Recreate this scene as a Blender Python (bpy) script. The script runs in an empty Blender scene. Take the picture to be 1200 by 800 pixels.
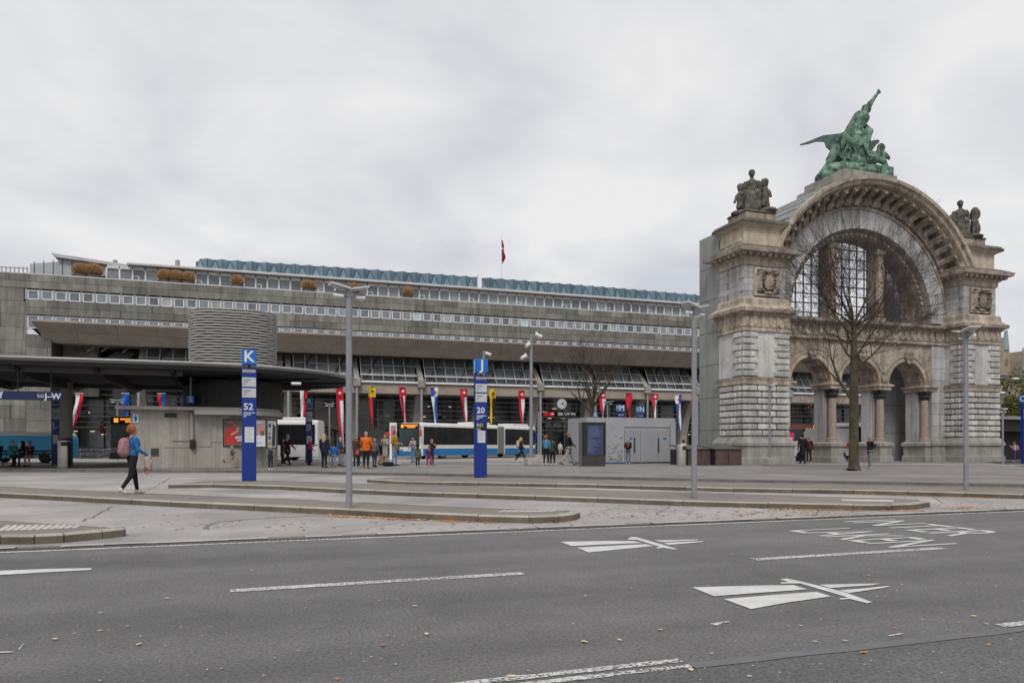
import bpy, bmesh, math, random
import numpy as np
from mathutils import Matrix, Vector
R = math.radians
random.seed(7)
SC = bpy.context.scene
COL = SC.collection

# ------------------------------------------------------------------ camera
# World axes: +X runs along the station front (to the right), +Y goes away from the camera.
YAW = R(18.6); FPX = 850.0; HORIZON = 521.0; EYE = 1.30
cam_data = bpy.data.cameras.new('camera'); cam = bpy.data.objects.new('camera', cam_data)
COL.objects.link(cam); SC.camera = cam
cam.location = (0, 0, EYE); cam.rotation_euler = (R(90), 0, -YAW)
cam_data.sensor_width = 36; cam_data.lens = FPX / 1200 * 36
cam_data.shift_y = (HORIZON - 400) / 1200
cam_data.clip_start = 0.1; cam_data.clip_end = 3000
SC.render.resolution_x = 1024; SC.render.resolution_y = 682

# ------------------------------------------------------------------ sky
world = bpy.data.worlds.new('World'); SC.world = world; world.use_nodes = True
wn = world.node_tree; wn.nodes.clear()
def wnode(t, **k):
    n = wn.nodes.new(t)
    for a, b in k.items(): setattr(n, a, b)
    return n
SUN_EL, SUN_AZ = R(48), R(205)
sky = wnode('ShaderNodeTexSky', sky_type='NISHITA', sun_disc=False)
sky.sun_elevation = SUN_EL; sky.sun_rotation = SUN_AZ
tc = wnode('ShaderNodeTexCoord'); sep = wnode('ShaderNodeSeparateXYZ')
wn.links.new(tc.outputs['Generated'], sep.inputs[0])
ab = wnode('ShaderNodeMath', operation='ABSOLUTE'); wn.links.new(sep.outputs[2], ab.inputs[0])
ad = wnode('ShaderNodeMath', operation='ADD'); wn.links.new(ab.outputs[0], ad.inputs[0]); ad.inputs[1].default_value = 0.35
dv = []
for i in (0, 1):
    d = wnode('ShaderNodeMath', operation='DIVIDE'); wn.links.new(sep.outputs[i], d.inputs[0]); wn.links.new(ad.outputs[0], d.inputs[1]); dv.append(d)
cmb = wnode('ShaderNodeCombineXYZ'); wn.links.new(dv[0].outputs[0], cmb.inputs[0]); wn.links.new(dv[1].outputs[0], cmb.inputs[1])
nz1 = wnode('ShaderNodeTexNoise'); nz1.inputs['Scale'].default_value = 2.4; nz1.inputs['Detail'].default_value = 6; nz1.inputs['Roughness'].default_value = .5; nz1.inputs['Distortion'].default_value = .35
wn.links.new(cmb.outputs[0], nz1.inputs['Vector'])
cr = wnode('ShaderNodeValToRGB')
cr.color_ramp.elements[0].position = .34; cr.color_ramp.elements[0].color = (.515, .53, .575, 1)
cr.color_ramp.elements[1].position = .62; cr.color_ramp.elements[1].color = (.715, .71, .708, 1)
wn.links.new(nz1.outputs[0], cr.inputs[0])
gain = wnode('ShaderNodeVectorMath', operation='SCALE'); gain.inputs['Scale'].default_value = 10.0
wn.links.new(cr.outputs[0], gain.inputs[0])
mx = wnode('ShaderNodeMix', data_type='RGBA'); mx.inputs[0].default_value = .965     # overcast: the cloud deck covers nearly all of the sky
wn.links.new(sky.outputs[0], mx.inputs[6]); wn.links.new(gain.outputs[0], mx.inputs[7])
bg = wnode('ShaderNodeBackground'); bg.inputs['Strength'].default_value = .103
wn.links.new(mx.outputs[2], bg.inputs['Color'])
wo = wnode('ShaderNodeOutputWorld'); wn.links.new(bg.outputs[0], wo.inputs['Surface'])

# ------------------------------------------------------------------ sun (behind cloud), exposure
sl = bpy.data.lights.new('sun', 'SUN'); sl.energy = 1.5; sl.angle = R(18); sl.color = (1.0, .965, .92)
sun = bpy.data.objects.new('sun', sl); COL.objects.link(sun)
sdir = Vector((math.sin(SUN_AZ) * math.cos(SUN_EL), math.cos(SUN_AZ) * math.cos(SUN_EL), math.sin(SUN_EL)))
sun.rotation_euler = sdir.to_track_quat('Z', 'Y').to_euler()
VS = SC.view_settings
VS.view_transform = 'Standard'; VS.look = 'None'; VS.exposure = 0.22; VS.gamma = 1.0; VS.use_curve_mapping = False

# ------------------------------------------------------------------ helpers: pixels to places
CA, SA = math.cos(YAW), math.sin(YAW)
def ray(px, py=HORIZON):
    dx = (px - 600) / FPX
    return dx * CA + SA, -dx * SA + CA, (HORIZON - py) / FPX
def gp(px, py, z=0.0):            # a point on the ground at height z
    a, b, c = ray(px, py); t = (z - EYE) / c
    return Vector((a * t, b * t, z))
def uz(px, py, v):                # a point on the wall plane Y = v
    a, b, c = ray(px, py); t = v / b
    return a * t, EYE + c * t
def uu(px, v):
    a, b, c = ray(px); return a / b * v
def zz(px, py, v): return uz(px, py, v)[1]
def depth_pt(px, d, z=0.0):       # a point at distance d along the viewing axis
    a, b, c = ray(px); return Vector((a * d, b * d, z))
def dpt(p): return p[0] * SA + p[1] * CA      # distance of a point along the viewing axis

# ------------------------------------------------------------------ helpers: materials
MATS = {}
def mat(name, col, rough=.8, nscale=3.0, namt=.12, bump=0.0, bscale=None, metal=0.0, rnd=0.0, col2=None, spec=.4,
        streak=0.0, emit=None, fine=0.0, fscale=None, alpha=None, trans=None, detail=6):
    if name in MATS: return MATS[name]
    m = bpy.data.materials.new(name); m.use_nodes = True; MATS[name] = m
    nt = m.node_tree; N = nt.nodes; L = nt.links; b = N['Principled BSDF']
    b.inputs['Roughness'].default_value = rough; b.inputs['Metallic'].default_value = metal
    b.inputs['Specular IOR Level'].default_value = spec
    c4 = (*col, 1)
    geo = N.new('ShaderNodeNewGeometry')
    def noise(scale, det=detail, ro=.6, vec=None):
        n = N.new('ShaderNodeTexNoise'); n.inputs['Scale'].default_value = scale; n.inputs['Detail'].default_value = det
        n.inputs['Roughness'].default_value = ro; L.new(vec or geo.outputs['Position'], n.inputs['Vector']); return n
    def mixc(f, a, bb, blend='MIX'):
        x = N.new('ShaderNodeMix'); x.data_type = 'RGBA'; x.blend_type = blend
        if hasattr(f, 'is_output'): L.new(f, x.inputs[0])
        else: x.inputs[0].default_value = f
        for i, s in ((6, a), (7, bb)):
            if hasattr(s, 'is_output'): L.new(s, x.inputs[i])
            else: x.inputs[i].default_value = s
        return x.outputs[2]
    out = None
    if namt or col2 or rnd or streak or fine:
        n = noise(nscale)
        rg = N.new('ShaderNodeMapRange'); rg.inputs[1].default_value = .3; rg.inputs[2].default_value = .7
        L.new(n.outputs[0], rg.inputs[0])
        lo = tuple(max(0, c * (1 - namt)) for c in col) + (1,); hi = (tuple(c * (1 + namt) for c in col) if not col2 else col2) + (1,)
        out = mixc(rg.outputs[0], lo, hi)
        if fine:
            n3 = noise(fscale or nscale * 23, 3, .75)
            r3 = N.new('ShaderNodeMapRange'); r3.inputs[1].default_value = .3; r3.inputs[2].default_value = .7; r3.inputs[3].default_value = 1 - fine; r3.inputs[4].default_value = 1 + fine
            L.new(n3.outputs[0], r3.inputs[0])
            cm = N.new('ShaderNodeCombineColor')
            for i in range(3): L.new(r3.outputs[0], cm.inputs[i])
            out = mixc(1.0, out, cm.outputs[0], 'MULTIPLY')
        if streak:
            mp = N.new('ShaderNodeVectorMath'); mp.operation = 'MULTIPLY'; mp.inputs[1].default_value = (1.6, 1.6, .12)
            L.new(geo.outputs['Position'], mp.inputs[0]); n2 = noise(1.3, 5, .65, mp.outputs[0])
            r2 = N.new('ShaderNodeMapRange'); r2.inputs[1].default_value = .42; r2.inputs[2].default_value = .68; r2.inputs[3].default_value = 0; r2.inputs[4].default_value = streak
            L.new(n2.outputs[0], r2.inputs[0])
            out = mixc(r2.outputs[0], out, tuple(c * .35 for c in col) + (1,))
        if rnd:
            oi = N.new('ShaderNodeObjectInfo')
            r4 = N.new('ShaderNodeMapRange'); r4.inputs[3].default_value = 1 - rnd; r4.inputs[4].default_value = 1 + rnd
            L.new(oi.outputs['Random'], r4.inputs[0]); hs = N.new('ShaderNodeHueSaturation')
            L.new(out, hs.inputs['Color']); L.new(r4.outputs[0], hs.inputs['Value']); out = hs.outputs[0]
        L.new(out, b.inputs['Base Color'])
    else:
        b.inputs['Base Color'].default_value = c4
    if bump:
        nb = noise(bscale or nscale * 8, 4, .65); bp = N.new('ShaderNodeBump'); bp.inputs['Strength'].default_value = bump
        bp.inputs['Distance'].default_value = .02; L.new(nb.outputs[0], bp.inputs['Height']); L.new(bp.outputs[0], b.inputs['Normal'])
    if emit:
        b.inputs['Emission Color'].default_value = (*emit[:3], 1); b.inputs['Emission Strength'].default_value = emit[3]
    if trans:
        b.inputs['Transmission Weight'].default_value = trans; b.inputs['IOR'].default_value = 1.45
    if alpha is not None:
        b.inputs['Alpha'].default_value = alpha
    return m
def cloth(c): return mat('cloth_%02x%02x%02x' % tuple(int(min(1, max(0, x)) * 255) for x in c), c, .9, 11, .34, .6, 26, spec=.2)
def paint(c, rough=.45): return mat('paint_%02x%02x%02x' % tuple(int(min(1, max(0, x)) * 255) for x in c), c, rough, 2.5, .07)

def worn(name, col, scale=55, lo=.40, hi=.52, dirt=.25):
    """road paint worn through to the surface below: alpha follows a fine noise"""
    m = mat(name, col, .8, 4, dirt, .2, 60); nt = m.node_tree; N, L = nt.nodes, nt.links; b = N['Principled BSDF']
    geo = N.new('ShaderNodeNewGeometry'); n = N.new('ShaderNodeTexNoise'); n.inputs['Scale'].default_value = scale; n.inputs['Detail'].default_value = 4; n.inputs['Roughness'].default_value = .7
    L.new(geo.outputs['Position'], n.inputs['Vector']); n2 = N.new('ShaderNodeTexNoise'); n2.inputs['Scale'].default_value = 1.1; L.new(geo.outputs['Position'], n2.inputs['Vector'])
    ad_ = N.new('ShaderNodeMath'); ad_.operation = 'MULTIPLY_ADD'; L.new(n2.outputs[0], ad_.inputs[0]); ad_.inputs[1].default_value = .22; L.new(n.outputs[0], ad_.inputs[2])
    r = N.new('ShaderNodeMapRange'); r.inputs[1].default_value = lo + .11; r.inputs[2].default_value = hi + .11; L.new(ad_.outputs[0], r.inputs[0]); L.new(r.outputs[0], b.inputs['Alpha'])
    return m

# ------------------------------------------------------------------ helpers: objects
WM = {}
def link(o, parent=None, M=None):
    M = M or Matrix.Identity(4)
    COL.objects.link(o)
    if parent is not None:
        o.parent = parent; o.matrix_parent_inverse = WM[parent.name].inverted()
    o.matrix_basis = M; WM[o.name] = M
    return o
def tag(o, label=None, cat=None, group=None, kind=None):
    if label: o['label'] = label
    if cat: o['category'] = cat
    if group: o['group'] = group
    if kind: o['kind'] = kind
    return o
def thing(name, label, cat, loc=(0, 0, 0), group=None, rz=0.0):
    o = bpy.data.objects.new(name, None); o.empty_display_size = .3
    link(o, None, Matrix.Translation(Vector(loc)) @ Matrix.Rotation(rz, 4, 'Z'))
    return tag(o, label, cat, group)
def kids(o): return [c for c in o.children]
def copy_tree(root, M, label=None, group=None):
    def rec(o, parent):
        c = o.copy(); COL.objects.link(c)
        if parent is not None: c.parent = parent
        for ch in kids(o): rec(ch, c)
        return c
    r = rec(root, None); r.matrix_basis = M
    if label: r['label'] = label
    if group: r['group'] = group
    return r
def place(loc, rz=0.0, s=1.0): return Matrix.Translation(Vector(loc)) @ Matrix.Rotation(rz, 4, 'Z') @ Matrix.Scale(s, 4)
def frame(x, y, z, loc):
    M = Matrix.Identity(4)
    for i, a in enumerate((Vector(x), Vector(y), Vector(z))):
        for j in range(3): M[j][i] = a[j]
    for j in range(3): M[j][3] = loc[j]
    return M

class MB:
    def __init__(s): s.v = []; s.f = []; s.mi = []
    def add(s, vs, fs, mi=0):
        o = len(s.v); s.v += [tuple(p) for p in vs]
        for f in fs: s.f.append(tuple(i + o for i in f)); s.mi.append(mi)
        return s
    def box(s, x0, x1, y0, y1, z0, z1, mi=0):
        return s.add([(x0, y0, z0), (x1, y0, z0), (x1, y1, z0), (x0, y1, z0), (x0, y0, z1), (x1, y0, z1), (x1, y1, z1), (x0, y1, z1)],
                     [(0, 3, 2, 1), (4, 5, 6, 7), (0, 1, 5, 4), (1, 2, 6, 5), (2, 3, 7, 6), (3, 0, 4, 7)], mi)
    def cbox(s, x0, x1, y0, y1, z0, z1, c, mi=0):           # chamfered box
        X = (x0, x1); Y = (y0, y1); Z = (z0, z1); vs = []; idx = {}
        for i in (0, 1):
            for j in (0, 1):
                for k in (0, 1):
                    si, sj, sk = 1 - 2 * i, 1 - 2 * j, 1 - 2 * k
                    for a in range(3):
                        p = [X[i] + si * c, Y[j] + sj * c, Z[k] + sk * c]
                        p[a] = (X[i], Y[j], Z[k])[a]; idx[i, j, k, a] = len(vs); vs.append(p)
        F = []
        for a in range(3):
            b, d = (a + 1) % 3, (a + 2) % 3
            for e in (0, 1):
                q = []
                for (m, n) in ((0, 0), (1, 0), (1, 1), (0, 1)):
                    t = [0, 0, 0]; t[a] = e; t[b] = m; t[d] = n; q.append(idx[(*t, a)])
                F.append(tuple(q if e else q[::-1]))
        for a in range(3):                                   # edges parallel to axis a
            b, d = (a + 1) % 3, (a + 2) % 3
            for m in (0, 1):
                for n in (0, 1):
                    t0 = [0, 0, 0]; t0[b] = m; t0[d] = n; t1 = list(t0); t1[a] = 1
                    q = [idx[(*t0, b)], idx[(*t1, b)], idx[(*t1, d)], idx[(*t0, d)]]
                    F.append(tuple(q if m == n else q[::-1]))
        for i in (0, 1):
            for j in (0, 1):
                for k in (0, 1):
                    q = [idx[i, j, k, a] for a in range(3)]
                    F.append(tuple(q if (i + j + k) % 2 else q[::-1]))
        return s.add(vs, F, mi)
    def tube(s, pts, rad, n=8, caps=True, mi=0, sy=1.0):
        pts = [Vector(p) for p in pts]; rad = rad if isinstance(rad, (list, tuple)) else [rad] * len(pts)
        rings = []; ref = None
        for i, p in enumerate(pts):
            t = (pts[min(i + 1, len(pts) - 1)] - pts[max(i - 1, 0)])
            t = t.normalized() if t.length > 1e-9 else Vector((0, 0, 1))
            if ref is None: ref = Vector((1, 0, 0)) if abs(t.x) < .9 else Vector((0, 1, 0))
            a = (ref - t * ref.dot(t)).normalized(); b = t.cross(a); ref = a
            rings.append([p + (a * math.cos(2 * math.pi * k / n) + b * sy * math.sin(2 * math.pi * k / n)) * rad[i] for k in range(n)])
        o = len(s.v)
        for r in rings: s.v += [tuple(q) for q in r]
        for i in range(len(pts) - 1):
            for k in range(n):
                k2 = (k + 1) % n
                s.f.append((o + i * n + k, o + i * n + k2, o + (i + 1) * n + k2, o + (i + 1) * n + k)); s.mi.append(mi)
        if caps:
            s.f.append(tuple(o + k for k in range(n))[::-1]); s.mi.append(mi)
            e = o + (len(pts) - 1) * n; s.f.append(tuple(e + k for k in range(n))); s.mi.append(mi)
        return s
    def lathe(s, prof, c=(0, 0), n=16, mi=0, a0=0, a1=2 * math.pi):       # prof: (r, z) from bottom to top
        full = abs(a1 - a0 - 2 * math.pi) < 1e-6; m = n if full else n + 1
        o = len(s.v)
        for r, z in prof:
            for k in range(m):
                t = a0 + (a1 - a0) * k / n; s.v.append((c[0] + r * math.cos(t), c[1] + r * math.sin(t), z))
        for i in range(len(prof) - 1):
            for k in range(n):
                k2 = (k + 1) % m
                s.f.append((o + i * m + k, o + i * m + k2, o + (i + 1) * m + k2, o + (i + 1) * m + k)); s.mi.append(mi)
        if full:
            s.f.append(tuple(o + k for k in range(m))[::-1]); s.mi.append(mi)
            e = o + (len(prof) - 1) * m; s.f.append(tuple(e + k for k in range(m))); s.mi.append(mi)
        return s
    def prism(s, poly, z0, z1, mi=0, top_mi=None):           # poly: (x, y) anticlockwise
        n = len(poly); ar = sum(poly[i][0] * poly[(i + 1) % n][1] - poly[(i + 1) % n][0] * poly[i][1] for i in range(n))
        if ar < 0: poly = poly[::-1]
        vs = [(p[0], p[1], z0) for p in poly] + [(p[0], p[1], z1) for p in poly]
        s.add(vs, [tuple(range(n))[::-1]], mi)
        o = len(s.v) - 2 * n
        s.f.append(tuple(o + n + i for i in range(n))); s.mi.append(mi if top_mi is None else top_mi)
        for i in range(n):
            j = (i + 1) % n; s.f.append((o + i, o + j, o + n + j, o + n + i)); s.mi.append(mi)
        return s
    def xz(s, poly, y0, y1, mi=0):                           # poly of (x, z) extruded from y0 (front) to y1
        n = len(poly); ar = sum(poly[i][0] * poly[(i + 1) % n][1] - poly[(i + 1) % n][0] * poly[i][1] for i in range(n))
        if ar < 0: poly = poly[::-1]
        vs = [(p[0], y0, p[1]) for p in poly] + [(p[0], y1, p[1]) for p in poly]
        F = [tuple(range(n)), tuple(range(2 * n - 1, n - 1, -1))]
        for i in range(n):
            j = (i + 1) % n; F.append((i, n + i, n + j, j))
        return s.add(vs, F, mi)
    def yz(s, poly, x0, x1, mi=0):                           # poly of (y, z) extruded along x
        n = len(poly); ar = sum(poly[i][0] * poly[(i + 1) % n][1] - poly[(i + 1) % n][0] * poly[i][1] for i in range(n))
        if ar < 0: poly = poly[::-1]
        vs = [(x0, p[0], p[1]) for p in poly] + [(x1, p[0], p[1]) for p in poly]
        F = [tuple(range(n))[::-1], tuple(range(n, 2 * n))]
        for i in range(n):
            j = (i + 1) % n; F.append((i, j, n + j, n + i))
        return s.add(vs, F, mi)
    def mesh(s, name, mats, smooth=False):
        me = bpy.data.meshes.new(name); me.from_pydata(s.v, [], s.f)
        for m in (mats if isinstance(mats, (list, tuple)) else [mats]): me.materials.append(m)
        if any(s.mi): me.polygons.foreach_set('material_index', s.mi)
        if smooth:
            me.polygons.foreach_set('use_smooth', [True] * len(me.polygons))
            if smooth != 'all': me.set_sharp_from_angle(angle=R(38))
        me.update(); return me
    def build(s, name, mats, parent=None, M=None, smooth=False):
        return link(bpy.data.objects.new(name, s.mesh(name, mats, smooth)), parent, M)
def put(name, me, parent=None, M=None): return link(bpy.data.objects.new(name, me), parent, M)
def B(name, x0, x1, y0, y1, z0, z1, m, parent=None, c=0.0):
    mb = MB(); (mb.cbox(x0, x1, y0, y1, z0, z1, c) if c else mb.box(x0, x1, y0, y1, z0, z1))
    return mb.build(name, m, parent)
_blk = {}
def block_mesh(name, sx, sy, sz, c, m):      # shared chamfered block centred on x, sitting on its base, front at y = 0
    k = (name, round(sx, 3), round(sy, 3), round(sz, 3), round(c, 3), m.name)
    if k not in _blk: _blk[k] = MB().cbox(-sx / 2, sx / 2, 0, sy, 0, sz, c).mesh(name, m)
    return _blk[k]
def text(name, s, size, m, parent, M, depth=.004, align='CENTER', sx=1.0, bold=0.0):
    cu = bpy.data.curves.new('t', 'FONT'); cu.body = s; cu.size = size; cu.extrude = depth; cu.align_x = align; cu.align_y = 'CENTER'; cu.resolution_u = 2
    cu.offset = bold
    ob = bpy.data.objects.new('t', cu); me = bpy.data.meshes.new_from_object(ob); bpy.data.objects.remove(ob); bpy.data.curves.remove(cu)
    me.name = name; me.materials.clear(); me.materials.append(m)
    return put(name, me, parent, M @ Matrix.Diagonal((sx, 1, 1, 1)))
FACE = lambda loc: frame((1, 0, 0), (0, 0, 1), (0, -1, 0), loc)       # text upright, facing the camera side (-Y)

# ------------------------------------------------------------------ helpers: bodies as one continuous surface
def surface_nets(F, org, h):
    nx, ny, nz = F.shape; S = F < 0
    P = np.zeros((nx - 1, ny - 1, nz - 1, 3)); Cn = np.zeros((nx - 1, ny - 1, nz - 1))
    I, J, K = np.meshgrid(np.arange(nx), np.arange(ny), np.arange(nz), indexing='ij')
    quads = []; cross = []
    for ax in range(3):
        sl0 = [slice(None)] * 3; sl1 = [slice(None)] * 3; sl0[ax] = slice(0, -1); sl1[ax] = slice(1, None)
        a, b = F[tuple(sl0)], F[tuple(sl1)]; c = S[tuple(sl0)] != S[tuple(sl1)]
        t = np.where(c, a / np.where(c, a - b, 1), 0)
        pos = np.stack([I[tuple(sl0)], J[tuple(sl0)], K[tuple(sl0)]], -1).astype(float); pos[..., ax] += t
        o1, o2 = [q for q in range(3) if q != ax]
        for d1 in (0, 1):
            for d2 in (0, 1):
                sl = [slice(None)] * 3
                n1, n2 = F.shape[o1] - 1, F.shape[o2] - 1
                sl[o1] = slice(d1, n1 + d1); sl[o2] = slice(d2, n2 + d2)
                cc = c[tuple(sl)]; P += np.where(cc[..., None], pos[tuple(sl)], 0); Cn += cc
        cross.append((c, S[tuple(sl0)], ax, o1, o2))
    act = Cn > 0; idx = np.full(act.shape, -1); idx[act] = np.arange(act.sum())
    V = P[act] / Cn[act][:, None] * h + np.asarray(org)
    Q = []
    for c, s0, ax, o1, o2 in cross:
        ii = np.argwhere(c)
        ok = (ii[:, o1] > 0) & (ii[:, o2] > 0) & (ii[:, o1] < act.shape[o1]) & (ii[:, o2] < act.shape[o2]); ii = ii[ok]
        if not len(ii): continue
        def cell(d1, d2):
            q = ii.copy(); q[:, o1] -= d1; q[:, o2] -= d2; return idx[q[:, 0], q[:, 1], q[:, 2]]
        q = np.stack([cell(1, 1), cell(0, 1), cell(0, 0), cell(1, 0)], 1)
        flip = ~s0[tuple(ii.T)]
        if ax == 1: flip = ~flip
        q[flip] = q[flip][:, ::-1]; Q.append(q)
    return V, np.concatenate(Q)
def body_mesh(name, prims, mats, h, k=.03):
    """prims: ('c', p0, p1, r0, r1, mat) tapered limb, ('e', centre, radii, mat) ellipsoid, optional rotation matrix; one smooth union"""
    lo = np.full(3, 1e9); hi = -lo; bb = []
    for p in prims:
        if p[0] == 'c':
            a, b = np.array(p[1], float), np.array(p[2], float); r = max(p[3], p[4]); l, u = np.minimum(a, b) - r, np.maximum(a, b) + r
        else:
            c = np.array(p[1], float); r = np.array(p[2], float)
            if len(p) > 4: r = np.full(3, r.max())
            l, u = c - r, c + r
        bb.append((l, u)); lo = np.minimum(lo, l); hi = np.maximum(hi, u)
    lo -= 3 * h; hi += 3 * h
    n = np.ceil((hi - lo) / h).astype(int) + 1
    F = np.full(n, 1.0); best = np.full(n, 1e3); lab = np.zeros(n, np.int16)
    ax = [lo[i] + h * np.arange(n[i]) for i in range(3)]
    for p, (l, u) in zip(prims, bb):
        i0 = np.maximum(((l - lo - k - 3 * h) / h).astype(int), 0); i1 = np.minimum(((u - lo + k + 3 * h) / h).astype(int) + 2, n)
        X = ax[0][i0[0]:i1[0], None, None]; Y = ax[1][None, i0[1]:i1[1], None]; Z = ax[2][None, None, i0[2]:i1[2]]
        if p[0] == 'c':
            a, b = np.array(p[1], float), np.array(p[2], float); ab_ = b - a; L2 = max(ab_.dot(ab_), 1e-9)
            t = np.clip(((X - a[0]) * ab_[0] + (Y - a[1]) * ab_[1] + (Z - a[2]) * ab_[2]) / L2, 0, 1)
            d = np.sqrt((X - a[0] - t * ab_[0]) ** 2 + (Y - a[1] - t * ab_[1]) ** 2 + (Z - a[2] - t * ab_[2]) ** 2) - (p[3] + t * (p[4] - p[3])); m = p[5]
        else:
            c, r = p[1], np.array(p[2], float); x, y, z = X - c[0], Y - c[1], Z - c[2]
            if len(p) > 4:
                Rm = p[4]; x, y, z = (Rm[0][0] * x + Rm[1][0] * y + Rm[2][0] * z, Rm[0][1] * x + Rm[1][1] * y + Rm[2][1] * z, Rm[0][2] * x + Rm[1][2] * y + Rm[2][2] * z)
            k0 = np.sqrt((x / r[0]) ** 2 + (y / r[1]) ** 2 + (z / r[2]) ** 2); k1 = np.sqrt((x / r[0] ** 2) ** 2 + (y / r[1] ** 2) ** 2 + (z / r[2] ** 2) ** 2) + 1e-9
            d = k0 * (k0 - 1) / k1; m = p[3]
        s = (slice(i0[0], i1[0]), slice(i0[1], i1[1]), slice(i0[2], i1[2]))
        f = F[s]; hh = np.clip(.5 + .5 * (f - d) / k, 0, 1); F[s] = f * (1 - hh) + d * hh - k * hh * (1 - hh)
        bs = best[s]; w = d < bs; bs[w] = d[w]; lab[s][w] = m
    V, Q = surface_nets(F, lo, h)
    me = bpy.data.meshes.new(name); me.from_pydata(V.tolist(), [], Q.tolist())
    for m in mats: me.materials.append(m)
    g = np.clip(((V - lo) / h + .5).astype(int), 0, n - 1); vl = lab[g[:, 0], g[:, 1], g[:, 2]]
    me.polygons.foreach_set('material_index', vl[Q[:, 0]].astype(np.int32)); me.polygons.foreach_set('use_smooth', [True] * len(Q)); me.update()
    return me

# ------------------------------------------------------------------ ground, road, bus lanes, islands
ROAD_V = gp(600, 622.5)[1]                  # road edge line
PZ = .13                                     # pavement level
asphalt = mat('asphalt', (.152, .148, .147), .92, .5, .07, .9, 60, col2=(.182, .178, .175), fine=.42, fscale=38, detail=10)
asphalt_old = mat('asphalt_old', (.142, .140, .140), .93, .5, .10, .9, 60, fine=.5, fscale=38, detail=10)
conc_lane = mat('lane_concrete', (.33, .31, .295), .88, .4, .3, .25, 30, rnd=.10, fine=.16, fscale=22, detail=12)
conc_dark = mat('joint_filler', (.10, .096, .09), .95, 3, .2)
pave = mat('pavement_asphalt', (.215, .188, .168), .92, .45, .16, .5, 70, fine=.22, fscale=60, detail=8)
plaza_m = mat('plaza_asphalt', (.22, .205, .195), .9, .3, .3, .35, 60, fine=.22, fscale=18, detail=12)
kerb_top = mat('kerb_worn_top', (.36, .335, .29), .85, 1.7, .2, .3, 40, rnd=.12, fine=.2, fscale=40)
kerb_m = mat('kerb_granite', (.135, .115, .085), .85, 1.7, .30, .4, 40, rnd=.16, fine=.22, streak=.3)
white_p = worn('road_paint', (.58, .58, .565), 60, .28, .38, .14)
worn_p = worn('road_paint_worn', (.56, .555, .54), 42, .42, .50, .15)
tactile_m = mat('tactile_paint', (.50, .475, .44), .85, 6, .2, .3, 50, fine=.2)
far_ground = mat('far_ground', (.16, .155, .15), .95, .05, .15)

tag(MB().box(-900, 900, -300, 1500, -.6, -.04).build('ground', far_ground), 'grey city ground reaching to the horizon', 'ground', kind='structure')
road = tag(MB().box(-400, 400, -9, ROAD_V, -.035, 0).build('road', asphalt), 'grey asphalt road in the foreground with white markings', 'road', kind='structure')
patch_v = 3.66
B('asphalt_strip', -400, 400, -9, patch_v, -.03, .004, asphalt_old, road)
def tracks(m):                               # tyre-polished and oil-darkened bands along the lanes (wheel_tracks)
    nt = m.node_tree; N, L = nt.nodes, nt.links; b = N['Principled BSDF']; src = b.inputs['Base Color'].links[0].from_socket
    geo = N.new('ShaderNodeNewGeometry'); v = N.new('ShaderNodeVectorMath'); v.operation = 'MULTIPLY'; v.inputs[1].default_value = (.05, .95, 1); L.new(geo.outputs['Position'], v.inputs[0])
    n = N.new('ShaderNodeTexNoise'); n.inputs['Scale'].default_value = 1.0; n.inputs['Detail'].default_value = 3; L.new(v.outputs[0], n.inputs['Vector'])
    n2 = N.new('ShaderNodeTexNoise'); n2.inputs['Scale'].default_value = 2.6; n2.inputs['Detail'].default_value = 6; L.new(geo.outputs['Position'], n2.inputs['Vector'])
    a = N.new('ShaderNodeMath'); a.operation = 'MULTIPLY_ADD'; L.new(n2.outputs[0], a.inputs[0]); a.inputs[1].default_value = .45; L.new(n.outputs[0], a.inputs[2])
    r = N.new('ShaderNodeMapRange'); r.inputs[1].default_value = .5; r.inputs[2].default_value = .95; r.inputs[3].default_value = .80; r.inputs[4].default_value = 1.17; L.new(a.outputs[0], r.inputs[0])
    hs = N.new('ShaderNodeHueSaturation'); L.new(src, hs.inputs['Color']); L.new(r.outputs[0], hs.inputs['Value']); L.new(hs.outputs[0], b.inputs['Base Color'])
tracks(asphalt); tracks(asphalt_old)
# tar seam along the join
mb = MB(); random.seed(3); xs = gp(803, 777)[0]; pts = []
while xs < 40: pts.append((xs, patch_v - random.uniform(.01, .03), patch_v + random.uniform(.07, .10))); xs += .22
for a, b in zip(pts, pts[1:]): mb.add([(a[0], a[1], .008), (b[0], b[1], .008), (b[0], b[2], .008), (a[0], a[2], .008)], [(0, 1, 2, 3)])
mb.build('tar_seam', mat('tar', (.145, .146, .15), .85, 3, .15), road)

def strip(mb, x0, x1, y0, y1, z=.006, ragged=0.0, step=.06, gaps=0.0):
    """painted line; ragged edges and worn gaps where the photograph shows them"""
    x = x0
    while x < x1 - 1e-6:
        e = min(x + step, x1)
        if random.random() >= gaps:
            a = random.uniform(-ragged, ragged); b = random.uniform(-ragged, ragged)
            mb.add([(x, y0 + a, z), (e, y0 + a, z), (e, y1 + b, z), (x, y1 + b, z)], [(0, 1, 2, 3)])
        x = e
random.seed(11)
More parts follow.
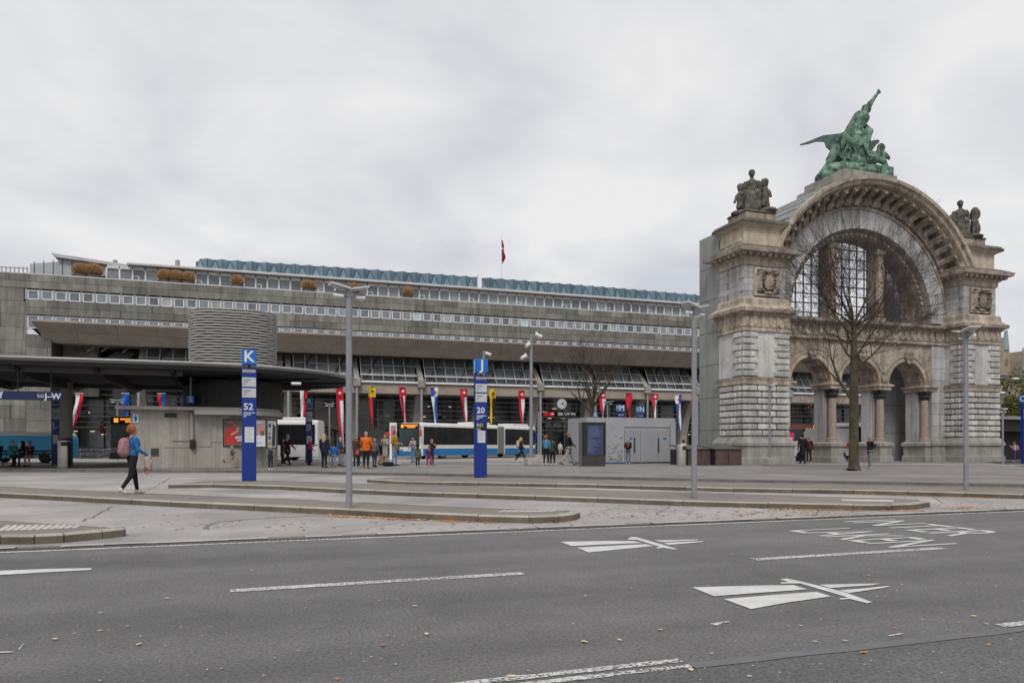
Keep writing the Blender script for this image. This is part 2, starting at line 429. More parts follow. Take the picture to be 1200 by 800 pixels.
# edge line with drain channel behind it
mb = MB(); strip(mb, -40, 70, ROAD_V - .13, ROAD_V - .02, ragged=.012, step=.3, gaps=.0); mb.build('edge_line', worn_p, road)
mb = MB()
for i in range(900):
    x = -14 + i * .055
    mb.box(x, x + .03, ROAD_V + .02, ROAD_V + .16, -.02, .012)
mb.build('drain_grate', mat('cast_iron', (.09, .08, .07), .6, 5, .2, metal=.5), road)
B('drain_channel', -400, 400, ROAD_V + .005, ROAD_V + .18, -.03, .006, mat('drain_dark', (.13, .125, .12), .9), road)
mb = MB(); strip(mb, -40, 70, ROAD_V + .20, ROAD_V + .34, z=.016, ragged=.02, step=.5, gaps=.3); mb.build('gutter_band', mat('gutter_stone', (.42, .40, .385), .85, 2, .2, fine=.15), road)
# lane dashes
dv0 = (gp(270, 691)[1] + gp(1110, 643)[1]) / 2
dl = []
for x0p, y0p, x1p, y1p in ((270, 691, 613, 672), (885, 656, 1110, 643)):
    x0, x1 = gp(x0p, y0p)[0], gp(x1p, y1p)[0]; dl.append((x0, x1))
    mb = MB()
    strip(mb, x0, x1, dv0 - .07, dv0 + .07, ragged=.006, step=.08)
    mb.build('lane_dash', worn_p, road)
gapu = dl[1][0] - dl[0][1]; ln = dl[0][1] - dl[0][0]
for k in (1, 2, 3):
    x0 = dl[1][0] + k * (ln + gapu); mb = MB(); strip(mb, x0, x0 + ln, dv0 - .07, dv0 + .07, ragged=.006, step=.08); mb.build('lane_dash', worn_p, road)
x0, x1 = gp(560, 799)[0], gp(803, 777)[0]; nv = gp(700, 786.5)[1]
for off, wd_ in ((3.675 - nv, .06), (3.785 - nv, .065)):
    mb = MB(); strip(mb, x0 - 1.2, x1 + .05 * (off > 0), nv + off, nv + off + wd_, ragged=.006, step=.08); mb.build('lane_dash', worn_p, road)
xr = gp(1178, 735)[0]; mb = MB(); strip(mb, xr, xr + 2.6, 3.77, 3.86, ragged=.006, step=.08); mb.build('lane_dash', worn_p, road)
# arrow shafts at the left
def flat(name, pix, m=white_p, z=.007, parent=road):
    p = [gp(a, b) for a, b in pix]; mb = MB(); n = len(p)
    ar = sum(p[i][0] * p[(i + 1) % n][1] - p[(i + 1) % n][0] * p[i][1] for i in range(n))
    if ar < 0: p = p[::-1]
    mb.add([(q[0], q[1], z) for q in p], [tuple(range(n))]); return mb.build(name, m, parent)
flat('arrow_shaft', [(-60, 671.5), (0, 669), (60, 666.7), (107, 666), (107, 668), (60, 670.5), (0, 674), (-60, 677.5)])
flat('arrow_shaft', [(-30, 764.8), (12, 764), (18, 764.6), (-30, 767.3)])
flat('paint_scrap', [(21, 761.5), (27, 754.5), (28, 754.7), (23, 761.8)], worn_p)
flat('paint_scrap', [(831, 731.5), (843, 729.5), (852, 728.3), (856, 729), (846, 731), (842, 733.5), (838, 733.2)], worn_p)
flat('paint_scrap', [(1040, 745), (1058, 742), (1061, 743), (1043, 746)], worn_p)
# motorway symbols
def motorway(px):
    for poly in px: flat('motorway_symbol', poly)
motorway([[(811, 688.5), (893, 686.3), (930, 686), (946, 691), (895, 694.5), (837, 699)],
          [(848, 702.3), (905, 697.5), (957, 693.8), (974, 699.2), (925, 706), (880, 714)],
          [(914, 679.3), (922, 678.2), (936, 681), (990, 694.2), (1022, 706), (1016, 707.2), (996, 702.2), (985, 702.9), (983.5, 701.5), (994, 700.6), (938, 684), (915, 684), (914.8, 682.6), (924, 682.3)],
          [(960, 685.5), (1000, 684.5), (1032, 684), (1022, 686), (973, 689.3)],
          [(983, 692), (1010, 690), (1040, 687), (1044, 687.6), (1030, 690), (995, 695.2)]])
motorway([[(656.5, 635), (705, 634), (742, 634), (754, 636.3), (710, 638), (670, 640)],
          [(676, 641.8), (720, 639.5), (757, 637.8), (766, 640), (730, 643.5), (690, 647.5)],
          [(735, 632.4), (739, 629.6), (746, 629.5), (775, 638), (794, 643.5), (789, 644), (778, 642), (770, 642.8), (769, 641.6), (774, 641.2), (747, 632.6)],
          [(766, 633.3), (790, 632.9), (818, 632.3), (819, 633), (790, 634.6), (775, 635.4)],
          [(778, 636.3), (800, 635), (824, 634.2), (824.5, 635), (805, 636.8), (783, 638.6)]])
# lettering on the asphalt, read when driving to the right
def road_word(word, pa, pb, px_top):
    a, b, c = gp(*pa), gp(*pb), gp(*px_top)
    w = abs(b[1] - a[1]); hgt = abs(c[0] - a[0])
    cu = bpy.data.curves.new('t', 'FONT'); cu.body = word; cu.size = 1; cu.align_x = 'LEFT'; ob = bpy.data.objects.new('t', cu)
    me = bpy.data.meshes.new_from_object(ob); bpy.data.objects.remove(ob); me.materials.clear(); me.materials.append(white_p); me.name = 'road_lettering'
    vx = [v.co.x for v in me.vertices]; vy = [v.co.y for v in me.vertices]
    sx = w / (max(vx) - min(vx)); sy = hgt / (max(vy) - min(vy))
    put('road_lettering', me, road, frame((0, -sx, 0), (sy, 0, 0), (0, 0, 1), (a[0], a[1], .007)))
road_word('LAKEN', (921, 621.5), (1036, 641.5), (990, 618))
road_word('INTER', (984, 610.8), (1080, 629.5), (1045, 608.4))

# concrete bus lanes behind the road: slabs laid along the islands
def clip_poly(poly, nx, ny, d):              # keep points with nx*x + ny*y >= d
    out = []; n = len(poly)
    for i in range(n):
        a, b = poly[i], poly[(i + 1) % n]; da, db = nx * a[0] + ny * a[1] - d, nx * b[0] + ny * b[1] - d
        if da >= 0: out.append(a)
        if (da >= 0) != (db >= 0):
            t = da / (da - db); out.append((a[0] + (b[0] - a[0]) * t, a[1] + (b[1] - a[1]) * t))
    return out
lanes = tag(MB().box(-120, 140, ROAD_V + .19, 60, -.035, -.006).build('bus_lane', conc_dark), 'pale concrete bus lanes between the raised islands', 'bus lane', kind='structure')
e1 = (gp(1092, 598) - gp(197, 568)).normalized(); e2 = Vector((-e1.y, e1.x, 0))
for i in range(-9, 10):
    for j in range(-9, 9):
        off = (j % 2) * 2.4
        o = gp(600, 590) + e1 * (i * 6.2 + off) + e2 * (j * 3.9); g = .012
        q = [o + e1 * g + e2 * g, o + e1 * (6.2 - g) + e2 * g, o + e1 * (6.2 - g) + e2 * (3.9 - g), o + e1 * g + e2 * (3.9 - g)]
        q = clip_poly([(p[0], p[1]) for p in q], 0, 1, ROAD_V + .34)
        q = clip_poly(q, 0, -1, -46) if q else q
        if len(q) < 3: continue
        mid = Vector((sum(p[0] for p in q) / len(q), sum(p[1] for p in q) / len(q), 0))
        if dpt(mid) < 6 or abs((mid[0] * CA - mid[1] * SA) / dpt(mid)) > 1.0: continue
        MB().prism(q, -.03, .012).build('concrete_slab', conc_lane, lanes)
# long cracks and stains in the concrete
crack_m = mat('crack_filler', (.16, .155, .148), .9, 3, .2)
random.seed(21)
def crack(pix, w=.05):
    mb = MB(); P = [gp(a, b) for a, b in pix]; Q = []
    for a, b in zip(P, P[1:]):
        n = max(2, int((b - a).length / .25))
        for t in range(n): Q.append(a.lerp(b, t / n) + Vector((random.uniform(-.05, .05), random.uniform(-.05, .05), 0)))
    Q.append(P[-1])
    for a, b in zip(Q, Q[1:]):
        d = (b - a).normalized(); s = Vector((-d.y, d.x, 0)) * w * random.uniform(.2, .5)
        mb.add([a - s + Vector((0, 0, .0155)), b - s + Vector((0, 0, .0155)), b + s + Vector((0, 0, .0155)), a + s + Vector((0, 0, .0155))], [(0, 1, 2, 3)])
    mb.build('crack', crack_m, lanes)
def road_crack(pix, w=.012):
    mb = MB(); Q = []
    P = [gp(a, b) for a, b in pix]
    for a, b in zip(P, P[1:]):
        n = max(2, int((b - a).length / .08))
        for t in range(n): Q.append(a.lerp(b, t / n) + Vector((random.uniform(-.02, .02), random.uniform(-.02, .02), 0)))
    for a, b in zip(Q, Q[1:]):
        d = (b - a).normalized(); s = Vector((-d.y, d.x, 0)) * w * random.uniform(.2, .6); z = Vector((0, 0, .005)); mb.add([a - s + z, b - s + z, b + s + z, a + s + z], [(0, 1, 2, 3)])
    mb.build('crack', mat('road_crack', (.07, .07, .07), .95), road)
for pix in ([(366, 738), (374, 736), (384, 737)], [(380, 735), (392, 737)], [(352, 737), (358, 738)]): road_crack(pix, .006)
crack([(240, 620), (255, 612), (290, 609), (350, 606), (400, 604)], .09)
crack([(97, 612), (118, 601), (132, 594)], .05)
crack([(170, 577), (200, 560)], .04)
crack([(768, 604), (785, 594)], .04)

# raised islands with granite kerbs
def resample(P, step):
    out = [P[0]]
    for a, b in zip(P, P[1:]):
        n = max(1, round((b - a).length / step))
        for t in range(1, n + 1): out.append(a.lerp(b, t / n))
    return out
def island(pix, label, name='traffic_island', w=.16, kerb_pts=None, closed=True, step=1.25, kind='structure', z=PZ, top_m=None):
    P = [gp(a, b, z) for a, b in pix]
    n = len(P); ar = sum(P[i][0] * P[(i + 1) % n][1] - P[(i + 1) % n][0] * P[i][1] for i in range(n))
    if ar < 0: P = P[::-1]
    nrm = []
    for i in range(n):
        a, b, c = P[i - 1], P[i], P[(i + 1) % n]
        d1, d2 = (b - a).normalized(), (c - b).normalized(); m = Vector((-d1.y - d2.y, d1.x + d2.x, 0))
        m = m.normalized() if m.length > .05 else Vector((-d2.y, d2.x, 0)); nrm.append(m / max(.5, abs(m.dot(Vector((-d2.y, d2.x, 0))))))
    top = tag(MB().prism([((p + q * w * .9)[0], (p + q * w * .9)[1]) for p, q in zip(P, nrm)], -.03, z - .008).build(name, top_m or pave), label, 'traffic island', kind=kind)
    for i in range(n):
        a, b, na, nb = P[i], P[(i + 1) % n], nrm[i], nrm[(i + 1) % n]; L = (b - a).length
        if L < .05: continue
        k = max(1, round(L / step)); g = min(.006 / L, .05)
        for t in range(k):
            t0, t1 = t / k + g, (t + 1) / k - g
            o0, o1 = a.lerp(b, t0), a.lerp(b, t1); i0, i1 = (a + na * w).lerp(b + nb * w, t0), (a + na * w).lerp(b + nb * w, t1)
            c0, c1 = o0.lerp(i0, .14), o1.lerp(i1, .14); h = z + random.uniform(-.004, .004)
            mbk = MB(); sec0 = [(o0, -.03), (o0, h - .022), (c0, h), (i0, h), (i0, -.03)]; sec1 = [(o1, -.03), (o1, h - .022), (c1, h), (i1, h), (i1, -.03)]
            vs = [(p[0], p[1], q) for p, q in sec0] + [(p[0], p[1], q) for p, q in sec1]
            mbk.add(vs, [(4, 3, 2, 1, 0), (5, 6, 7, 8, 9), (0, 1, 6, 5), (3, 4, 9, 8)]); o_ = len(mbk.v) - 10; mbk.add([vs[1], vs[2], vs[7], vs[6], vs[2], vs[3], vs[8], vs[7]], [(0, 1, 2, 3), (4, 5, 6, 7)], 1)
            mbk.build('kerb_stone', [kerb_m, kerb_top], top)
    return top
isl_a = island([(-160, 569.5), (0, 577), (200, 587), (409, 596), (480, 599.8), (560, 603.2), (620, 604.6), (655, 603.6), (674, 601.3), (680, 598.8), (668, 597.2), (600, 595), (480, 590), (330, 583), (180, 577.5), (0, 569), (-160, 562)],
               'brown raised bus island with lamp post and rounded kerbed tip by the road')
isl_b = island([(197, 567.2), (250, 566.6), (330, 568.8), (400, 572.3), (480, 575.6), (560, 578), (700, 582.5), (800, 586), (900, 588.6), (1000, 590.7), (1045, 590.9), (1075, 589.5), (1090, 587), (1082, 584.8), (1050, 583.4), (1000, 582), (860, 578), (700, 573.5), (560, 569.5), (480, 567.2), (400, 565), (320, 562.8), (270, 562.3), (230, 563.8)],
               'long raised bus island with blue stop pillar at one end')
isl_c = island([(430, 561), (475, 563.6), (560, 564.8), (700, 567), (860, 571.3), (1000, 573.6), (1132, 576.6), (1200, 578.6), (1340, 583), (1340, 576), (1200, 571), (1000, 567.2), (860, 564.9), (700, 561.6), (600, 559.4), (540, 558.3), (470, 558.3)],
               'long raised bus island beside the plaza carrying the other stop pillar')
isl_z = island([(-170, 629.5), (0, 627), (40, 626.8), (75, 625.2), (120, 621.2), (146, 618.4), (147.5, 617.2), (132, 616), (60, 611.5), (0, 607.5), (-170, 598)],
               'short kerbed island end with cream tactile stripes')
# tactile stripes
def tactile(rows, parent, z=PZ - .003):
    for r in rows:
        p = [gp(a, b, z) for a, b in r]; mb = MB(); n = len(p)
        ar = sum(p[i][0] * p[(i + 1) % n][1] - p[(i + 1) % n][0] * p[i][1] for i in range(n))
        if ar < 0: p = p[::-1]
        mb.add([(q[0], q[1], z) for q in p], [tuple(range(n))]); mb.build('tactile_strip', tactile_m, parent)
st = []
for k in range(11):
    x = -4 + k * 8.6; t = k / 10
    st.append([(x, 621.3 - 3 * t), (x + 7, 617.6 - 2.6 * t), (x + 12 - 3 * t, 614.8 - 1.2 * t), (x + 17 - 3 * t, 615 - 1.2 * t), (x + 13, 618.2 - 2.8 * t), (x + 6, 622 - 3.4 * t)])
tactile(st, isl_z)
tactile([[(582 + k * 7.2, 599.6 - .05 * k), (590 + k * 7.2, 597.4), (595 + k * 7.2, 597.5), (588 + k * 7.2, 599.8 - .05 * k)] for k in range(9)], isl_a)
tactile([[(985, 584.6), (1048, 585.2), (1046, 588), (1030, 587.4), (988, 586.6)]], isl_b)
# the plaza: everything behind stands on it
pz_pix = [(-260, 549.5), (0, 550), (200, 550.6), (330, 551), (425, 553.4), (500, 554.4), (600, 556.2), (700, 558.2), (800, 560.2), (860, 561.8), (1000, 563.6), (1200, 567), (1420, 571)]
Pz = [gp(a, b, PZ) for a, b in pz_pix]
plaza = tag(MB().prism([(p[0], p[1] + .15) for p in Pz] + [(160, 160), (-160, 160)], -.03, PZ - .008).build('pavement', plaza_m), 'wide grey asphalt station plaza behind a dark kerb', 'pavement', kind='structure')
dk = mat('kerb_dark', (.13, .125, .115), .85, 2, .25, .3, 40, rnd=.15, fine=.15)
for a, b in zip(Pz, Pz[1:]):
    L = (b - a).length; k = max(1, round(L / 1.5)); d = (b - a).normalized(); nn = Vector((-d.y, d.x, 0)) * .18
    for t in range(k):
        p, q = a.lerp(b, t / k + .004 / L), a.lerp(b, (t + 1) / k - .004 / L)
        MB().prism([(p[0], p[1]), (q[0], q[1]), ((q + nn)[0], (q + nn)[1]), ((p + nn)[0], (p + nn)[1])], -.03, PZ).build('kerb_stone', dk, plaza)
def sheet(name, pix, m, z, parent):
    p = [gp(a, b, PZ) for a, b in pix]; mb = MB(); n = len(p)
    ar = sum(p[i][0] * p[(i + 1) % n][1] - p[(i + 1) % n][0] * p[i][1] for i in range(n))
    if ar < 0: p = p[::-1]
    mb.add([(q[0], q[1], PZ + z) for q in p], [tuple(range(n))]); return mb.build(name, m, parent)
sheet('concrete_strip', [(-100, 541), (150, 541), (330, 541), (480, 541), (640, 540), (640, 536.5), (330, 536.5), (-100, 537)], conc_lane, -.004, plaza)
for a, b in ((340, 560), (0, 60), (470, 640)): sheet('kerb_line', [(a, 543.4), (b, 543.2), (b, 542.6), (a, 542.8)], tactile_m, .0, plaza)
wp = [(920, 543.5), (1060, 544), (1250, 545), (1250, 544.3), (1060, 543.5), (920, 543)]
sheet('stone_band', wp, tactile_m, 0, plaza)
sheet('stone_band', [(880, 553.5), (1250, 556.5), (1250, 553), (880, 550.5)], mat('warm_paving', (.225, .195, .18), .9, .6, .15, fine=.12), -.003, plaza)

# ------------------------------------------------------------------ station building
VW = 76.0                                   # upper wall plane
stone_dark = mat('facade_stone', (.205, .20, .172), .8, .9, .2, .15, 20, rnd=.24, fine=.2, fscale=10, streak=.65)
stone_belly = mat('belly_stone', (.33, .285, .24), .85, .9, .14, .2, 30, rnd=.05, fine=.16, fscale=9)
concrete = mat('concrete', (.30, .278, .25), .85, 1.1, .18, .25, 25, fine=.10, streak=.35)
joint = mat('joint_dark', (.06, .058, .052), .95, 3, .1)  # dark backing colour that shows in the joints between panels
white_fr = mat('white_frame', (.76, .78, .80), .5, 2, .06)
alu = mat('aluminium', (.50, .51, .52), .45, 3, .08, metal=.4)
glass_sky = mat('window_glass', (.17, .205, .235), .06, 1.5, .25, rnd=.35, spec=.9)
glass_dark = mat('dark_glass', (.10, .108, .11), .12, .5, .8, spec=.6)
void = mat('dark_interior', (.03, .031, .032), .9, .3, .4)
black_m = mat('black_metal', (.018, .018, .02), .5, 3, .2)
grey_m = mat('grey_metal', (.33, .335, .345), .45, 4, .08, metal=.35)
UL, UR = uu(-260, VW), uu(1075, VW)
uW0 = uu(30, VW)                             # window rows start here
zP = zz(400, 344, VW)                        # parapet top
z1t, z1b = zz(32, 337.5, VW), zz(32, 350.2, VW)
z2t, z2b = zz(32, 368, VW), zz(32, 384, VW)
st = thing('station_building', 'long grey stone railway station with strip windows, glazed canopy and blue folded roof', 'station', (10, VW, PZ))
# carcass
mb = MB(); mb.box(UL, UR, VW + .32, VW + 9, z1t - .05, zP - .02); mb.box(UL, UR, VW + .32, VW + 9, z2t - .05, z1b + .03)
mb.box(UL, uW0 - .02, VW + .32, VW + 9, PZ, z2t); mb.box(UL, uW0, VW + .3, VW + 8, z1b, z1t); mb.build('wall', joint, st)
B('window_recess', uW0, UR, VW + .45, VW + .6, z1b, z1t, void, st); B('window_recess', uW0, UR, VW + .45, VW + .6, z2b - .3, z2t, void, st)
B('parapet_coping', UL, UR, VW + .15, VW + .6, zP - .02, zP + .07, alu, st)
random.seed(5)
def panels(x0, x1, z0, z1, rows, wmean, maxn, front=VW):
    hh = (z1 - z0) / rows; cnt = 0
    for r in range(rows):
        x = x0 - random.uniform(0, wmean * .5)
        while x < x1:
            w = wmean * random.choice((.75, 1, 1, 1.3))
            a, b = max(x, x0), min(x + w, x1); x += w
            if b - a < .15: continue
            w_ = round(b - a, 1)
            me = block_mesh('stone_panel', round((b - a) / .05) * .05 - .02, .3, hh - .022, .008, stone_dark)
            put('stone_panel', me, st, Matrix.Translation(((a + b) / 2, front + random.uniform(0, .02), z0 + r * hh)))
panels(uW0 - 9, UR - 4, z1t + .02, zP - .03, 2, 2.1, 0)
panels(uW0, UR - 4, z2t + .02, z1b - .02, 2, 2.3, 0)
panels(uW0 - 9, uW0, PZ, z1t, 13, 2.2, 0)
panels(uW0, uu(60, VW), PZ, z2b - .6, 10, 2.2, 0)
panels(uu(60, 80), uu(116, 80), 6.0, 12.5, 6, 2.0, 0, front=80.0); B('wall', uu(60, 80), uu(116, 80), 80.32, 81, 6.0, 12.5, joint, st)
# windows of the two upper rows
mod = (uu(46.5, VW) - uu(30, VW))
nW = int((uu(840, VW) - uW0) / mod)
def window_mesh(w, h):
    f = MB(); t = .075
    for (a, b, c, d) in ((0, t, 0, h), (w - t, w, 0, h), (t, w - t, 0, t), (t, w - t, h - t, h)): f.box(a, b, 0, .12, c, d)
    p = MB().box(t, w - t, .06, .09, t, h - t)
    return f.mesh('window', white_fr), p.mesh('pane', glass_sky)
w1f, w1p = window_mesh(mod * .80, z1b * 0 + (z1t - z1b) * .86); w2f, w2p = window_mesh(mod * .80, (z2t - z2b) * .95)
pier_g = mat('pier_grey', (.34, .34, .335), .8, 2, .1)
pier_me = MB().box(0, mod * .16, 0, .3, 0, z1t - z1b).mesh('window_pier', pier_g)
pier2_me = MB().box(0, mod * .16, 0, .3, 0, z2t - z2b).mesh('window_pier', pier_g)
bright = mat('lit_blind', (.42, .56, .58), .5, 1, .1); bright_me = w1p.copy(); bright_me.materials.clear(); bright_me.materials.append(bright)
rgw = random.Random(4); w1d = w1p.copy(); w1d.materials.clear(); w1d.materials.append(mat('window_dark', (.085, .105, .12), .06, 1.5, .3, rnd=.3, spec=.9)); w1l = w1p.copy(); w1l.materials.clear(); w1l.materials.append(mat('window_blind', (.30, .315, .32), .4, 1.5, .2, rnd=.25))
for i in range(nW):
    x = uW0 + i * mod
    w = put('window', w1f, st, Matrix.Translation((x + .1 * mod, VW + .14, z1b + .02)))
    put('pane', bright_me if i in (32, 43) else rgw.choice((w1p, w1p, w1p, w1d, w1l)), w, Matrix.Translation((x + .1 * mod, VW + .14, z1b + .02)))
    put('window_pier', pier_me, st, Matrix.Translation((x - .08 * mod, VW + .1, z1b)))
    w = put('window', w2f, st, Matrix.Translation((x + .1 * mod, VW + .14, z2b)))
    put('pane', w2p, w, Matrix.Translation((x + .1 * mod, VW + .14, z2b)))
    put('window_pier', pier2_me, st, Matrix.Translation((x - .08 * mod, VW + .1, z2b)))
mb = MB(); zw = z2b - .55; xw = uW0
mb.xz([(xw - .12, z2t), (xw, z2t), (xw, zw), (xw - .12, zw)], VW + .05, VW + .3); mb.build('window_reveal', white_fr, st)
mb = MB().xz([(xw, zw), (xw + 1.0, zw), (xw + .35, z2b + .05), (xw, z2t - .3)], VW + .2, VW + .3); mb.build('window_reveal', white_fr, st)
B('wall', uW0 - .02, uu(60, VW), VW + .32, VW + 9, PZ, z2b - .6, joint, st); B('wall', uu(60, VW), uu(116, VBT), VBT + .9, VBT + 2, 5.5, z2b, stone_dark, st) if False else None
# the sloping belly
VL = VW - 1.6; zl = zz(36, 375.6, VL); uB = uu(36, VL); VB = VL + 2.0; zb = zz(55, 401, VB); ub2 = uu(55, VB); VBT = VL + 4.9
B('belly_lip', uB, UR, VL, VW + .3, zl, zl + .12, stone_belly, st)
dvb = Vector((0, VB - VL, zb - zl)); nrm_b = Vector((1, 0, 0)).cross(dvb).normalized()
mb = MB(); sec_ = [(VL + .03, zl), (VB + .03, zb + .02), (VB + 6, zb + .3), (VB + 6, zl)]; xs_ = [uB, ub2, ub2, uB]
mb.add([(x_ + .03, y_, z_) for x_, (y_, z_) in zip(xs_, sec_)] + [(UR, y_, z_) for (y_, z_) in sec_], [(0, 1, 2, 3), (7, 6, 5, 4), (0, 4, 5, 1), (1, 5, 6, 2), (2, 6, 7, 3), (3, 7, 4, 0)]); mb.build('belly_core', stone_belly, st)
x = uB; k = 0
while x < UR - 6:
    for r, (a, b) in enumerate(((0, .48), (.49, 1))):
        w = 3.37; p0 = Vector((0, VL, zl)) + dvb * a; p1 = Vector((0, VL, zl)) + dvb * b; o = nrm_b * -.03 if nrm_b.z > 0 else nrm_b * .03
        sk = 0.0
        e0, e1_ = ((ub2 - uB) * a, (ub2 - uB) * b) if x == uB else (0, 0)
        vs = [(x + .012 + e0, p0.y + o.y, p0.z + o.z), (x + w - .012, p0.y + o.y, p0.z + o.z), (x + w - .012, p1.y + o.y, p1.z + o.z), (x + .012 + e1_, p1.y + o.y, p1.z + o.z)]
        vs += [(q[0], q[1] - o.y, q[2] - o.z) for q in vs]
        MB().add(vs, [(0, 1, 2, 3), (4, 7, 6, 5), (0, 4, 5, 1), (1, 5, 6, 2), (2, 6, 7, 3), (3, 7, 4, 0)]).build('belly_panel', stone_belly, st)
    x += 3.37
# wall behind and below the belly
VG = VBT + 4.5
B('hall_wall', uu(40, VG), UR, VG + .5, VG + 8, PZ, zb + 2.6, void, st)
# knee columns
VK = VW + .2; bay = 6.75; uK = [uu(418, VK) + bay * (i - 3) for i in range(0, 14)]; zk = zz(418, 447, VK)
col_m = mat('column_concrete', (.34, .315, .285), .8, 1.3, .14, .2, 25, fine=.08, streak=.3)
for u in uK:
    w = .55
    mb = MB(); mb.yz([(VBT - .25, zb + .1), (VBT + .6, zb + .1), (VK + .75, zk - .1), (VK + .1, zk - .75), (VK - .25, zk - .5), (VK - .2, zk + .25)], u - w / 2, u + w / 2)
    c = mb.build('strut', col_m, st)
    MB().cbox(u - .36, u + .36, VBT - .4, VBT + .5, zb - .5, zb - .02, .06).build('bearing', concrete, c)
    mb = MB(); N = 7; prof = []
    for i in range(N):
        t = i / (N - 1); z = zk - .5 - t * (zk - .5 - PZ); c_ = VK + .35 + 3.6 * (1 - (1 - t) ** 2.0) * .75; wd = .95 + .35 * t; prof.append((c_, wd, z, .34 + .2 * t))
    for (a, b) in zip(prof, prof[1:]):
        vs = []
        for c_, wd, z, hw in (a, b): vs += [(u - hw, c_, z), (u + hw, c_, z), (u + hw, c_ + wd, z), (u - hw, c_ + wd, z)]
        mb.add(vs, [(0, 1, 5, 4), (1, 2, 6, 5), (2, 3, 7, 6), (3, 0, 4, 7)])
    mb.build('column', col_m, st, smooth=False)
    h_ = MB().cbox(u - .4, u + .4, VK - .5, VK + .35, zk - .55, zk + .35, .1).build('knee_head', concrete, st)
    MB().tube([(u, VK - .2, zk - .55), (u, VK - .2, PZ)], .14, 10).build('downpipe', grey_m, st)
# canopy edge beam, light rail, glass roof
u0c, u1c = uK[0] - 3, uu(1075, VK)
B('edge_beam', u0c, u1c, VK + .05, VK + 2.4, zk - 1.15, zk - .12, stone_belly, st)
MB().tube([(u0c, VK - .12, zk + .02), (u1c, VK - .12, zk + .02)], .11, 8).build('light_rail', white_fr, st)
gz0, gz1, gv0, gv1 = zk + .1, zb - .12, VK + .3, VB + 1.3
def gl(t): return gv0 + (gv1 - gv0) * t, gz0 + (gz1 - gz0) * t
rib_m = mat('rib_white', (.36, .365, .37), .5, 3, .06); glass_roof = mat('canopy_glass', (.07, .075, .078), .2, .7, .35, rnd=.35, spec=.4)
for i, u in enumerate(uK[:-1]):
    for k in range(5):
        for r in range(3):
            a, b = u + .5 + k * (bay - 1) / 5, u + .5 + (k + 1) * (bay - 1) / 5; (ya, za), (yb, zb_) = gl(r / 3), gl((r + 1) / 3)
            e = .03
            MB().add([(a + e, ya + e, za), (b - e, ya + e, za), (b - e, yb - e, zb_), (a + e, yb - e, zb_), (a + e, ya + e, za - .04), (b - e, ya + e, za - .04), (b - e, yb - e, zb_ - .04), (a + e, yb - e, zb_ - .04)],
                     [(0, 1, 2, 3), (7, 6, 5, 4), (0, 4, 5, 1), (1, 5, 6, 2), (2, 6, 7, 3), (3, 7, 4, 0)]).build('roof_pane', glass_roof, st)
        x = u + .5 + k * (bay - 1) / 5; (ya, za), (yb, zb_) = gl(.02), gl(1)
        MB().tube([(x, ya - .3, za + .05), (x + .0, yb, zb_ + .05)], .045, 5).build('roof_rib', rib_m, st)
    for t in (.33, .66): (y, z) = gl(t); MB().tube([(u + .4, y, z + .05), (u + bay - .4, y, z + .05)], .03, 5).build('roof_rib', rib_m, st)
    for s in (1, 3):
        (ya, za), (yb, zb_) = gl(-.05), gl(1.05)
        MB().tube([(u + s * bay / 4 - .9, ya, za + .2), (u + s * bay / 4 + .9, yb, zb_ + .3)], .07, 5).build('tie_rod', black_m, st)
    (y, z) = gl(.16); MB().tube([(u + .4, y - .2, z + .28), (u + bay - .4, y - .2, z + .28)], .06, 6).build('light_rail', white_fr, st)
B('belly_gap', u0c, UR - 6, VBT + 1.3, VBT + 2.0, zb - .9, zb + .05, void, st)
# curtain wall of the hall: dark panes, mullions, louvre rails
VC = VK + 7.0; zt = zk + 1.2; uc0, uc1 = uu(62, VC), uu(1075, VC)
B('hall_glass', uc0, uc1, VC + .12, VC + .2, PZ, zt, glass_dark, st)
nm = int((uc1 - uc0) / 2.25)
for i in range(nm + 1):
    x = uc0 + i * (uc1 - uc0) / nm; B('mullion', x - .07, x + .07, VC - .06, VC + .1, PZ, zt, black_m, st)
rail_m = mat('louvre_rail', (.46, .47, .465), .5, .25, .4)
for r in range(9):
    z = PZ + 2.9 + r * .55
    B('louvre_rail', uc0, uc1, VC - .12, VC - .07, z, z + (.055 if r % 2 else .1), rail_m, st)
B('floor_slab', uc0, uc1, VC + .0, VC + .1, PZ + 2.7, PZ + 3.1, mat('slab_edge', (.14, .14, .135), .7, .3, .5), st)
random.seed(9)
warm = mat('interior_light', (.5, .42, .3), .6, 1, .1, emit=(1, .82, .55, .7)); pale = mat('interior_panel', (.30, .32, .32), .6, .6, .5)
for k in range(120):                          # furniture, panels and lamps seen through the hall glass
    x = random.uniform(uc0 + 1, uc1 - 1); z = random.choice((PZ + .2, PZ + .9, PZ + 1.6, PZ + 3.3, PZ + 4.3)); w = random.uniform(.4, 1.8); h = random.uniform(.15, .7)
    if abs(x % 2.25) < .2: continue
    B('interior_panel', x, x + w, VC - .03, VC + .11, z, z + h, pale, st)
for k in range(84):
    x = random.uniform(uc0 + 1, uc1 - 1); z = random.choice((PZ + 2.5, PZ + 5.6, PZ + 2.2, PZ + 4.4)); B('interior_lamp', x, x + random.uniform(.1, .5), VC - .02, VC + .11, z, z + .07, warm, st)
# door leaves at pavement level
for i in range(0, nm, 2):
    x = uc0 + (i + .5) * (uc1 - uc0) / nm
    if x < uu(360, VC): continue
    f = MB()
    for (a, b, c, d) in ((-.95, -.88, 0, 2.5), (.88, .95, 0, 2.5), (-.04, .04, 0, 2.5), (-.95, .95, 2.42, 2.55), (-.95, .95, 1.0, 1.06)): f.box(x + a, x + b, VC - .2, VC - .1, PZ + c, PZ + d)
    f.build('door_frame', alu, st)
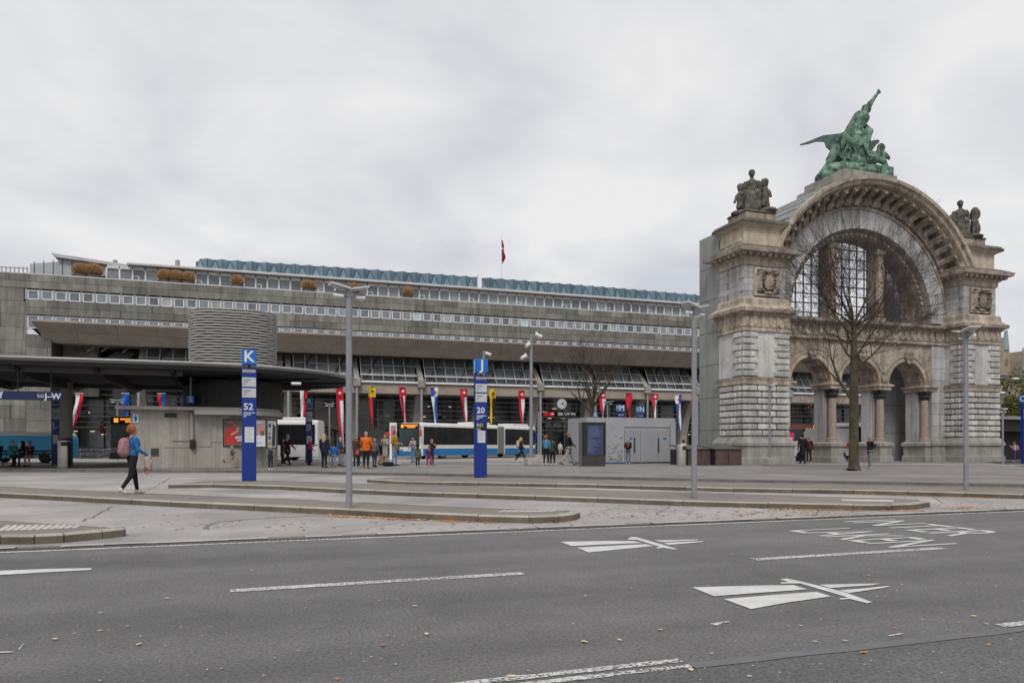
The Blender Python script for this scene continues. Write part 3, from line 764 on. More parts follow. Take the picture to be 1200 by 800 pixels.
# stair flights behind the glass, in front of the mullions in places
for (pa, pb) in (((395, 478), (478, 518)),):
    (ua, za), (ub, zb2) = uz(*pa, VC - 1.2), uz(*pb, VC - 1.2)
    MB().xz([(ua - 2.5, za), (ua, za), (ub, zb2), (ub, zb2 - .9), (ub - 1.4, zb2 - .9), (ua - 2.5, za - 1.6)], VC - 1.6, VC - .4).build('stair_flight', mat('stair_concrete', (.23, .225, .215), .8, 1, .15), st)
ua, za = uz(160, 412, VB); 
# exterior stair and plant deck at the left of the belly
(ua, za), (ub, zb2) = uz(122, 424, VK + 3), uz(148, 406, VK + 6)
MB().add([(ua, VK + 2, za), (ua + 1.8, VK + 2, za), (ua + 2.9, VK + 6, zb2), (ua + 1.1, VK + 6, zb2), (ua, VK + 2, za - .15), (ua + 1.8, VK + 2, za - .15), (ua + 2.9, VK + 6, zb2 - .15), (ua + 1.1, VK + 6, zb2 - .15)],
         [(0, 1, 2, 3), (7, 6, 5, 4), (0, 4, 5, 1), (1, 5, 6, 2), (2, 6, 7, 3), (3, 7, 4, 0)]).build('glass_stair', mat('stair_glass', (.26, .30, .345), .3, 1, .1), st)
for s in (0, 1.8, -1.2):
    MB().tube([(ua + s, VK + 2, za + .9), (ua + s + 1.1, VK + 6, zb2 + .9)], .05, 6).build('stair_rail', white_fr, st)
# clock and railway sign
uk, zc = uz(658.5, 473, VC - .5); rc = 6.3 * (VC - .5) / ray(658)[1] / FPX
ck = MB().tube([(uk, VC - .5, zc), (uk, VC - .35, zc)], rc, 28).build('clock', mat('clock_face', (.75, .76, .78), .5, 2, .03, emit=(.9, .95, 1, .3)), st)
MB().tube([(uk + rc * 1.03 * math.cos(q * math.pi / 14), VC - .5, zc + rc * 1.03 * math.sin(q * math.pi / 14)) for q in range(29)], .05, 6, caps=False).build('clock_rim', grey_m, ck)
for ang, l, w in ((50, .55, .10), (118, .85, .075)):
    d = Vector((math.sin(R(ang)), 0, math.cos(R(ang)))); n_ = Vector((d.z, 0, -d.x)) * w * rc; a = Vector((uk, VC - .52, zc)) - d * rc * .15; b = Vector((uk, VC - .52, zc)) + d * rc * l
    MB().add([a - n_, a + n_, b + n_ * .7, b - n_ * .7], [(0, 1, 2, 3)]).build('clock_hand', black_m, ck)
for k in range(12):
    d = Vector((math.sin(k * math.pi / 6), 0, math.cos(k * math.pi / 6))); n_ = Vector((d.z, 0, -d.x)) * .05 * rc; a = Vector((uk, VC - .51, zc)) + d * rc * .74; b = Vector((uk, VC - .51, zc)) + d * rc * .93
    MB().add([a - n_, a + n_, b + n_, b - n_], [(0, 1, 2, 3)]).build('clock_mark', black_m, ck)
u0s, zs0 = uz(637, 487.2, VC - .5); u1s, zs1 = uz(649.5, 482.6, VC - .5)
red_sign = mat('sign_red', (.62, .03, .035), .5, 2, .05, emit=(.8, .04, .05, .25))
B('sign_board', u0s, u1s, VC - .6, VC - .45, zs0, zs1, red_sign, st)
sg = mat('sign_white', (.8, .8, .8), .5, emit=(1, 1, 1, .35))
B('sign_ground', u1s, uu(678, VC), VC - .55, VC - .46, zs0, zs1, black_m, st)
text('lettering', 'SBB CFF FFS', (zs1 - zs0) * 1.0, sg, st, FACE((u1s + (uu(676, VC) - u1s) / 2 , VC - .57, (zs0 + zs1) / 2)), bold=0.0, sx=.93)
hw = (zs1 - zs0) * .32; cx = u1s - hw * 1.9; czz = (zs0 + zs1) / 2
mbq = MB(); mbq.box(cx - hw * 1.1, cx + hw * 1.1, VC - .62, VC - .605, czz - hw * .16, czz + hw * .16); mbq.box(cx - hw * .16, cx + hw * .16, VC - .63, VC - .605, czz - hw, czz + hw)
for s in (-1, 1): mbq.xz([(cx + s * hw * .55, czz + hw * .6), (cx + s * hw * 1.25, czz), (cx + s * hw * .55, czz - hw * .6), (cx + s * hw * .75, czz)], VC - .635, VC - .606)
mbq.build('arrow_emblem', sg, st)
# recessed glazed top storey
VT = VW + 2.2; zE = zz(600, 338.5, VT - .8) - .24; ut0 = uu(125, VT); URT = uu(880, VT)
B('top_storey_back', ut0, URT, VT + 1.6, VT + 2, zP - .3, zE, void, st)
np_ = int((uu(870, VT) - ut0) / (mod * 1.02)); pw = mod * 1.02
gtop = mat('top_glass', (.20, .225, .235), .08, .5, .4, rnd=.4, spec=.8)
g_me = MB().box(.04, pw - .04, .02, .05, 0, zE - zP - .35).mesh('glazing', gtop)
p_me = MB().box(-.075, .075, -.1, .08, 0, zE - zP - .3).mesh('glazing_post', mat('post_white', (.74, .75, .76), .5))
rl_me = MB().box(.05, pw - .05, -.02, .015, .5, .56).mesh('glazing_rail', white_fr)
h_me = MB().box(.05, pw - .05, -.16, .1, 0, .32).mesh('blind_box', mat('blind_box', (.60, .59, .57), .6, 2, .15, rnd=.12))
for i in range(np_):
    x = ut0 + i * pw; T = Matrix.Translation((x, VT, zP - .05))
    put('glazing', g_me, st, T); put('glazing_post', p_me, st, T); put('blind_box', h_me, st, Matrix.Translation((x, VT, zE - .42)))
    if i % 3: put('glazing_rail', rl_me, st, T)
    if i % 5 == 2: B('glazing_post', x + pw * .45, x + pw * .52, VT - .05, VT + .015, zP - .05, zP + .85, white_fr, st); B('glazing_rail', x + pw * .1, x + pw * .45, VT - .04, VT + .012, zP + .8, zP + .87, white_fr, st)
eave_m = mat('eave', (.46, .45, .44), .55, .8, .12)
mb = MB().yz([(VT - .8, zE - .06), (VT - .8, zE + .08), (VT - .5, zE + .22), (VT + 4, zE + .3), (VT + 4, zE - .1)], uu(150, VT), URT); mb.build('eave', eave_m, st)
# slanted white roof house at the left
v2 = VT + 1
pts = [uz(a, b, v2) for a, b in ((35, 322), (35, 309), (69, 306.5), (60.5, 297.2), (135, 308), (160, 316), (160, 324))]
MB().xz(pts, v2, v2 + 6).build('roof_house', mat('white_cladding', (.40, .41, .42), .6, .5, .12, fine=.05), st)
a, b, c = uz(60, 296.8, v2 - .3), uz(150, 310.5, v2 - .3), uz(205, 315.5, v2 - .3)
MB().xz([a, b, c, (c[0], c[1] - .2), (b[0], b[1] - .25), (a[0] + .4, a[1] - .35)], v2 - .5, v2 + 6.2).build('roof_house_edge', eave_m, st)
for k in range(8):
    x, z = uz(40 + k * 11, 322, v2 - .1); _, ztop = uz(40 + k * 11, 303 + abs(k - 3) * 1.0, v2 - .1)
    B('cladding_joint', x - .03, x + .03, v2 - .02, v2 + .02, z, min(ztop, z + 1.6 + .15 * k), joint, st)
# folded blue roof
VR = VT + 2.6; zr0, zr1 = zE + .12, zz(230, 304, VR); ur0, ur1 = uu(225, VR), uu(826, VR)
blue_roof = mat('blue_roof', (.13, .20, .25), .5, .6, .18, rnd=.2, fine=.06)
nR = int((ur1 - ur0) / 1.42); mw = (ur1 - ur0) / nR
H = zr1 - zr0
up = MB().add([(0, 0, 0), (mw, 0, 0), (mw / 2, .55, H), (0, .15, 0), (mw, .15, 0), (mw / 2, .65, H)], [(0, 1, 2), (5, 4, 3), (0, 3, 4, 1), (1, 4, 5, 2), (2, 5, 3, 0)]).mesh('roof_fold', blue_roof)
dn_l = MB().add([(mw, 0, 0), (mw, -.04, H * .99), (mw / 2, .55, H)], [(0, 1, 2)]).mesh('roof_fold', blue_roof)
dn_r = MB().add([(mw, 0, 0), (mw * 1.5, .55, H), (mw, -.04, H * .99)], [(0, 1, 2)]).mesh('roof_fold', blue_roof)
seam_me = MB().tube([(0, -.03, 0), (mw / 2, .52, H)], .022, 4).tube([(mw, -.03, 0), (mw / 2, .52, H)], .022, 4).tube([(mw, -.04, 0), (mw, -.08, H * .99)], .022, 4).mesh('roof_seam', mat('roof_seam', (.03, .045, .06), .6))
for i in range(nR):
    q_ = (i + .5) / nR; hz_ = 1.13 + .60 * q_ - .52 * q_ * q_; T = Matrix.Translation((ur0 + i * mw, VR, zr0)) @ Matrix.Diagonal((1, 1, hz_, 1)); put('roof_fold', up, st, T); put('roof_fold', dn_l, st, T); put('roof_fold', dn_r, st, T); put('roof_seam', seam_me, st, T)
MB().box(ur0 + .3, ur1, VR + .7, VR + 8, zr0, zr1 - .03).build('roof_deck', mat('roof_deck', (.09, .14, .18), .6), st)
B('roof_vent', uu(558, VR), uu(562, VR), VR - .9, VR - .4, zr0, zz(560, 322, VR), white_fr, st)
for px in (135, 208):
    x, z = uz(px, 312, VT + 2); MB().tube([(x, VT + 2, z - .6), (x, VT + 2, z + .6)], .22, 8).build('roof_pipe', grey_m, st)
for px in range(2, 36, 5):
    x, z = uz(px, 318, VW + 1.5); MB().tube([(x, VW + 1.5, z - .2), (x, VW + 1.5, zz(px, 312.5, VW + 1.5))], .05, 5).build('roof_railing', grey_m, st)
x0, z0 = uz(0, 313, VW + 1.5); x1, z1 = uz(32, 314.5, VW + 1.5); MB().tube([(x0 - 5, VW + 1.5, z0), (x1, VW + 1.5, z1)], .05, 5).build('roof_railing', grey_m, st)

# planters with dry grass on the roof terrace
dry = mat('dry_grass', (.46, .28, .14), .95, 6, .35, .3, 30, fine=.3)
tub_m = mat('planter_tub', (.09, .08, .07), .8, 3, .2)
for i, (px, py0, py1, w) in enumerate(((95, 307, 322, 11), (110, 307, 322, 11), (193, 314, 329, 10), (206, 315, 330, 10), (220, 317, 330, 9), (278, 321, 334, 9), (362, 327, 341, 10), (415, 330, 343, 8), (478, 334, 348, 7.5))):
    u, zt_ = uz(px, py0, VW + 1.2); zb_ = zP - .05; rr = w * (VW + 1.2) / ray(px)[1] / FPX
    t = thing('planter', ('wide tub of tan dried grass by the slanted roof' if w >= 11 else 'tub of tan dried grass, one of three standing together on the roof edge' if 190 < px < 225 else 'single tub of tan dried grass below the end of the blue roof' if px < 300 else 'single round tub of tan dried grass standing before the top storey glazing'), 'planter', (u, VW + 1.2, zb_), 'planters along the roof terrace')
    MB().lathe([(rr * .7, zb_), (rr * .8, zb_ + .45), (rr * .72, zb_ + .45)], (u, VW + 1.2), 14).build('tub', tub_m, t)
    mb = MB(); rg = random.Random(i)
    for k in range(900):
        th, ph = rg.uniform(0, 6.28), math.acos(rg.uniform(-.25, 1)); cz = zb_ + .35 + (zt_ - zb_ - .35) * .42; rz_ = (zt_ - cz)
        n = Vector((math.sin(ph) * math.cos(th), math.sin(ph) * math.sin(th), math.cos(ph)))
        e = Vector((u, VW + 1.2, cz)) + Vector((n.x * rr, n.y * rr, n.z * rz_)) * rg.uniform(.82, 1.06); s = Vector((u, VW + 1.2, zb_ + .3)).lerp(e, rg.uniform(.3, .6))
        q = Vector((rg.uniform(-1, 1), rg.uniform(-1, 1), rg.uniform(-1, 1))).cross(n).normalized() * .05
        mb.add([s - q, s + q, e], [(0, 1, 2)])
    mb.build('dry_grass', dry, t)
# flag on the roof
u, zt_ = uz(587.5, 276, VT + 3); zb_ = zE + .1
t = thing('roof_flag', 'limp red flag with white cross on a white roof mast', 'flag', (u, VT + 3, zb_))
MB().tube([(u, VT + 3, zb_), (u, VT + 3, zt_)], [.09, .05], 8).build('mast', white_fr, t)
mb = MB(); z1_, z0_ = zz(587, 281, VT + 3), zz(587, 306, VT + 3); n = 14
P = []
for i in range(n + 1):
    t_ = i / n; z = z1_ + (z0_ - z1_) * t_; w = .12 + .42 * math.sin(t_ * 2.6) ** 2 * .6 + .08 * math.sin(t_ * 11)
    P.append([(u + .05, VT + 3, z), (u + .05 + w * .4, VT + 3 - .25, z - .1), (u + .05 + w * .75, VT + 3 + .15, z - .22), (u + .05 + w, VT + 3 - .1, z - .3)])
for i in range(n):
    for k in range(3): mb.add([P[i][k], P[i + 1][k], P[i + 1][k + 1], P[i][k + 1]], [(0, 1, 2, 3)], 1 if i == 5 and k < 2 else 0)
mb.build('flag_cloth', [cloth((.32, .02, .03)), cloth((.75, .74, .74))], t)

# canton banners hung under the canopy
RED, WHT, BLU, BLK, YEL = (.52, .025, .04), (.66, .67, .70), (.02, .10, .42), (.02, .02, .022), (.66, .44, .03)
def banner(i, px, y0, y1, cols, head, label, lean):
    v = VK - .9 + (.0 if px > 380 else .4); (u, zt_), zb_ = uz(px, y0, v), zz(px, y1, v); w = 4.1 * v / ray(px)[1] / FPX
    t = thing('banner', label, 'banner', (u, v, zb_), 'canton banners under the station canopy')
    mb = MB(); n = 16; names = [cloth(c) for c in cols + head]; nc = len(cols); rows = []
    for r in range(n + 1):
        t_ = r / n; z = zt_ + (zb_ - zt_) * t_; half = w * (1 - .62 * max(0, t_ - .15) ** 1.2); off = lean * w * 1.1 * max(0, t_ - .15) ** 1.3
        tw = .9 * max(0, t_ - .2)
        rows.append([(u + off + half * (2 * q / 4 - 1) * math.cos(tw), v + half * (2 * q / 4 - 1) * math.sin(tw) + .12 * math.sin(t_ * 7 + q + i), z) for q in range(5)])
    for r in range(n):
        for q in range(4):
            mi = (nc + (q * len(head) // 4)) if head and r < 4 else q * nc // 4
            mb.add([rows[r][q], rows[r + 1][q], rows[r + 1][q + 1], rows[r][q + 1]], [(0, 1, 2, 3)], mi)
    mb.build('banner_cloth', names, t)
    if head:
        e = MB(); s = w * .42; zc_ = zt_ - (zt_ - zb_) * .125
        e.box(u - s, u + s, v - .22, v - .18, zc_ - s * .35, zc_ + s * .35); e.box(u - s * .35, u + s * .35, v - .225, v - .18, zc_ - s, zc_ + s)
        e.build('emblem', cloth(WHT if head[0] == RED else (BLK if head[0] == YEL else RED)), t)
    MB().tube([(u - w * 1.1, v, zt_), (u + w * 1.1, v, zt_)], .05, 6).build('banner_bar', grey_m, t)
for i, a in enumerate((
    (93, 461, 499, [WHT, RED], [], 'white and red banner swinging aslant behind the bus shelter pillar', -2.0),
    (147, 461, 492, [BLU], [], 'plain blue banner behind the shelter roof', .3),
    (189, 461, 482, [RED, BLU], [], 'red and blue banner above the concrete kiosk', .2),
    (356, 457, 497, [WHT, RED], [], 'white and red banner above the white bus', -.4),
    (398, 452, 520, [RED, WHT], [RED], 'long red and white banner with red head beside the lamp post', 1.0),
    (436, 452, 504, [RED, BLK], [YEL], 'red and black banner with yellow head', .7),
    (472, 453, 496, [RED, BLK, WHT, RED], [RED], 'red black and white striped banner above the bus display', .7),
    (509, 454, 496, [WHT, BLU], [BLU, WHT], 'white and blue banner with chequered head', .5),
    (543.5, 455, 496, [RED, WHT], [RED, RED], 'red and white banner with red head next to the pillar lettered J', .8),
    (577.5, 456, 498, [YEL, YEL, BLK, BLK], [YEL], 'yellow and black banner', -.4),
    (611, 457, 499, [RED, WHT], [RED], 'red and white banner with white cross near the camera mast', .4),
    (706, 459, 492, [RED, WHT], [RED], 'red and white banner beside the bare tree trunk', .1),
    (737, 460, 491, [RED], [], 'plain red banner above the grey cabin', .1),
    (767, 461, 491, [RED, WHT], [RED], 'red and white banner above the cabin doors', .1),
    (795, 462, 505, [BLU, WHT], [WHT, BLU], 'blue and white banner near the stone gateway', .7))):
    banner(i, *a)

# ------------------------------------------------------------------ the stone gateway
tuff = mat('grey_tuff', (.43, .425, .415), .85, .8, .16, .2, 25, rnd=.15, fine=.2, fscale=9, streak=.7)
tuff_light = mat('pale_tuff', (.51, .50, .48), .85, .8, .14, .2, 25, rnd=.05, fine=.2, fscale=8, streak=.6)
rustic = mat('rustic_stone', (.50, .488, .46), .9, 1.4, .2, .6, 16, rnd=.2, fine=.32, fscale=9, streak=.6)
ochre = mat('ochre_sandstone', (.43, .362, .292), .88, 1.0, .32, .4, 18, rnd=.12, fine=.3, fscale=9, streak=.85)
ochre_d = mat('ochre_shade_weathered', (.32, .272, .222), .9, 1.6, .42, .6, 15, rnd=.18, fine=.4, fscale=8, streak=.85)  # darker ochre copy: shade put into the colour, plus weathering streaks
plinth_m = mat('plinth_stone', (.31, .295, .265), .9, .9, .25, .3, 22, fine=.15, streak=.5)
moss = mat('mossy_ledge', (.115, .11, .085), .95, 1.2, .35, .4, 20, fine=.2)
pink = mat('pink_granite', (.30, .235, .20), .5, 5, .15, fine=.2)
dark_cap = mat('dark_capital', (.035, .038, .036), .7, 6, .4, .6, 18)
lead_m = mat('lead_roof', (.27, .285, .275), .7, .9, .25, fine=.1, streak=.4)
clad = mat('modern_cladding', (.27, .275, .265), .7, .8, .1, rnd=.07, fine=.06, streak=.25)
VF = 37.2; CU = 37.85; VWL = 38.6; VBK = 41.2
gw = thing('stone_gateway', 'monumental old station gateway of grey stone with ochre cornices and great round arch', 'gateway', (CU, VF, PZ))
A = lambda *a, **k: B(*a, parent=gw, **k)
zc = lambda px, py, v: zz(px, py, v)
PIER = ((CU - 10.55, CU - 7.25), (CU + 7.25, CU + 10.55))
Z_PL0, Z_PL1 = 1.42, 1.82; Z_R1 = 4.95; Z_S1 = 5.45; Z_Q1 = 8.2; Z_E1 = 9.62; Z_B1 = 10.3; Z_C0 = 12.25; Z_C1 = 13.45; Z_A1 = 14.75; Z_A2 = 15.1
def band(name, x0, x1, v0, v1, prof, m, hood=None):
    """a moulded band wrapped round a rectangular pier; prof: (projection, z) pairs"""
    mb = MB()
    for p, z in prof:
        mb.v += [(x0 - p, v0 - p, z), (x1 + p, v0 - p, z), (x1 + p, v1 + p, z), (x0 - p, v1 + p, z)]
    n = len(prof)
    for i in range(n - 1):
        for k in range(4):
            k2 = (k + 1) % 4; mb.f.append((i * 4 + k, i * 4 + k2, i * 4 + 4 + k2, i * 4 + 4 + k)); mb.mi.append(1 if hood and i >= hood else 0)
    mb.f.append((3, 2, 1, 0)); mb.mi.append(0); e = (n - 1) * 4; mb.f.append((e, e + 1, e + 2, e + 3)); mb.mi.append(1 if hood else 0)
    return mb.build(name, [m, moss] if hood else m, gw)
random.seed(31)
for s, (a, b) in enumerate(PIER):
    v0, v1 = VF, VF + 2.5
    A('pier_core', a + .06, b - .06, v0 + .06, v1, PZ, Z_B1 - .05, m=mat('pier_joint_dark', (.17, .16, .145), .95, 2, .25))  # core darker than the blocks, showing in the gaps between them
    band('plinth', a, b, v0, v1, [(.30, PZ), (.30, .5), (.2, .54), (.2, 1.2), (.30, 1.25), (.30, Z_PL0), (.06, Z_PL1 - .04), (.06, Z_PL1)], plinth_m)
    ch = (Z_R1 - Z_PL1) / 8
    def block(x0, x1, z0, z1, face, m=rustic, proud=.11, c=.045):
        L = x1 - x0
        if face == 'front': me = block_mesh('rustic_block', L - .075, .25, z1 - z0 - .075, c, m); M = Matrix.Translation(((x0 + x1) / 2, v0 - proud + random.uniform(-.015, .015), z0 + .037))
        elif face == 'left': me = block_mesh('rustic_block', L - .075, .25, z1 - z0 - .075, c, m); M = Matrix.Translation((a - proud, (x0 + x1) / 2, z0 + .037)) @ Matrix.Rotation(-math.pi / 2, 4, 'Z')
        else: me = block_mesh('rustic_block', L - .075, .25, z1 - z0 - .075, c, m); M = Matrix.Translation((b + proud, (x0 + x1) / 2, z0 + .037)) @ Matrix.Rotation(math.pi / 2, 4, 'Z')
        put('rustic_block', me, gw, M)
    W = b - a; p_ = .10
    for r in range(8):
        z0 = Z_PL1 + r * ch; z1 = z0 + ch
        fr = [-p_, W * .30, W * .66, W + p_] if r % 2 == 0 else [-p_, W * .44, W * .60, W + p_] 
        if r % 2 == 0: fr = [-p_, W * .40, W * .62, W + p_]
        else: fr = [-p_, W * .30, W * .72, W + p_]
        for x0, x1 in zip(fr, fr[1:]): block(a + x0, a + x1, z0, z1, 'front')
        fl = [0, .95, 2.35] if r % 2 else [0, .6, 1.7, 2.35]
        for x0, x1 in zip(fl, fl[1:]):
            block(v0 + x0 + (.12 if x0 == 0 else 0), v0 + x1, z0, z1, 'left')
            block(v0 + x0 + (.12 if x0 == 0 else 0), v0 + x1, z0, z1, 'right')
    band('string_course', a, b, v0, v1, [(.04, Z_R1), (.12, Z_R1 + .05), (.14, Z_R1 + .25), (.2, Z_R1 + .38), (.22, Z_R1 + .44), (.04, Z_S1)], ochre, hood=4)
    # quoin zone
    band('shaft', a, b, v0, v1, [(.0, Z_S1 - .02), (.0, Z_Q1)], tuff_light)
    n = 7; qh = (Z_Q1 - Z_S1) / n
    for r in range(n):
        z0 = Z_S1 + r * qh; L = .85 if r % 2 else 1.08
        block(a - p_, a + L, z0, z0 + qh, 'front'); block(b - L, b + p_, z0, z0 + qh, 'front')
        L2 = .7 if r % 2 else .95
        block(v0 + .12, v0 + L2, z0, z0 + qh, 'left'); block(v0 + .12, v0 + L2, z0, z0 + qh, 'right')
    # middle entablature
    band('entablature', a, b, v0, v1, [(.03, Z_Q1), (.12, Z_Q1 + .03), (.12, Z_Q1 + .26), (.18, Z_Q1 + .3), (.10, Z_Q1 + .36), (.10, Z_Q1 + .95), (.2, Z_Q1 + 1.0), (.22, Z_Q1 + 1.1), (.44, Z_Q1 + 1.18), (.48, Z_Q1 + 1.38), (.4, Z_E1), (.12, Z_E1 + .25), (.1, Z_B1 - .12), (.0, Z_B1)], ochre)
    mbd = MB(); k = 0
    x = a - .1
    while x < b + .05:
        mbd.box(x, x + .16, v0 - .32, v0 - .1, Z_Q1 + 1.06, Z_Q1 + 1.165); x += .3
    y = v0 + .1
    while y < v1:
        mbd.box(a - .32, a - .1, y, y + .16, Z_Q1 + 1.06, Z_Q1 + 1.165); mbd.box(b + .1, b + .32, y, y + .16, Z_Q1 + 1.06, Z_Q1 + 1.165); y += .3
    tag(mbd.build('dentil_course', ochre, gw), kind='stuff')
    for k in range(6):                      # triglyph strips on the frieze
        x = a + .1 + k * (W - .5) / 5
        MB().cbox(x, x + .26, v0 - .17, v0 - .05, Z_Q1 + .38, Z_Q1 + .96, .02).build('frieze_block', ochre, gw)
        y = v0 + .15 + k * .45
        MB().cbox(a - .17, a - .05, y, y + .2, Z_Q1 + .38, Z_Q1 + .96, .02).build('frieze_block', ochre, gw)
    # panel storey
    band('panel_storey', a + .15, b - .15, v0 + .15, v1, [(.0, Z_B1 - .02), (.0, Z_C0)], tuff)
    hh = (Z_C0 - Z_B1) / 5
    for r in range(5):
        z0 = Z_B1 + r * hh
        me = block_mesh('ashlar_block', 1.25, .2, hh - .015, .008, tuff)
        for x in ((a + .78, b - .78) if r % 2 else (a + .78, b - .78)): put('ashlar_block', me, gw, Matrix.Translation((x, v0 + .1, z0)))
        me2 = block_mesh('ashlar_block', 1.3, .2, hh - .015, .008, tuff); q = .0 if r % 2 else .35
        for y in (v0 + .78 + q, v0 + 2.1 + q * .4):
            put('ashlar_block', me2, gw, Matrix.Translation((a + .1, y, z0)) @ Matrix.Rotation(-math.pi / 2, 4, 'Z')); put('ashlar_block', me2, gw, Matrix.Translation((b - .1, y, z0)) @ Matrix.Rotation(math.pi / 2, 4, 'Z'))
    # carved coat of arms
    cx, cz_ = (a + b) / 2 + (.12 if s == 0 else -.02), (Z_B1 + Z_C0) / 2 - .02
    fb = MB()
    for q in ((cx - .95, cx - .82, cz_ - .85, cz_ + .85), (cx + .82, cx + .95, cz_ - .85, cz_ + .85), (cx - .82, cx + .82, cz_ - .85, cz_ - .74), (cx - .82, cx + .82, cz_ + .74, cz_ + .85)): fb.box(q[0], q[1], v0 - .08, v0 + .1, q[2], q[3])
    rel = fb.build('relief_frame', ochre, gw)
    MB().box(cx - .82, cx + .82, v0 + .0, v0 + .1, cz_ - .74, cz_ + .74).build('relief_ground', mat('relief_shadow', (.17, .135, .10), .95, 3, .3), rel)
    pr = [('e', (0, 0, -.02), (.34, .13, .42), 0), ('e', (0, -.02, .62), (.2, .12, .16), 0), ('e', (0, 0, -.62), (.3, .1, .1), 0)]
    rg = random.Random(s + 4)
    for sx in (-1, 1):
        pr += [('c', (sx * .5, 0, -.4), (sx * .58, 0, .1), .11, .1, 0), ('c', (sx * .58, 0, .1), (sx * .5, -.02, .42), .12, .1, 0), ('e', (sx * .46, -.05, .5), (.14, .13, .13), 0), ('c', (sx * .55, 0, .1), (sx * .3, -.05, .2), .06, .06, 0), ('c', (sx * .5, 0, -.35), (sx * .3, -.04, -.5), .08, .06, 0), ('c', (sx * .65, 0, -.5), (sx * .72, 0, .3), .04, .05, 0)]
        for k in range(12):
            x, z = sx * rg.uniform(.35, .75), rg.uniform(-.65, .65); pr.append(('e', (x, rg.uniform(0, .03), z), (rg.uniform(.05, .1), .09, rg.uniform(.05, .1)), 0))
    for k in range(14): t = k / 14 * math.pi; pr.append(('e', (.36 * math.cos(t * 2), -.06, .42 * math.sin(t * 2) - .02), (.05, .07, .05), 0))
    put('coat_of_arms', body_mesh('coat_of_arms', pr, [ochre_d], .03, .03), rel, Matrix.Translation((cx, v0 - .05, cz_)) @ Matrix.Diagonal((1.15, 2.0, 1.08, 1)))
    # upper cornice and attic
    band('cornice', a + .15, b - .15, v0 + .15, v1, [(.03, Z_C0), (.12, Z_C0 + .04), (.14, Z_C0 + .35), (.28, Z_C0 + .45), (.3, Z_C0 + .6), (.78, Z_C0 + .72), (.85, Z_C0 + .95), (.55, Z_C0 + 1.1), (.25, Z_C1 + .05)], ochre, hood=6)
    mbd = MB(); x = a - .35
    while x < b + .3: mbd.box(x, x + .22, v0 - .48, v0 - .1, Z_C0 + .5, Z_C0 + .69); x += .46
    y = v0 + .2
    while y < v1: mbd.box(a - .48, a - .1, y, y + .22, Z_C0 + .5, Z_C0 + .69); mbd.box(b + .1, b + .48, y, y + .22, Z_C0 + .5, Z_C0 + .69); y += .46
    tag(mbd.build('dentil_course', ochre_d, gw), kind='stuff')
    band('attic', a + .2, b - .2, v0 + .2, v1, [(.1, Z_C1), (.1, Z_C1 + .12), (.02, Z_C1 + .16), (.02, Z_A1 - .2), (.12, Z_A1 - .12), (.42, Z_A1 + .02), (.45, Z_A1 + .14), (.3, Z_A2)], mat('attic_stone', (.52, .44, .35), .88, .8, .2, .2, 22, fine=.2, fscale=8, streak=.5), hood=5)
    for k in range(3):
        y = v0 + .42 + k * .82
        MB().cbox(a + .12, a + .22, y, y + .62, Z_C1 + .3, Z_A1 - .32, .03).build('attic_panel', MATS['attic_stone'], gw)
    x = (a + b) / 2 + (-.1 if s == 0 else -.2)
    band('statue_pedestal', x - 1.0, x + 1.15, v0 + .45, v1 - .2, [(.12, Z_A2 - .05), (.12, Z_A2 + .12), (0, Z_A2 + .16), (0, Z_A2 + .55), (.08, Z_A2 + .6), (.0, Z_A2 + .72)], ochre, hood=3)

# recessed wall: leg pilasters under the ring
ZS = Z_E1 + .12; RI, RO = 6.05, 7.28
for s in (-1, 1):
    x0, x1 = sorted((CU + s * RI, CU + s * RO))
    for k in range(8):
        h = (Z_Q1 - Z_PL1) / 8; put('ashlar_block', block_mesh('ashlar_block', x1 - x0 - .01, 1.4, h - .015, .01, tuff), gw, Matrix.Translation(((x0 + x1) / 2, VWL, Z_PL1 + k * h)))
    band('pilaster_plinth', x0, x1, VWL, VWL + 1.3, [(.3, PZ), (.3, .5), (.2, .54), (.2, 1.2), (.3, 1.25), (.3, Z_PL0), (.02, Z_PL1 - .04), (.02, Z_PL1 + .01)], plinth_m)
# entablature between the piers
x0, x1 = CU - 7.24, CU + 7.24
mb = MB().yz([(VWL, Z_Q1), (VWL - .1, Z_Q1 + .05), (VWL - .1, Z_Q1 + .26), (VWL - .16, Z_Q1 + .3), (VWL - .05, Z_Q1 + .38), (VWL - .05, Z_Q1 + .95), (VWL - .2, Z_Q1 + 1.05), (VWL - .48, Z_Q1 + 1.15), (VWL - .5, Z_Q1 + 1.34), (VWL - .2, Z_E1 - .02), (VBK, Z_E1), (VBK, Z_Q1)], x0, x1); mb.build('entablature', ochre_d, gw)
for k in range(26):
    x = x0 + .2 + k * (x1 - x0 - .6) / 25
    MB().cbox(x, x + .24, VWL - .13, VWL, Z_Q1 + .4, Z_Q1 + .94, .02).build('frieze_block', ochre, gw)
# arcade of three arches
bayw = 4.05; ra = 1.62; zs = 5.42; ztop = Z_Q1 + .02; vA0, vA1 = VWL + .12, VWL + 1.75
mb = MB(); N = 20
cs = [CU - bayw - .1, CU - .1, CU + bayw - .1]; cs = [c - .08 for c in cs]
edges = [x0 + .02] + [q for c in cs for q in (c - ra, c + ra)] + [x1 - .02]
for i in range(0, len(edges), 2): mb.box(edges[i], edges[i + 1], vA0, vA1, zs, ztop)
for c in cs:
    P = [(c - ra * math.cos(math.pi * k / N), zs + ra * math.sin(math.pi * k / N)) for k in range(N + 1)]
    for (a, za), (b, zb_) in zip(P, P[1:]):
        mb.add([(a, vA0, za), (b, vA0, zb_), (b, vA0, ztop), (a, vA0, ztop), (a, vA1, za), (b, vA1, zb_), (b, vA1, ztop), (a, vA1, ztop)], [(0, 1, 2, 3), (7, 6, 5, 4), (0, 4, 5, 1), (3, 2, 6, 7)])
mb.build('arcade_wall', ochre_d, gw)
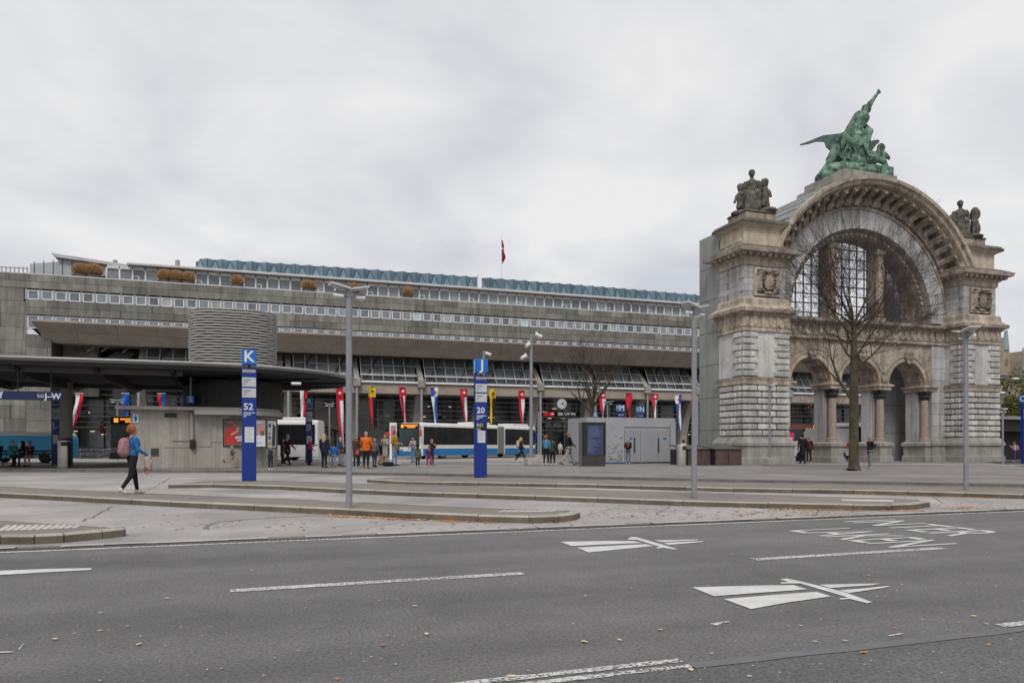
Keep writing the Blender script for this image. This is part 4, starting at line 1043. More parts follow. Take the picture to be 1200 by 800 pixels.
def arc_ring(name, cx, cz_, prof, m, a0=0, a1=math.pi, n=40, parent=gw):
    """sweep (radius, v) points round an arc"""
    mb = MB(); k = len(prof)
    for i in range(n + 1):
        t = a0 + (a1 - a0) * i / n
        for r, v in prof: mb.v.append((cx + r * math.cos(t), v, cz_ + r * math.sin(t)))
    for i in range(n):
        for j in range(k):
            j2 = (j + 1) % k; mb.f.append((i * k + j, i * k + j2, (i + 1) * k + j2, (i + 1) * k + j)); mb.mi.append(0)
    mb.f.append(tuple(range(k))[::-1]); mb.f.append(tuple(n * k + j for j in range(k))); mb.mi += [0, 0]
    return mb.build(name, m, parent)
for c in cs:
    arc_ring('archivolt', c, zs, [(ra - .02, vA0 + .1), (ra - .02, vA0 - .08), (ra + .1, vA0 - .1), (ra + .14, vA0 - .04), (ra + .26, vA0 - .06), (ra + .32, vA0 - .12), (ra + .36, vA0 + .02)], ochre, n=24)
    for k in range(5):                       # coffers in the intrados
        t = R(18 + 144 * k / 4); d = Vector((math.cos(t), 0, math.sin(t))); T = Vector((-d.z, 0, d.x))
        p = Vector((c, (vA0 + vA1) / 2, zs)) + d * (ra - .03); M = frame(T, (0, 1, 0), d, p)
        put('coffer', block_mesh('coffer', .45, 1.2, .08, .03, ochre), gw, M @ Matrix.Translation((0, -.6, -.05)))
    pr = [('e', (0, 0, 0), (.26, .22, .42), 0), ('e', (0, -.12, .25), (.34, .2, .16), 0), ('e', (0, -.18, -.05), (.15, .18, .2), 0), ('e', (-.22, -.05, .05), (.12, .14, .2), 0), ('e', (.22, -.05, .05), (.12, .14, .2), 0), ('e', (0, -.1, -.35), (.14, .12, .16), 0)]
    put('keystone', body_mesh('keystone', pr, [ochre_d], .05, .05), gw, Matrix.Translation((c, vA0 - .15, zs + ra + .25)))
posts = [cs[0] - bayw / 2 + .06, (cs[0] + cs[1]) / 2, (cs[1] + cs[2]) / 2, cs[2] + bayw / 2 - .06]
for i, x in enumerate(posts):
    hwid = .34 if 0 < i < 3 else .32
    A('jamb', x - hwid, x + hwid, vA0 + .7, vA1 - .02, 1.5, 5.0, m=tuff)
    A('jamb_pilaster', x - hwid + .06, x + hwid - .06, vA0 + .6, vA0 + .78, 1.5, 5.0, m=tuff)
    band('column_plinth', x - .42, x + .42, vA0 - .12, vA1 - .1, [(.16, PZ), (.16, .48), (.08, .52), (.08, 1.15), (.2, 1.22), (.2, 1.4), (.06, 1.5)], plinth_m)
    MB().lathe([(.38, 1.5), (.38, 1.58), (.33, 1.62), (.35, 1.7), (.275, 1.76), (.265, 2.4), (.265, 3.6), (.235, 4.42)], (x, vA0 + .3), 20).build('column', pink, gw, smooth=True)
    pr = [('c', (0, 0, 0), (0, 0, .3), .24, .3, 0)]
    for k in range(10): t = k * math.pi / 5; pr += [('e', (.30 * math.cos(t), .30 * math.sin(t), .22), (.1, .1, .14), 0), ('e', (.36 * math.cos(t + .3), .36 * math.sin(t + .3), .45), (.11, .11, .09), 0)]
    put('capital', body_mesh('capital', pr, [dark_cap], .035, .04), gw, Matrix.Translation((x, vA0 + .3, 4.44)))
    band('impost', x - .44, x + .44, vA0 - .1, vA1 - .1, [(.05, 5.0), (.08, 5.06), (.08, 5.2), (.2, 5.28), (.2, 5.38), (.04, 5.43)], ochre)
    if 0 < i < 3:
        pr = [('e', (0, 0, .0), (.16, .12, .3), 0), ('e', (0, -.06, .32), (.13, .12, .13), 0), ('e', (.1, -.05, -.2), (.08, .1, .16), 0), ('e', (-.1, -.05, -.2), (.08, .1, .16), 0), ('c', (-.15, 0, .15), (-.2, -.06, -.1), .06, .05, 0), ('c', (.15, 0, .15), (.2, -.06, -.1), .06, .05, 0)]
        put('spandrel_figure', body_mesh('spandrel_figure', pr, [ochre_d], .03, .04), gw, Matrix.Translation((x, vA0 - .06, 5.85)))
# great arch: grey voussoirs
NV = 31; VGZ0 = VWL + 1.7
for k in range(NV):
    t0, t1 = math.pi * k / NV + .003, math.pi * (k + 1) / NV - .003
    P = [(CU + r * math.cos(t), ZS + r * math.sin(t)) for r, t in ((RI, t0), (RO, t0), (RO, (t0 + t1) / 2), (RO, t1), (RI, t1), (RI, (t0 + t1) / 2))]
    MB().xz(P, VWL + .0, VWL + 1.0).build('voussoir', tuff, gw)
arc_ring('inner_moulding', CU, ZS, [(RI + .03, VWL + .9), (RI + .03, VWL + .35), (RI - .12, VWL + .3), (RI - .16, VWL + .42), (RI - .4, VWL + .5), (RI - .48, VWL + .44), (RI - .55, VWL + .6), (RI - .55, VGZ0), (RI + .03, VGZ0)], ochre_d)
for k in range(44):                          # bead blocks along the inner moulding
    t = math.pi * (k + .5) / 44; d = Vector((math.cos(t), 0, math.sin(t))); T = Vector((-d.z, 0, d.x)); p = Vector((CU, VWL + .36, ZS)) + d * (RI - .28)
    put('moulding_block', block_mesh('moulding_block', .26, .12, .2, .03, ochre), gw, frame(T, (0, 1, 0), d, p) @ Matrix.Translation((0, 0, -.1)))
# fascia, soffit, corbels, rim of the outer cornice arch
t0, t1 = R(24), R(156)
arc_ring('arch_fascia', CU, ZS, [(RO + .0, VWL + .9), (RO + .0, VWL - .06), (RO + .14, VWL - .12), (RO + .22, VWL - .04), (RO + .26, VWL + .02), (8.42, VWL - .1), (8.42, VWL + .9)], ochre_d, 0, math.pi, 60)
rim = arc_ring('arch_rim', CU, ZS, [(8.40, VWL + .8), (8.36, VF + .55), (8.5, VF + .38), (8.55, VF + .05), (8.72, VF - .05), (8.78, VF - .22), (8.98, VF - .26), (9.0, VF - .05), (8.93, VF + .4), (8.8, VWL + .8)], ochre, t0, t1, 64)
NC = 23
cor = MB().yz([(0, 0), (0, .82), (-1.02, .82), (-1.0, .6), (-.78, .46), (-.42, .3), (-.22, .06), (-.1, 0)], -.19, .19)
cor.box(-.24, .24, -1.06, 0, .74, .84); cor.lathe([(.0, -.2), (.13, -.2), (.13, .2), (0, .2)], (0, 0), 10)
cor_me = MB().yz([(0, 0), (0, .82), (-1.02, .82), (-1.0, .6), (-.78, .46), (-.42, .3), (-.22, .06), (-.1, 0)], -.19, .19).box(-.25, .25, -1.08, -.01, .70, .80).box(-.23, .23, -.2, -.01, -.06, .05).box(-.12, .12, -1.12, -1.0, .55, .72).mesh('corbel', ochre_d)
cof_me = MB().cbox(-.24, .24, -.12, 0, 0, .42, .05).mesh('coffer', ochre)
cof2_me = MB().cbox(-.25, .25, -.75, -.2, -.06, 0, .05).mesh('soffit_rosette', ochre_d)
for k in range(NC):
    t = R(27 + 126 * k / (NC - 1)); d = Vector((math.cos(t), 0, math.sin(t))); T = Vector((d.z, 0, -d.x))
    put('corbel', cor_me, gw, frame(T, (0, 1, 0), d, Vector((CU, VWL - .02, ZS)) + d * 7.6))
    if k < NC - 1:
        t = R(27 + 126 * (k + .5) / (NC - 1)); d = Vector((math.cos(t), 0, math.sin(t))); T = Vector((d.z, 0, -d.x))
        put('coffer', cof_me, gw, frame(T, (0, 1, 0), d, Vector((CU, VWL - .03, ZS)) + d * 7.66)); put('soffit_rosette', cof2_me, gw, frame(T, (0, 1, 0), d, Vector((CU, VWL + .0, ZS)) + d * 8.38))
arc_ring('barrel_roof', CU, ZS, [(8.97, VF + .3), (8.97, VBK + 1.2), (8.1, VBK + 1.2), (8.1, VWL + 1.0), (8.6, VWL + 1.0), (8.6, VF + .3)], lead_m, R(20), R(160), 60)
arc_ring('arch_back', CU, ZS, [(RI - .1, VWL + .9), (8.3, VWL + .9), (8.3, VWL + 2.2), (RI - .1, VWL + 2.2)], ochre_d, 0, math.pi, 50)
for k in range(9):
    t = R(112 + 5.5 * k)
    arc = Vector((math.cos(t), 0, math.sin(t))); p0 = Vector((CU, VF + .35, ZS)) + arc * 9.0; MB().tube([p0, p0 + Vector((0, VBK + .8 - VF, 0))], .06, 5).build('roof_seam', mat('seam_light', (.42, .44, .43), .6), gw)
# lunette window: stone mullions and iron grid
VGZ = VWL + 1.55; ztop_l = lambda x: ZS + math.sqrt(max(.01, (RI - .5) ** 2 - (x - CU) ** 2))
for x in (CU - 1.85, CU + 2.2):
    w = .30; zt_ = ztop_l(x) + .1
    A('mullion_pier', x - w, x + w, VWL + .75, VGZ + .15, Z_E1, zt_, m=ochre_d); A('mullion_shaft', x - w + .08, x + w - .08, VWL + .65, VWL + .8, Z_E1 + .5, zt_ - .5, m=ochre)
    for z in (Z_E1 + .02, zt_ - .6): MB().cbox(x - w - .1, x + w + .1, VWL + .58, VWL + .9, z, z + .4, .05).build('mullion_block', ochre, gw)
iron = mat('iron_bar', (.05, .05, .052), .6)
nb_ = 17
for k in range(1, nb_):
    x = CU - 5.5 + 11 * k / nb_; A('window_bar', x - .035, x + .035, VGZ, VGZ + .06, Z_E1, ztop_l(x), m=iron)
for k in range(1, 9):
    z = Z_E1 + k * .64; hw_ = math.sqrt(max(0.01, (RI - .5) ** 2 - (z - ZS) ** 2)); A('window_bar', CU - hw_, CU + hw_, VGZ - .02, VGZ + .03, z - .035, z + .035, m=iron)
# modern cladding towers behind the gateway
def clad_wall(x0, x1, v0, v1, z0, z1, faces, pw=.78, ph=2.1):
    A('cladding_core', x0 + .04, x1 - .04, v0 + .04, v1, z0, z1 - .04, m=joint)
    nz_ = max(1, round((z1 - z0) / ph))
    for f in faces:
        L0, L1 = (x0, x1) if f == 'front' else (v0, v1); n = max(1, round((L1 - L0) / pw))
        for i in range(n):
            for k in range(nz_):
                a, b = L0 + (L1 - L0) * i / n, L0 + (L1 - L0) * (i + 1) / n; h = (z1 - z0) / nz_
                me = block_mesh('cladding_panel', round(b - a - .03, 2), .06, h - .03, .006, clad)
                if f == 'front': M = Matrix.Translation(((a + b) / 2, v0, z0 + k * h))
                elif f == 'left': M = Matrix.Translation((x0, (a + b) / 2, z0 + k * h)) @ Matrix.Rotation(-math.pi / 2, 4, 'Z')
                else: M = Matrix.Translation((x1, (a + b) / 2, z0 + k * h)) @ Matrix.Rotation(math.pi / 2, 4, 'Z')
                put('cladding_panel', me, gw, M)
zt_l = zz(821, 283, 42.3)
clad_wall(PIER[0][0] + .12, PIER[0][0] + 2.2, VF + 2.5, VF + 4.9, PZ, zt_l, ('left',))
clad_wall(CU + 5.15, CU + 7.4, VBK + .6, VBK + 2.4, PZ, Z_Q1 + .1, ('front', 'left'), pw=.9)
clad_wall(CU + 6.6, CU + 10.4, VBK + 2.6, VBK + 3.2, Z_Q1, Z_A2 + 1.0, ('front', 'left'), pw=1.6, ph=1.2)

# pedestal of the bronze group
zg = ZS + 9.0
xg = CU - .3
A('crown_pedestal', xg - 2.3, xg + 2.1, VF + .35, VBK, zg - .38, zg + .42, m=plinth_m); A('crown_step', xg - 2.6, xg + 2.5, VWL + .85, VBK + .4, zg - 1.6, zg - .1, m=plinth_m)

# ------------------------------------------------------------------ statues
def seated(facing=1, sc=1.0, head_tilt=0.0):
    """seated draped figure with one knee forward; x to its right, y forward = -Y"""
    f = -1
    return [('e', (0, .1 * f, .25), (.55, .5, .28), 0), ('e', (0, 0, .75), (.42, .36, .35), 0), ('c', (-.2, 0, .8), (-.28, .5 * f, .9), .22, .19, 0), ('c', (.2, 0, .8), (.26, .5 * f, .85), .22, .19, 0),
            ('c', (-.28, .5 * f, .88), (-.3, .55 * f, .15), .18, .16, 0), ('c', (.26, .5 * f, .83), (.3, .6 * f, .12), .18, .16, 0),
            ('c', (0, .02, .85), (0, .0, 1.45), .3, .3, 0), ('e', (0, 0, 1.5), (.36, .24, .22), 0), ('c', (0, 0, 1.6), (0, -.03, 1.85), .11, .1, 0), ('e', (0, -.04, 1.98), (.15, .17, .2), 0), ('e', (0, .02, 2.05), (.19, .2, .17), 0), ('c', (0, -.2, 1.98), (0, -.22, 1.92), .03, .03, 0),
            ('c', (-.36, 0, 1.52), (-.46, .02, 1.15), .13, .11, 0), ('c', (-.46, .02, 1.15), (-.2, .38 * f, 1.02), .1, .08, 0), ('c', (.36, 0, 1.52), (.48, .05, 1.18), .13, .11, 0), ('c', (.48, .05, 1.18), (.3, .4 * f, 1.0), .1, .08, 0),
            ('c', (-.05, .55 * f, .9), (-.05, .6 * f, .1), .12, .2, 0), ('c', (.1, .5 * f, .9), (.08, .58 * f, .1), .1, .18, 0)]
def child(x, y, z, s=1.0, turn=0):
    return [('e', (x, y, z + .3 * s), (.2 * s, .2 * s, .22 * s), 0), ('c', (x, y, z + .3 * s), (x, y, z + .75 * s), .18 * s, .17 * s, 0), ('e', (x, y - .02, z + 1.02 * s), (.15 * s, .16 * s, .17 * s), 0), ('c', (x - .1 * s, y, z + .3 * s), (x - .12 * s, y - .3 * s, z + .2 * s), .1 * s, .09 * s, 0), ('c', (x + .1 * s, y, z + .3 * s), (x + .15 * s, y - .25 * s, z - .1 * s), .1 * s, .08 * s, 0), ('c', (x - .18 * s, y, z + .72 * s), (x - .28 * s, y - .15 * s, z + .45 * s), .07 * s, .06 * s, 0), ('c', (x + .18 * s, y, z + .72 * s), (x + .22 * s, y - .2 * s, z + .5 * s), .07 * s, .06 * s, 0), ('e', (x, y + .03, z + 1.1 * s), (.17 * s, .17 * s, .12 * s), 0)]
stat_m = mat('weathered_statue', (.05, .048, .042), .95, 3.5, .4, .9, 12, col2=(.175, .162, .135), fine=.4, fscale=10)
zb_ = Z_A2 + .70
xL = sum(PIER[0]) / 2 - .05
pr = seated() + child(-.62, .0, .05, 1.25) + child(.72, .05, .1, 1.35) + [('e', (0, .1, .05), (1.05, .7, .22), 0), ('e', (.9, -.1, .1), (.5, .4, .16), 0), ('e', (-.7, -.3, .0), (.5, .4, .16), 0)]
tag(put('statue', body_mesh('statue', pr, [stat_m], .032, .035), None, Matrix.Translation((xL, VF + 1.3, zb_)) @ Matrix.Rotation(R(-32), 4, 'Z') @ Matrix.Diagonal((1.08, 1.15, 1.28, 1))), 'weathered stone statue of seated figure with two children on gateway corner beside cladding', 'statue', 'stone statues on the gateway')
xR = sum(PIER[1]) / 2 - .45
pr = seated() + [('e', (0, .1, .05), (1.0, .7, .2), 0), ('e', (-.45, -.1, 1.15), (.25, .3, .3), 0), ('c', (.75, -.05, .3), (.78, -.05, 1.15), .22, .2, 0), ('e', (.8, -.08, 1.45), (.24, .24, .27), 0), ('e', (.84, .0, 1.35), (.3, .28, .34), 0), ('c', (.7, -.2, .9), (.68, -.3, .2), .1, .09, 0), ('c', (.9, -.2, .9), (.92, -.3, .2), .1, .09, 0), ('e', (.85, .1, .55), (.3, .5, .4), 0), ('e', (.6, -.1, .1), (.7, .5, .14), 0)]
tag(put('statue', body_mesh('statue', pr, [stat_m], .032, .035), None, Matrix.Translation((xR + .1, VF + 1.3, zb_ - .05)) @ Matrix.Rotation(R(-40), 4, 'Z') @ Matrix.Diagonal((1.08, 1.15, 1.28, 1))), 'weathered stone statue of seated figure with lion against open sky', 'statue', 'stone statues on the gateway')
# bronze group
verd = mat('verdigris_bronze', (.035, .095, .072), .8, 2.4, .5, .8, 9, col2=(.27, .43, .325), fine=.5, fscale=6, streak=.95)
S_ = .0566; gx = lambda px: (px - 1000) * S_; gz = lambda py: (205 - py) * S_
def pt(px, py, y=0.0): return (gx(px), y, gz(py))
def limb(a, b, r0, r1): return ('c', a, b, r0, r1, 0)
pr = []
# mound and drapery rocks
for px, py, rx, rz_, y in ((1000, 202, 2.0, .55, .0), (985, 200, 1.3, .5, -.3), (1018, 203, 1.5, .5, -.2), (1000, 190, 1.1, .8, .3), (968, 207, .7, .4, -.1), (1032, 207, .7, .45, -.1), (995, 178, .75, .7, .35), (1005, 172, .6, .7, .4)): pr.append(('e', pt(px, py, y), (rx, 1.0, rz_), 0))
# main figure
hip, sh = pt(995, 163, 0), pt(1008, 138, -.05)
pr += [limb(hip, pt(1001, 150), .56, .50), limb(pt(1001, 150), sh, .50, .52), ('e', pt(995, 164), (.78, .6, .5), 0), ('e', pt(1009, 138, -.05), (.5, .6, .42), 0), ('e', pt(1000, 168, -.4), (.85, .5, .42), 0), ('e', pt(1004, 180, -.1), (.75, .6, .6), 0), ('e', pt(982, 182, .1), (.6, .5, .7), 0), ('e', pt(1020, 184, .1), (.6, .5, .5), 0)]
pr += [limb(pt(1010, 134, -.25), pt(1017, 123, -.35), .24, .18), limb(pt(1017, 123, -.35), pt(1023, 114.5, -.4), .165, .10), limb(pt(1023, 114.5, -.4), pt(1025.5, 111, -.42), .10, .085)]
for dx_, dy_ in ((27, 107.5), (25.4, 107.2), (28.2, 109.2), (28.6, 111)): pr.append(limb(pt(1025.5, 111, -.42), pt(1000 + dx_, dy_, -.44), .055, .04))
pr += [limb(pt(1010, 135), pt(1014, 129.5, -.1), .17, .15), ('e', pt(1015.5, 127.5, -.12), (.24, .26, .3), 0), ('e', pt(1014, 126, 0), (.25, .26, .26), 0)]
pr += [limb(pt(1010, 139, .4), pt(1018, 148, .2), .2, .16), limb(pt(1018, 148, .2), pt(1013, 153, -.3), .15, .1)]
pr += [limb(pt(996, 164, -.25), pt(1014, 157, -.65), .34, .25), limb(pt(1014, 157, -.65), pt(1010, 176, -.75), .23, .15), limb(pt(1010, 176, -.75), pt(1013, 186, -.8), .14, .11), limb(pt(1013, 186, -.8), pt(1018, 188, -.95), .1, .08)]
pr += [limb(pt(994, 165, .2), pt(1000, 170, -.5), .34, .28), limb(pt(1000, 170, -.5), pt(991, 184, -.5), .24, .16), limb(pt(991, 184, -.5), pt(984, 190, -.55), .15, .11)]
for a, b, r0, r1 in (((985, 162), (993, 172), .28, .3), ((990, 168), (1004, 172), .26, .22), ((1001, 172), (1006, 184), .2, .1), ((996, 170), (990, 188), .16, .12), ((986, 163), (983, 176), .2, .1)): pr.append(limb(pt(*a, -.55), pt(*b, -.65), r0, r1))
# left children with staff
def putto(hx, hy, tx, ty, fx, fy, y, kx, ky):
    return [('e', pt(hx, hy, y), (.26, .27, .29), 0), limb(pt(hx - 1, hy + 5, y), pt(tx, ty, y), .28, .33), limb(pt(tx, ty, y), pt(kx, ky, y - .3), .26, .19), limb(pt(kx, ky, y - .3), pt(fx, fy, y - .3), .18, .1), limb(pt(fx, fy, y - .3), pt(fx - 2, fy + 1, y - .5), .09, .07),
            limb(pt(hx + 3, hy + 8, y - .2), pt(hx + 6, hy + 14, y - .4), .13, .11), limb(pt(hx - 4, hy + 7, y), pt(hx - 3, hy + 15, y - .3), .13, .1)]
pr += putto(976.5, 174, 972, 188, 956, 207, -.35, 966, 196) + putto(985.5, 170, 984, 183, 990, 198, -.1, 990, 189) + putto(1030, 174, 1025, 186, 1037, 203, -.3, 1031, 192)
pr += [limb(pt(974, 163, -.5), pt(988, 194, -.5), .07, .09), limb(pt(1027, 182, -.5), pt(1037, 189, -.6), .1, .07)]
for k in range(16):                          # ridges of the drapery and muscles
    rg = random.Random(k + 50); a = (986 + 24 * rg.random(), 160 + 14 * rg.random()); pr.append(limb(pt(*a, -.72), pt(a[0] + rg.uniform(-6, 6), a[1] + rg.uniform(5, 12), -.8), .06, .04))
for k in range(22): rg = random.Random(k + 90); pr.append(('e', pt(rg.uniform(962, 1038), rg.uniform(196, 206), rg.uniform(-1.0, -.5)), (rg.uniform(.15, .4), .3, rg.uniform(.1, .25)), 0))
grp = thing('bronze_group', 'green bronze figure with raised arm, wings and children crowning the gateway', 'statue', (xg, VF + 2.0, zg))
Mg = Matrix.Translation((uu(1000, VF + 2.0), VF + 2.0, zg + .76)) @ Matrix.Rotation(R(-20), 4, 'Z') @ Matrix.Diagonal((1.02, .85, 1.02, 1))
put('figures', body_mesh('figures', pr, [verd], .042, .055), grp, Mg)
wing_m = mat('dark_bronze', (.045, .075, .062), .7, 3, .3, .3, 10, col2=(.10, .16, .13))
def wing(top, bot, y0, th=.10):
    mb = MB(); n = len(top); vs = []
    for k, (a, b) in enumerate(zip(top, bot)):
        y = y0 + .25 * math.sin(k / (n - 1) * 2.5)
        vs += [pt(*a, y), pt(*b, y), pt(*b, y + th), pt(*a, y + th)]
    F = []
    for k in range(n - 1):
        o = 4 * k; F += [(o, o + 1, o + 5, o + 4), (o + 1, o + 2, o + 6, o + 5), (o + 2, o + 3, o + 7, o + 6), (o + 3, o, o + 4, o + 7)]
    F += [(0, 3, 2, 1), (4 * n - 4, 4 * n - 3, 4 * n - 2, 4 * n - 1)]; mb.add(vs, F)
    return mb
wing([(990, 151.5), (985, 151.5), (978, 151.8), (969, 152.5), (960, 156), (952, 159.5), (942, 163)], [(992, 176), (982, 175), (973, 167), (971, 160), (962, 159.5), (952, 162.5), (942, 164.3)], .5).build('wing', wing_m, grp, Mg)
wing([(1016, 170), (1020, 164), (1026, 159), (1034, 157.8), (1035, 159)], [(1018, 186), (1024, 176), (1028, 170), (1033, 163), (1035, 162)], .55).build('wing', wing_m, grp, Mg)

# ------------------------------------------------------------------ concrete kiosk with louvred vent drum
kv = 40.0; ku0, ku1 = uu(153, kv), uu(326, kv); kz = zz(240, 481, kv)
board_c = mat('board_concrete', (.36, .335, .295), .88, .9, .16, .35, 18, fine=.10, streak=.45)
ks = thing('concrete_kiosk', 'low board-marked concrete kiosk with rounded end and slatted metal vent drum on top', 'kiosk', (ku0 + 3, kv, PZ))
def round_end(x0, x1, v0, v1, r, n=12):
    P = [(x0, v0), (x1 - r, v0)]
    for k in range(1, n + 1): t = -math.pi / 2 + math.pi / 2 * k / n; P.append((x1 - r + r * math.cos(t), v0 + r + r * math.sin(t)))
    return P + [(x1, v1), (x0, v1)]
xm = uu(229, kv)
MB().prism(round_end(ku0, ku1, kv, kv + 5.5, 2.6), PZ, kz).build('wall', board_c, ks)
for k in range(26):                          # board marks of the lower wall
    x = ku0 + .1 + k * .18
    if x < ku1 - 2.6: B('board_rib', x, x + .012, kv - .012, kv + .02, PZ + .02, PZ + 1.32, board_c, ks)
B('wall_ledge', ku0 + 1.9, ku1 - 2.5, kv - .03, kv + .1, PZ + 1.32, PZ + 1.36, board_c, ks)
for a, b in ((191.5, 207.5), (208, 222)): B('wall_panel', uu(a, kv), uu(b, kv), kv - .03, kv + .1, zz(200, 524, kv), zz(200, 489, kv), board_c, ks)
B('wall_panel', uu(230, kv), uu(247, kv), kv - .035, kv + .1, zz(230, 523, kv), zz(230, 502, kv), concrete, ks)
B('vent_grille', uu(193, kv), uu(207, kv), kv - .035, kv + .1, zz(200, 489, kv), zz(200, 484, kv), black_m, ks)
B('wall_hatch', uu(177, kv), uu(186, kv), kv - .03, kv + .1, zz(180, 534, kv), zz(180, 525, kv), joint, ks)
MB().tube([(uu(225, kv), kv - .1, kz - .1), (uu(225, kv), kv - .1, zz(225, 520, kv))], .09, 8).build('rain_pipe', board_c, ks); MB().tube([(uu(226, kv), kv - .12, zz(225, 526, kv)), (uu(226, kv), kv - .12, zz(225, 515, kv))], .13, 8).build('pipe_foot', black_m, ks)
MB().prism(round_end(ku0 - .6, ku1 + .15, kv - .5, kv + 5.8, 2.9), kz + .002, kz + .16).build('roof_slab', concrete, ks)
MB().prism(round_end(xm, ku1 + .3, kv - .62, kv + 5.9, 3.0), kz - .22, kz - .003).build('roof_rim', mat('rim_metal', (.30, .29, .27), .5, 1, .1), ks)
dc = (uu(274, 43.9), 43.9)
MB().lathe([(2.62, kz + .16), (2.62, 4.75)], dc, 40).build('drum_wall', black_m, ks)
# vent drum: slats on a rounded-square plan
zd0, zd1 = 5.3, zz(276, 364.5, 42.5)
def rsq(t, R0=2.2, e=3.2):
    c, s = math.cos(t), math.sin(t); return R0 * (abs(c) ** e + abs(s) ** e) ** (-1 / e)
vd = MB().lathe([(1.95, zd0), (1.95, zd1 - .1)], dc, 32).build('vent_drum', black_m, ks)
slat_m = mat('vent_slat', (.44, .425, .40), .45, 3, .1, metal=.4)
ns = 23
for k in range(ns):
    z = zd0 + (zd1 - zd0) * (k + .5) / ns; mb = MB(); n = 72
    for i in range(n):
        t = 2 * math.pi * i / n; r = rsq(t); w = .016 * math.sin(t * 16 + k * math.pi) * (.35 + .65 * abs(math.sin(2 * t)) ** 2)
        for dr, dz in ((0, -.045), (.12, .0), (.12, .05), (0, .015)): mb.v.append((dc[0] + (r + dr + w * .5) * math.cos(t), dc[1] + (r + dr + w * .5) * math.sin(t), z + dz + w * .8))
    for i in range(n):
        for j in range(4):
            a, b = i * 4 + j, i * 4 + (j + 1) % 4; c, d = ((i + 1) % n) * 4 + (j + 1) % 4, ((i + 1) % n) * 4 + j; mb.f.append((a, b, c, d)); mb.mi.append(0)
    mb.build('vent_slat', slat_m, vd)
# posters on the kiosk
def poster(a, b, y0, y1, bgc, shapes, label):
    x0, x1 = uu(a, kv), uu(b, kv); z0, z1 = zz(a, y1, kv), zz(a, y0, kv)
    t = thing('poster', label, 'poster', ((x0 + x1) / 2, kv - .06, z0), 'posters on the kiosk wall')
    B('poster_frame', x0 - .05, x1 + .05, kv - .05, kv + .05, z0 - .05, z1 + .05, black_m, t); B('poster_sheet', x0, x1, kv - .06, kv - .045, z0, z1, paint(bgc), t)
    for i, (poly, c) in enumerate(shapes):
        MB().xz([(x0 + (x1 - x0) * p, z0 + (z1 - z0) * q) for p, q in poly], kv - .066 - .002 * i, kv - .058).build('print', paint(c), t)
blob = lambda cx, cy, rx, ry: [(cx + rx * math.cos(k * .5236), cy + ry * math.sin(k * .5236)) for k in range(12)]
poster(262.5, 296, 492, 522, (.13, .095, .075), [([(.02, .05), (.45, .05), (.5, .2), (.42, .62), (.3, .78), (.12, .7), (.03, .45)], (.42, .03, .035)), (blob(.48, .68, .06, .06), (.35, .2, .15)), ([(.22, .45), (.5, .62), (.52, .56), (.26, .4)], (.5, .3, .24)), ([(.1, .92), (.28, .96), (.44, .78), (.4, .77), (.26, .9), (.1, .86)], (.5, .1, .1)), ([(.38, .35), (.85, .42), (.85, .34), (.4, .27)], (.5, .5, .5)), ([(.45, .24), (.85, .3), (.85, .23), (.47, .17)], (.5, .5, .5))], 'dark poster with red dancing figure on the kiosk')
poster(299, 311, 492, 523, (.30, .27, .28), [([(0, 0), (1, 0), (1, .42), (.55, .46), (0, .4)], (.62, .63, .65)), (blob(.5, .62, .42, .2), (.42, .22, .2)), (blob(.7, .5, .2, .1), (.14, .08, .06)), ([(.1, .92), (.7, .94), (.7, .9), (.1, .88)], (.6, .6, .6)), ([(.1, .15), (.6, .15), (.6, .12), (.1, .12)], (.3, .3, .3))], 'poster with pink shape above white block on the kiosk')
poster(313.5, 323.5, 493, 524, (.36, .37, .37), [([(.5, .05), (.9, .05), (.95, .8), (.6, .9)], (.03, .03, .03)), ([(.1, .75), (.4, .75), (.4, .9), (.1, .9)], (.05, .05, .05)), ([(.08, .5), (.35, .5), (.35, .55), (.08, .55)], (.1, .1, .1)), ([(.08, .3), (.42, .3), (.42, .44), (.08, .44)], (.12, .12, .12)), ([(.1, .08), (.4, .08), (.4, .2), (.1, .2)], (.2, .2, .2))], 'narrow black and white poster at the kiosk corner')
# toilet sign
x0, x1, z0, z1 = uu(156, kv), uu(162.5, kv), zz(159, 495, kv), zz(159, 485, kv)
t = thing('toilet_sign', 'small white sign with blue standing figure on the kiosk end', 'sign', (x0, kv, z0)); B('sign_plate', x0, x1, kv - .06, kv - .02, z0, z1, paint((.66, .67, .68)), t)
cx = (x0 + x1) / 2; hgt = z1 - z0; sb = paint((.02, .10, .45))
mb = MB().xz([(cx - .07, z0 + hgt * .45), (cx - .035, z0 + hgt * .12), (cx + .035, z0 + hgt * .12), (cx + .07, z0 + hgt * .45), (cx + .07, z0 + hgt * .68), (cx - .07, z0 + hgt * .68)], kv - .066, kv - .058); mb.build('pictogram', sb, t)
MB().tube([(cx, kv - .066, z0 + hgt * .8), (cx, kv - .058, z0 + hgt * .8)], .035, 10).build('pictogram', sb, t)

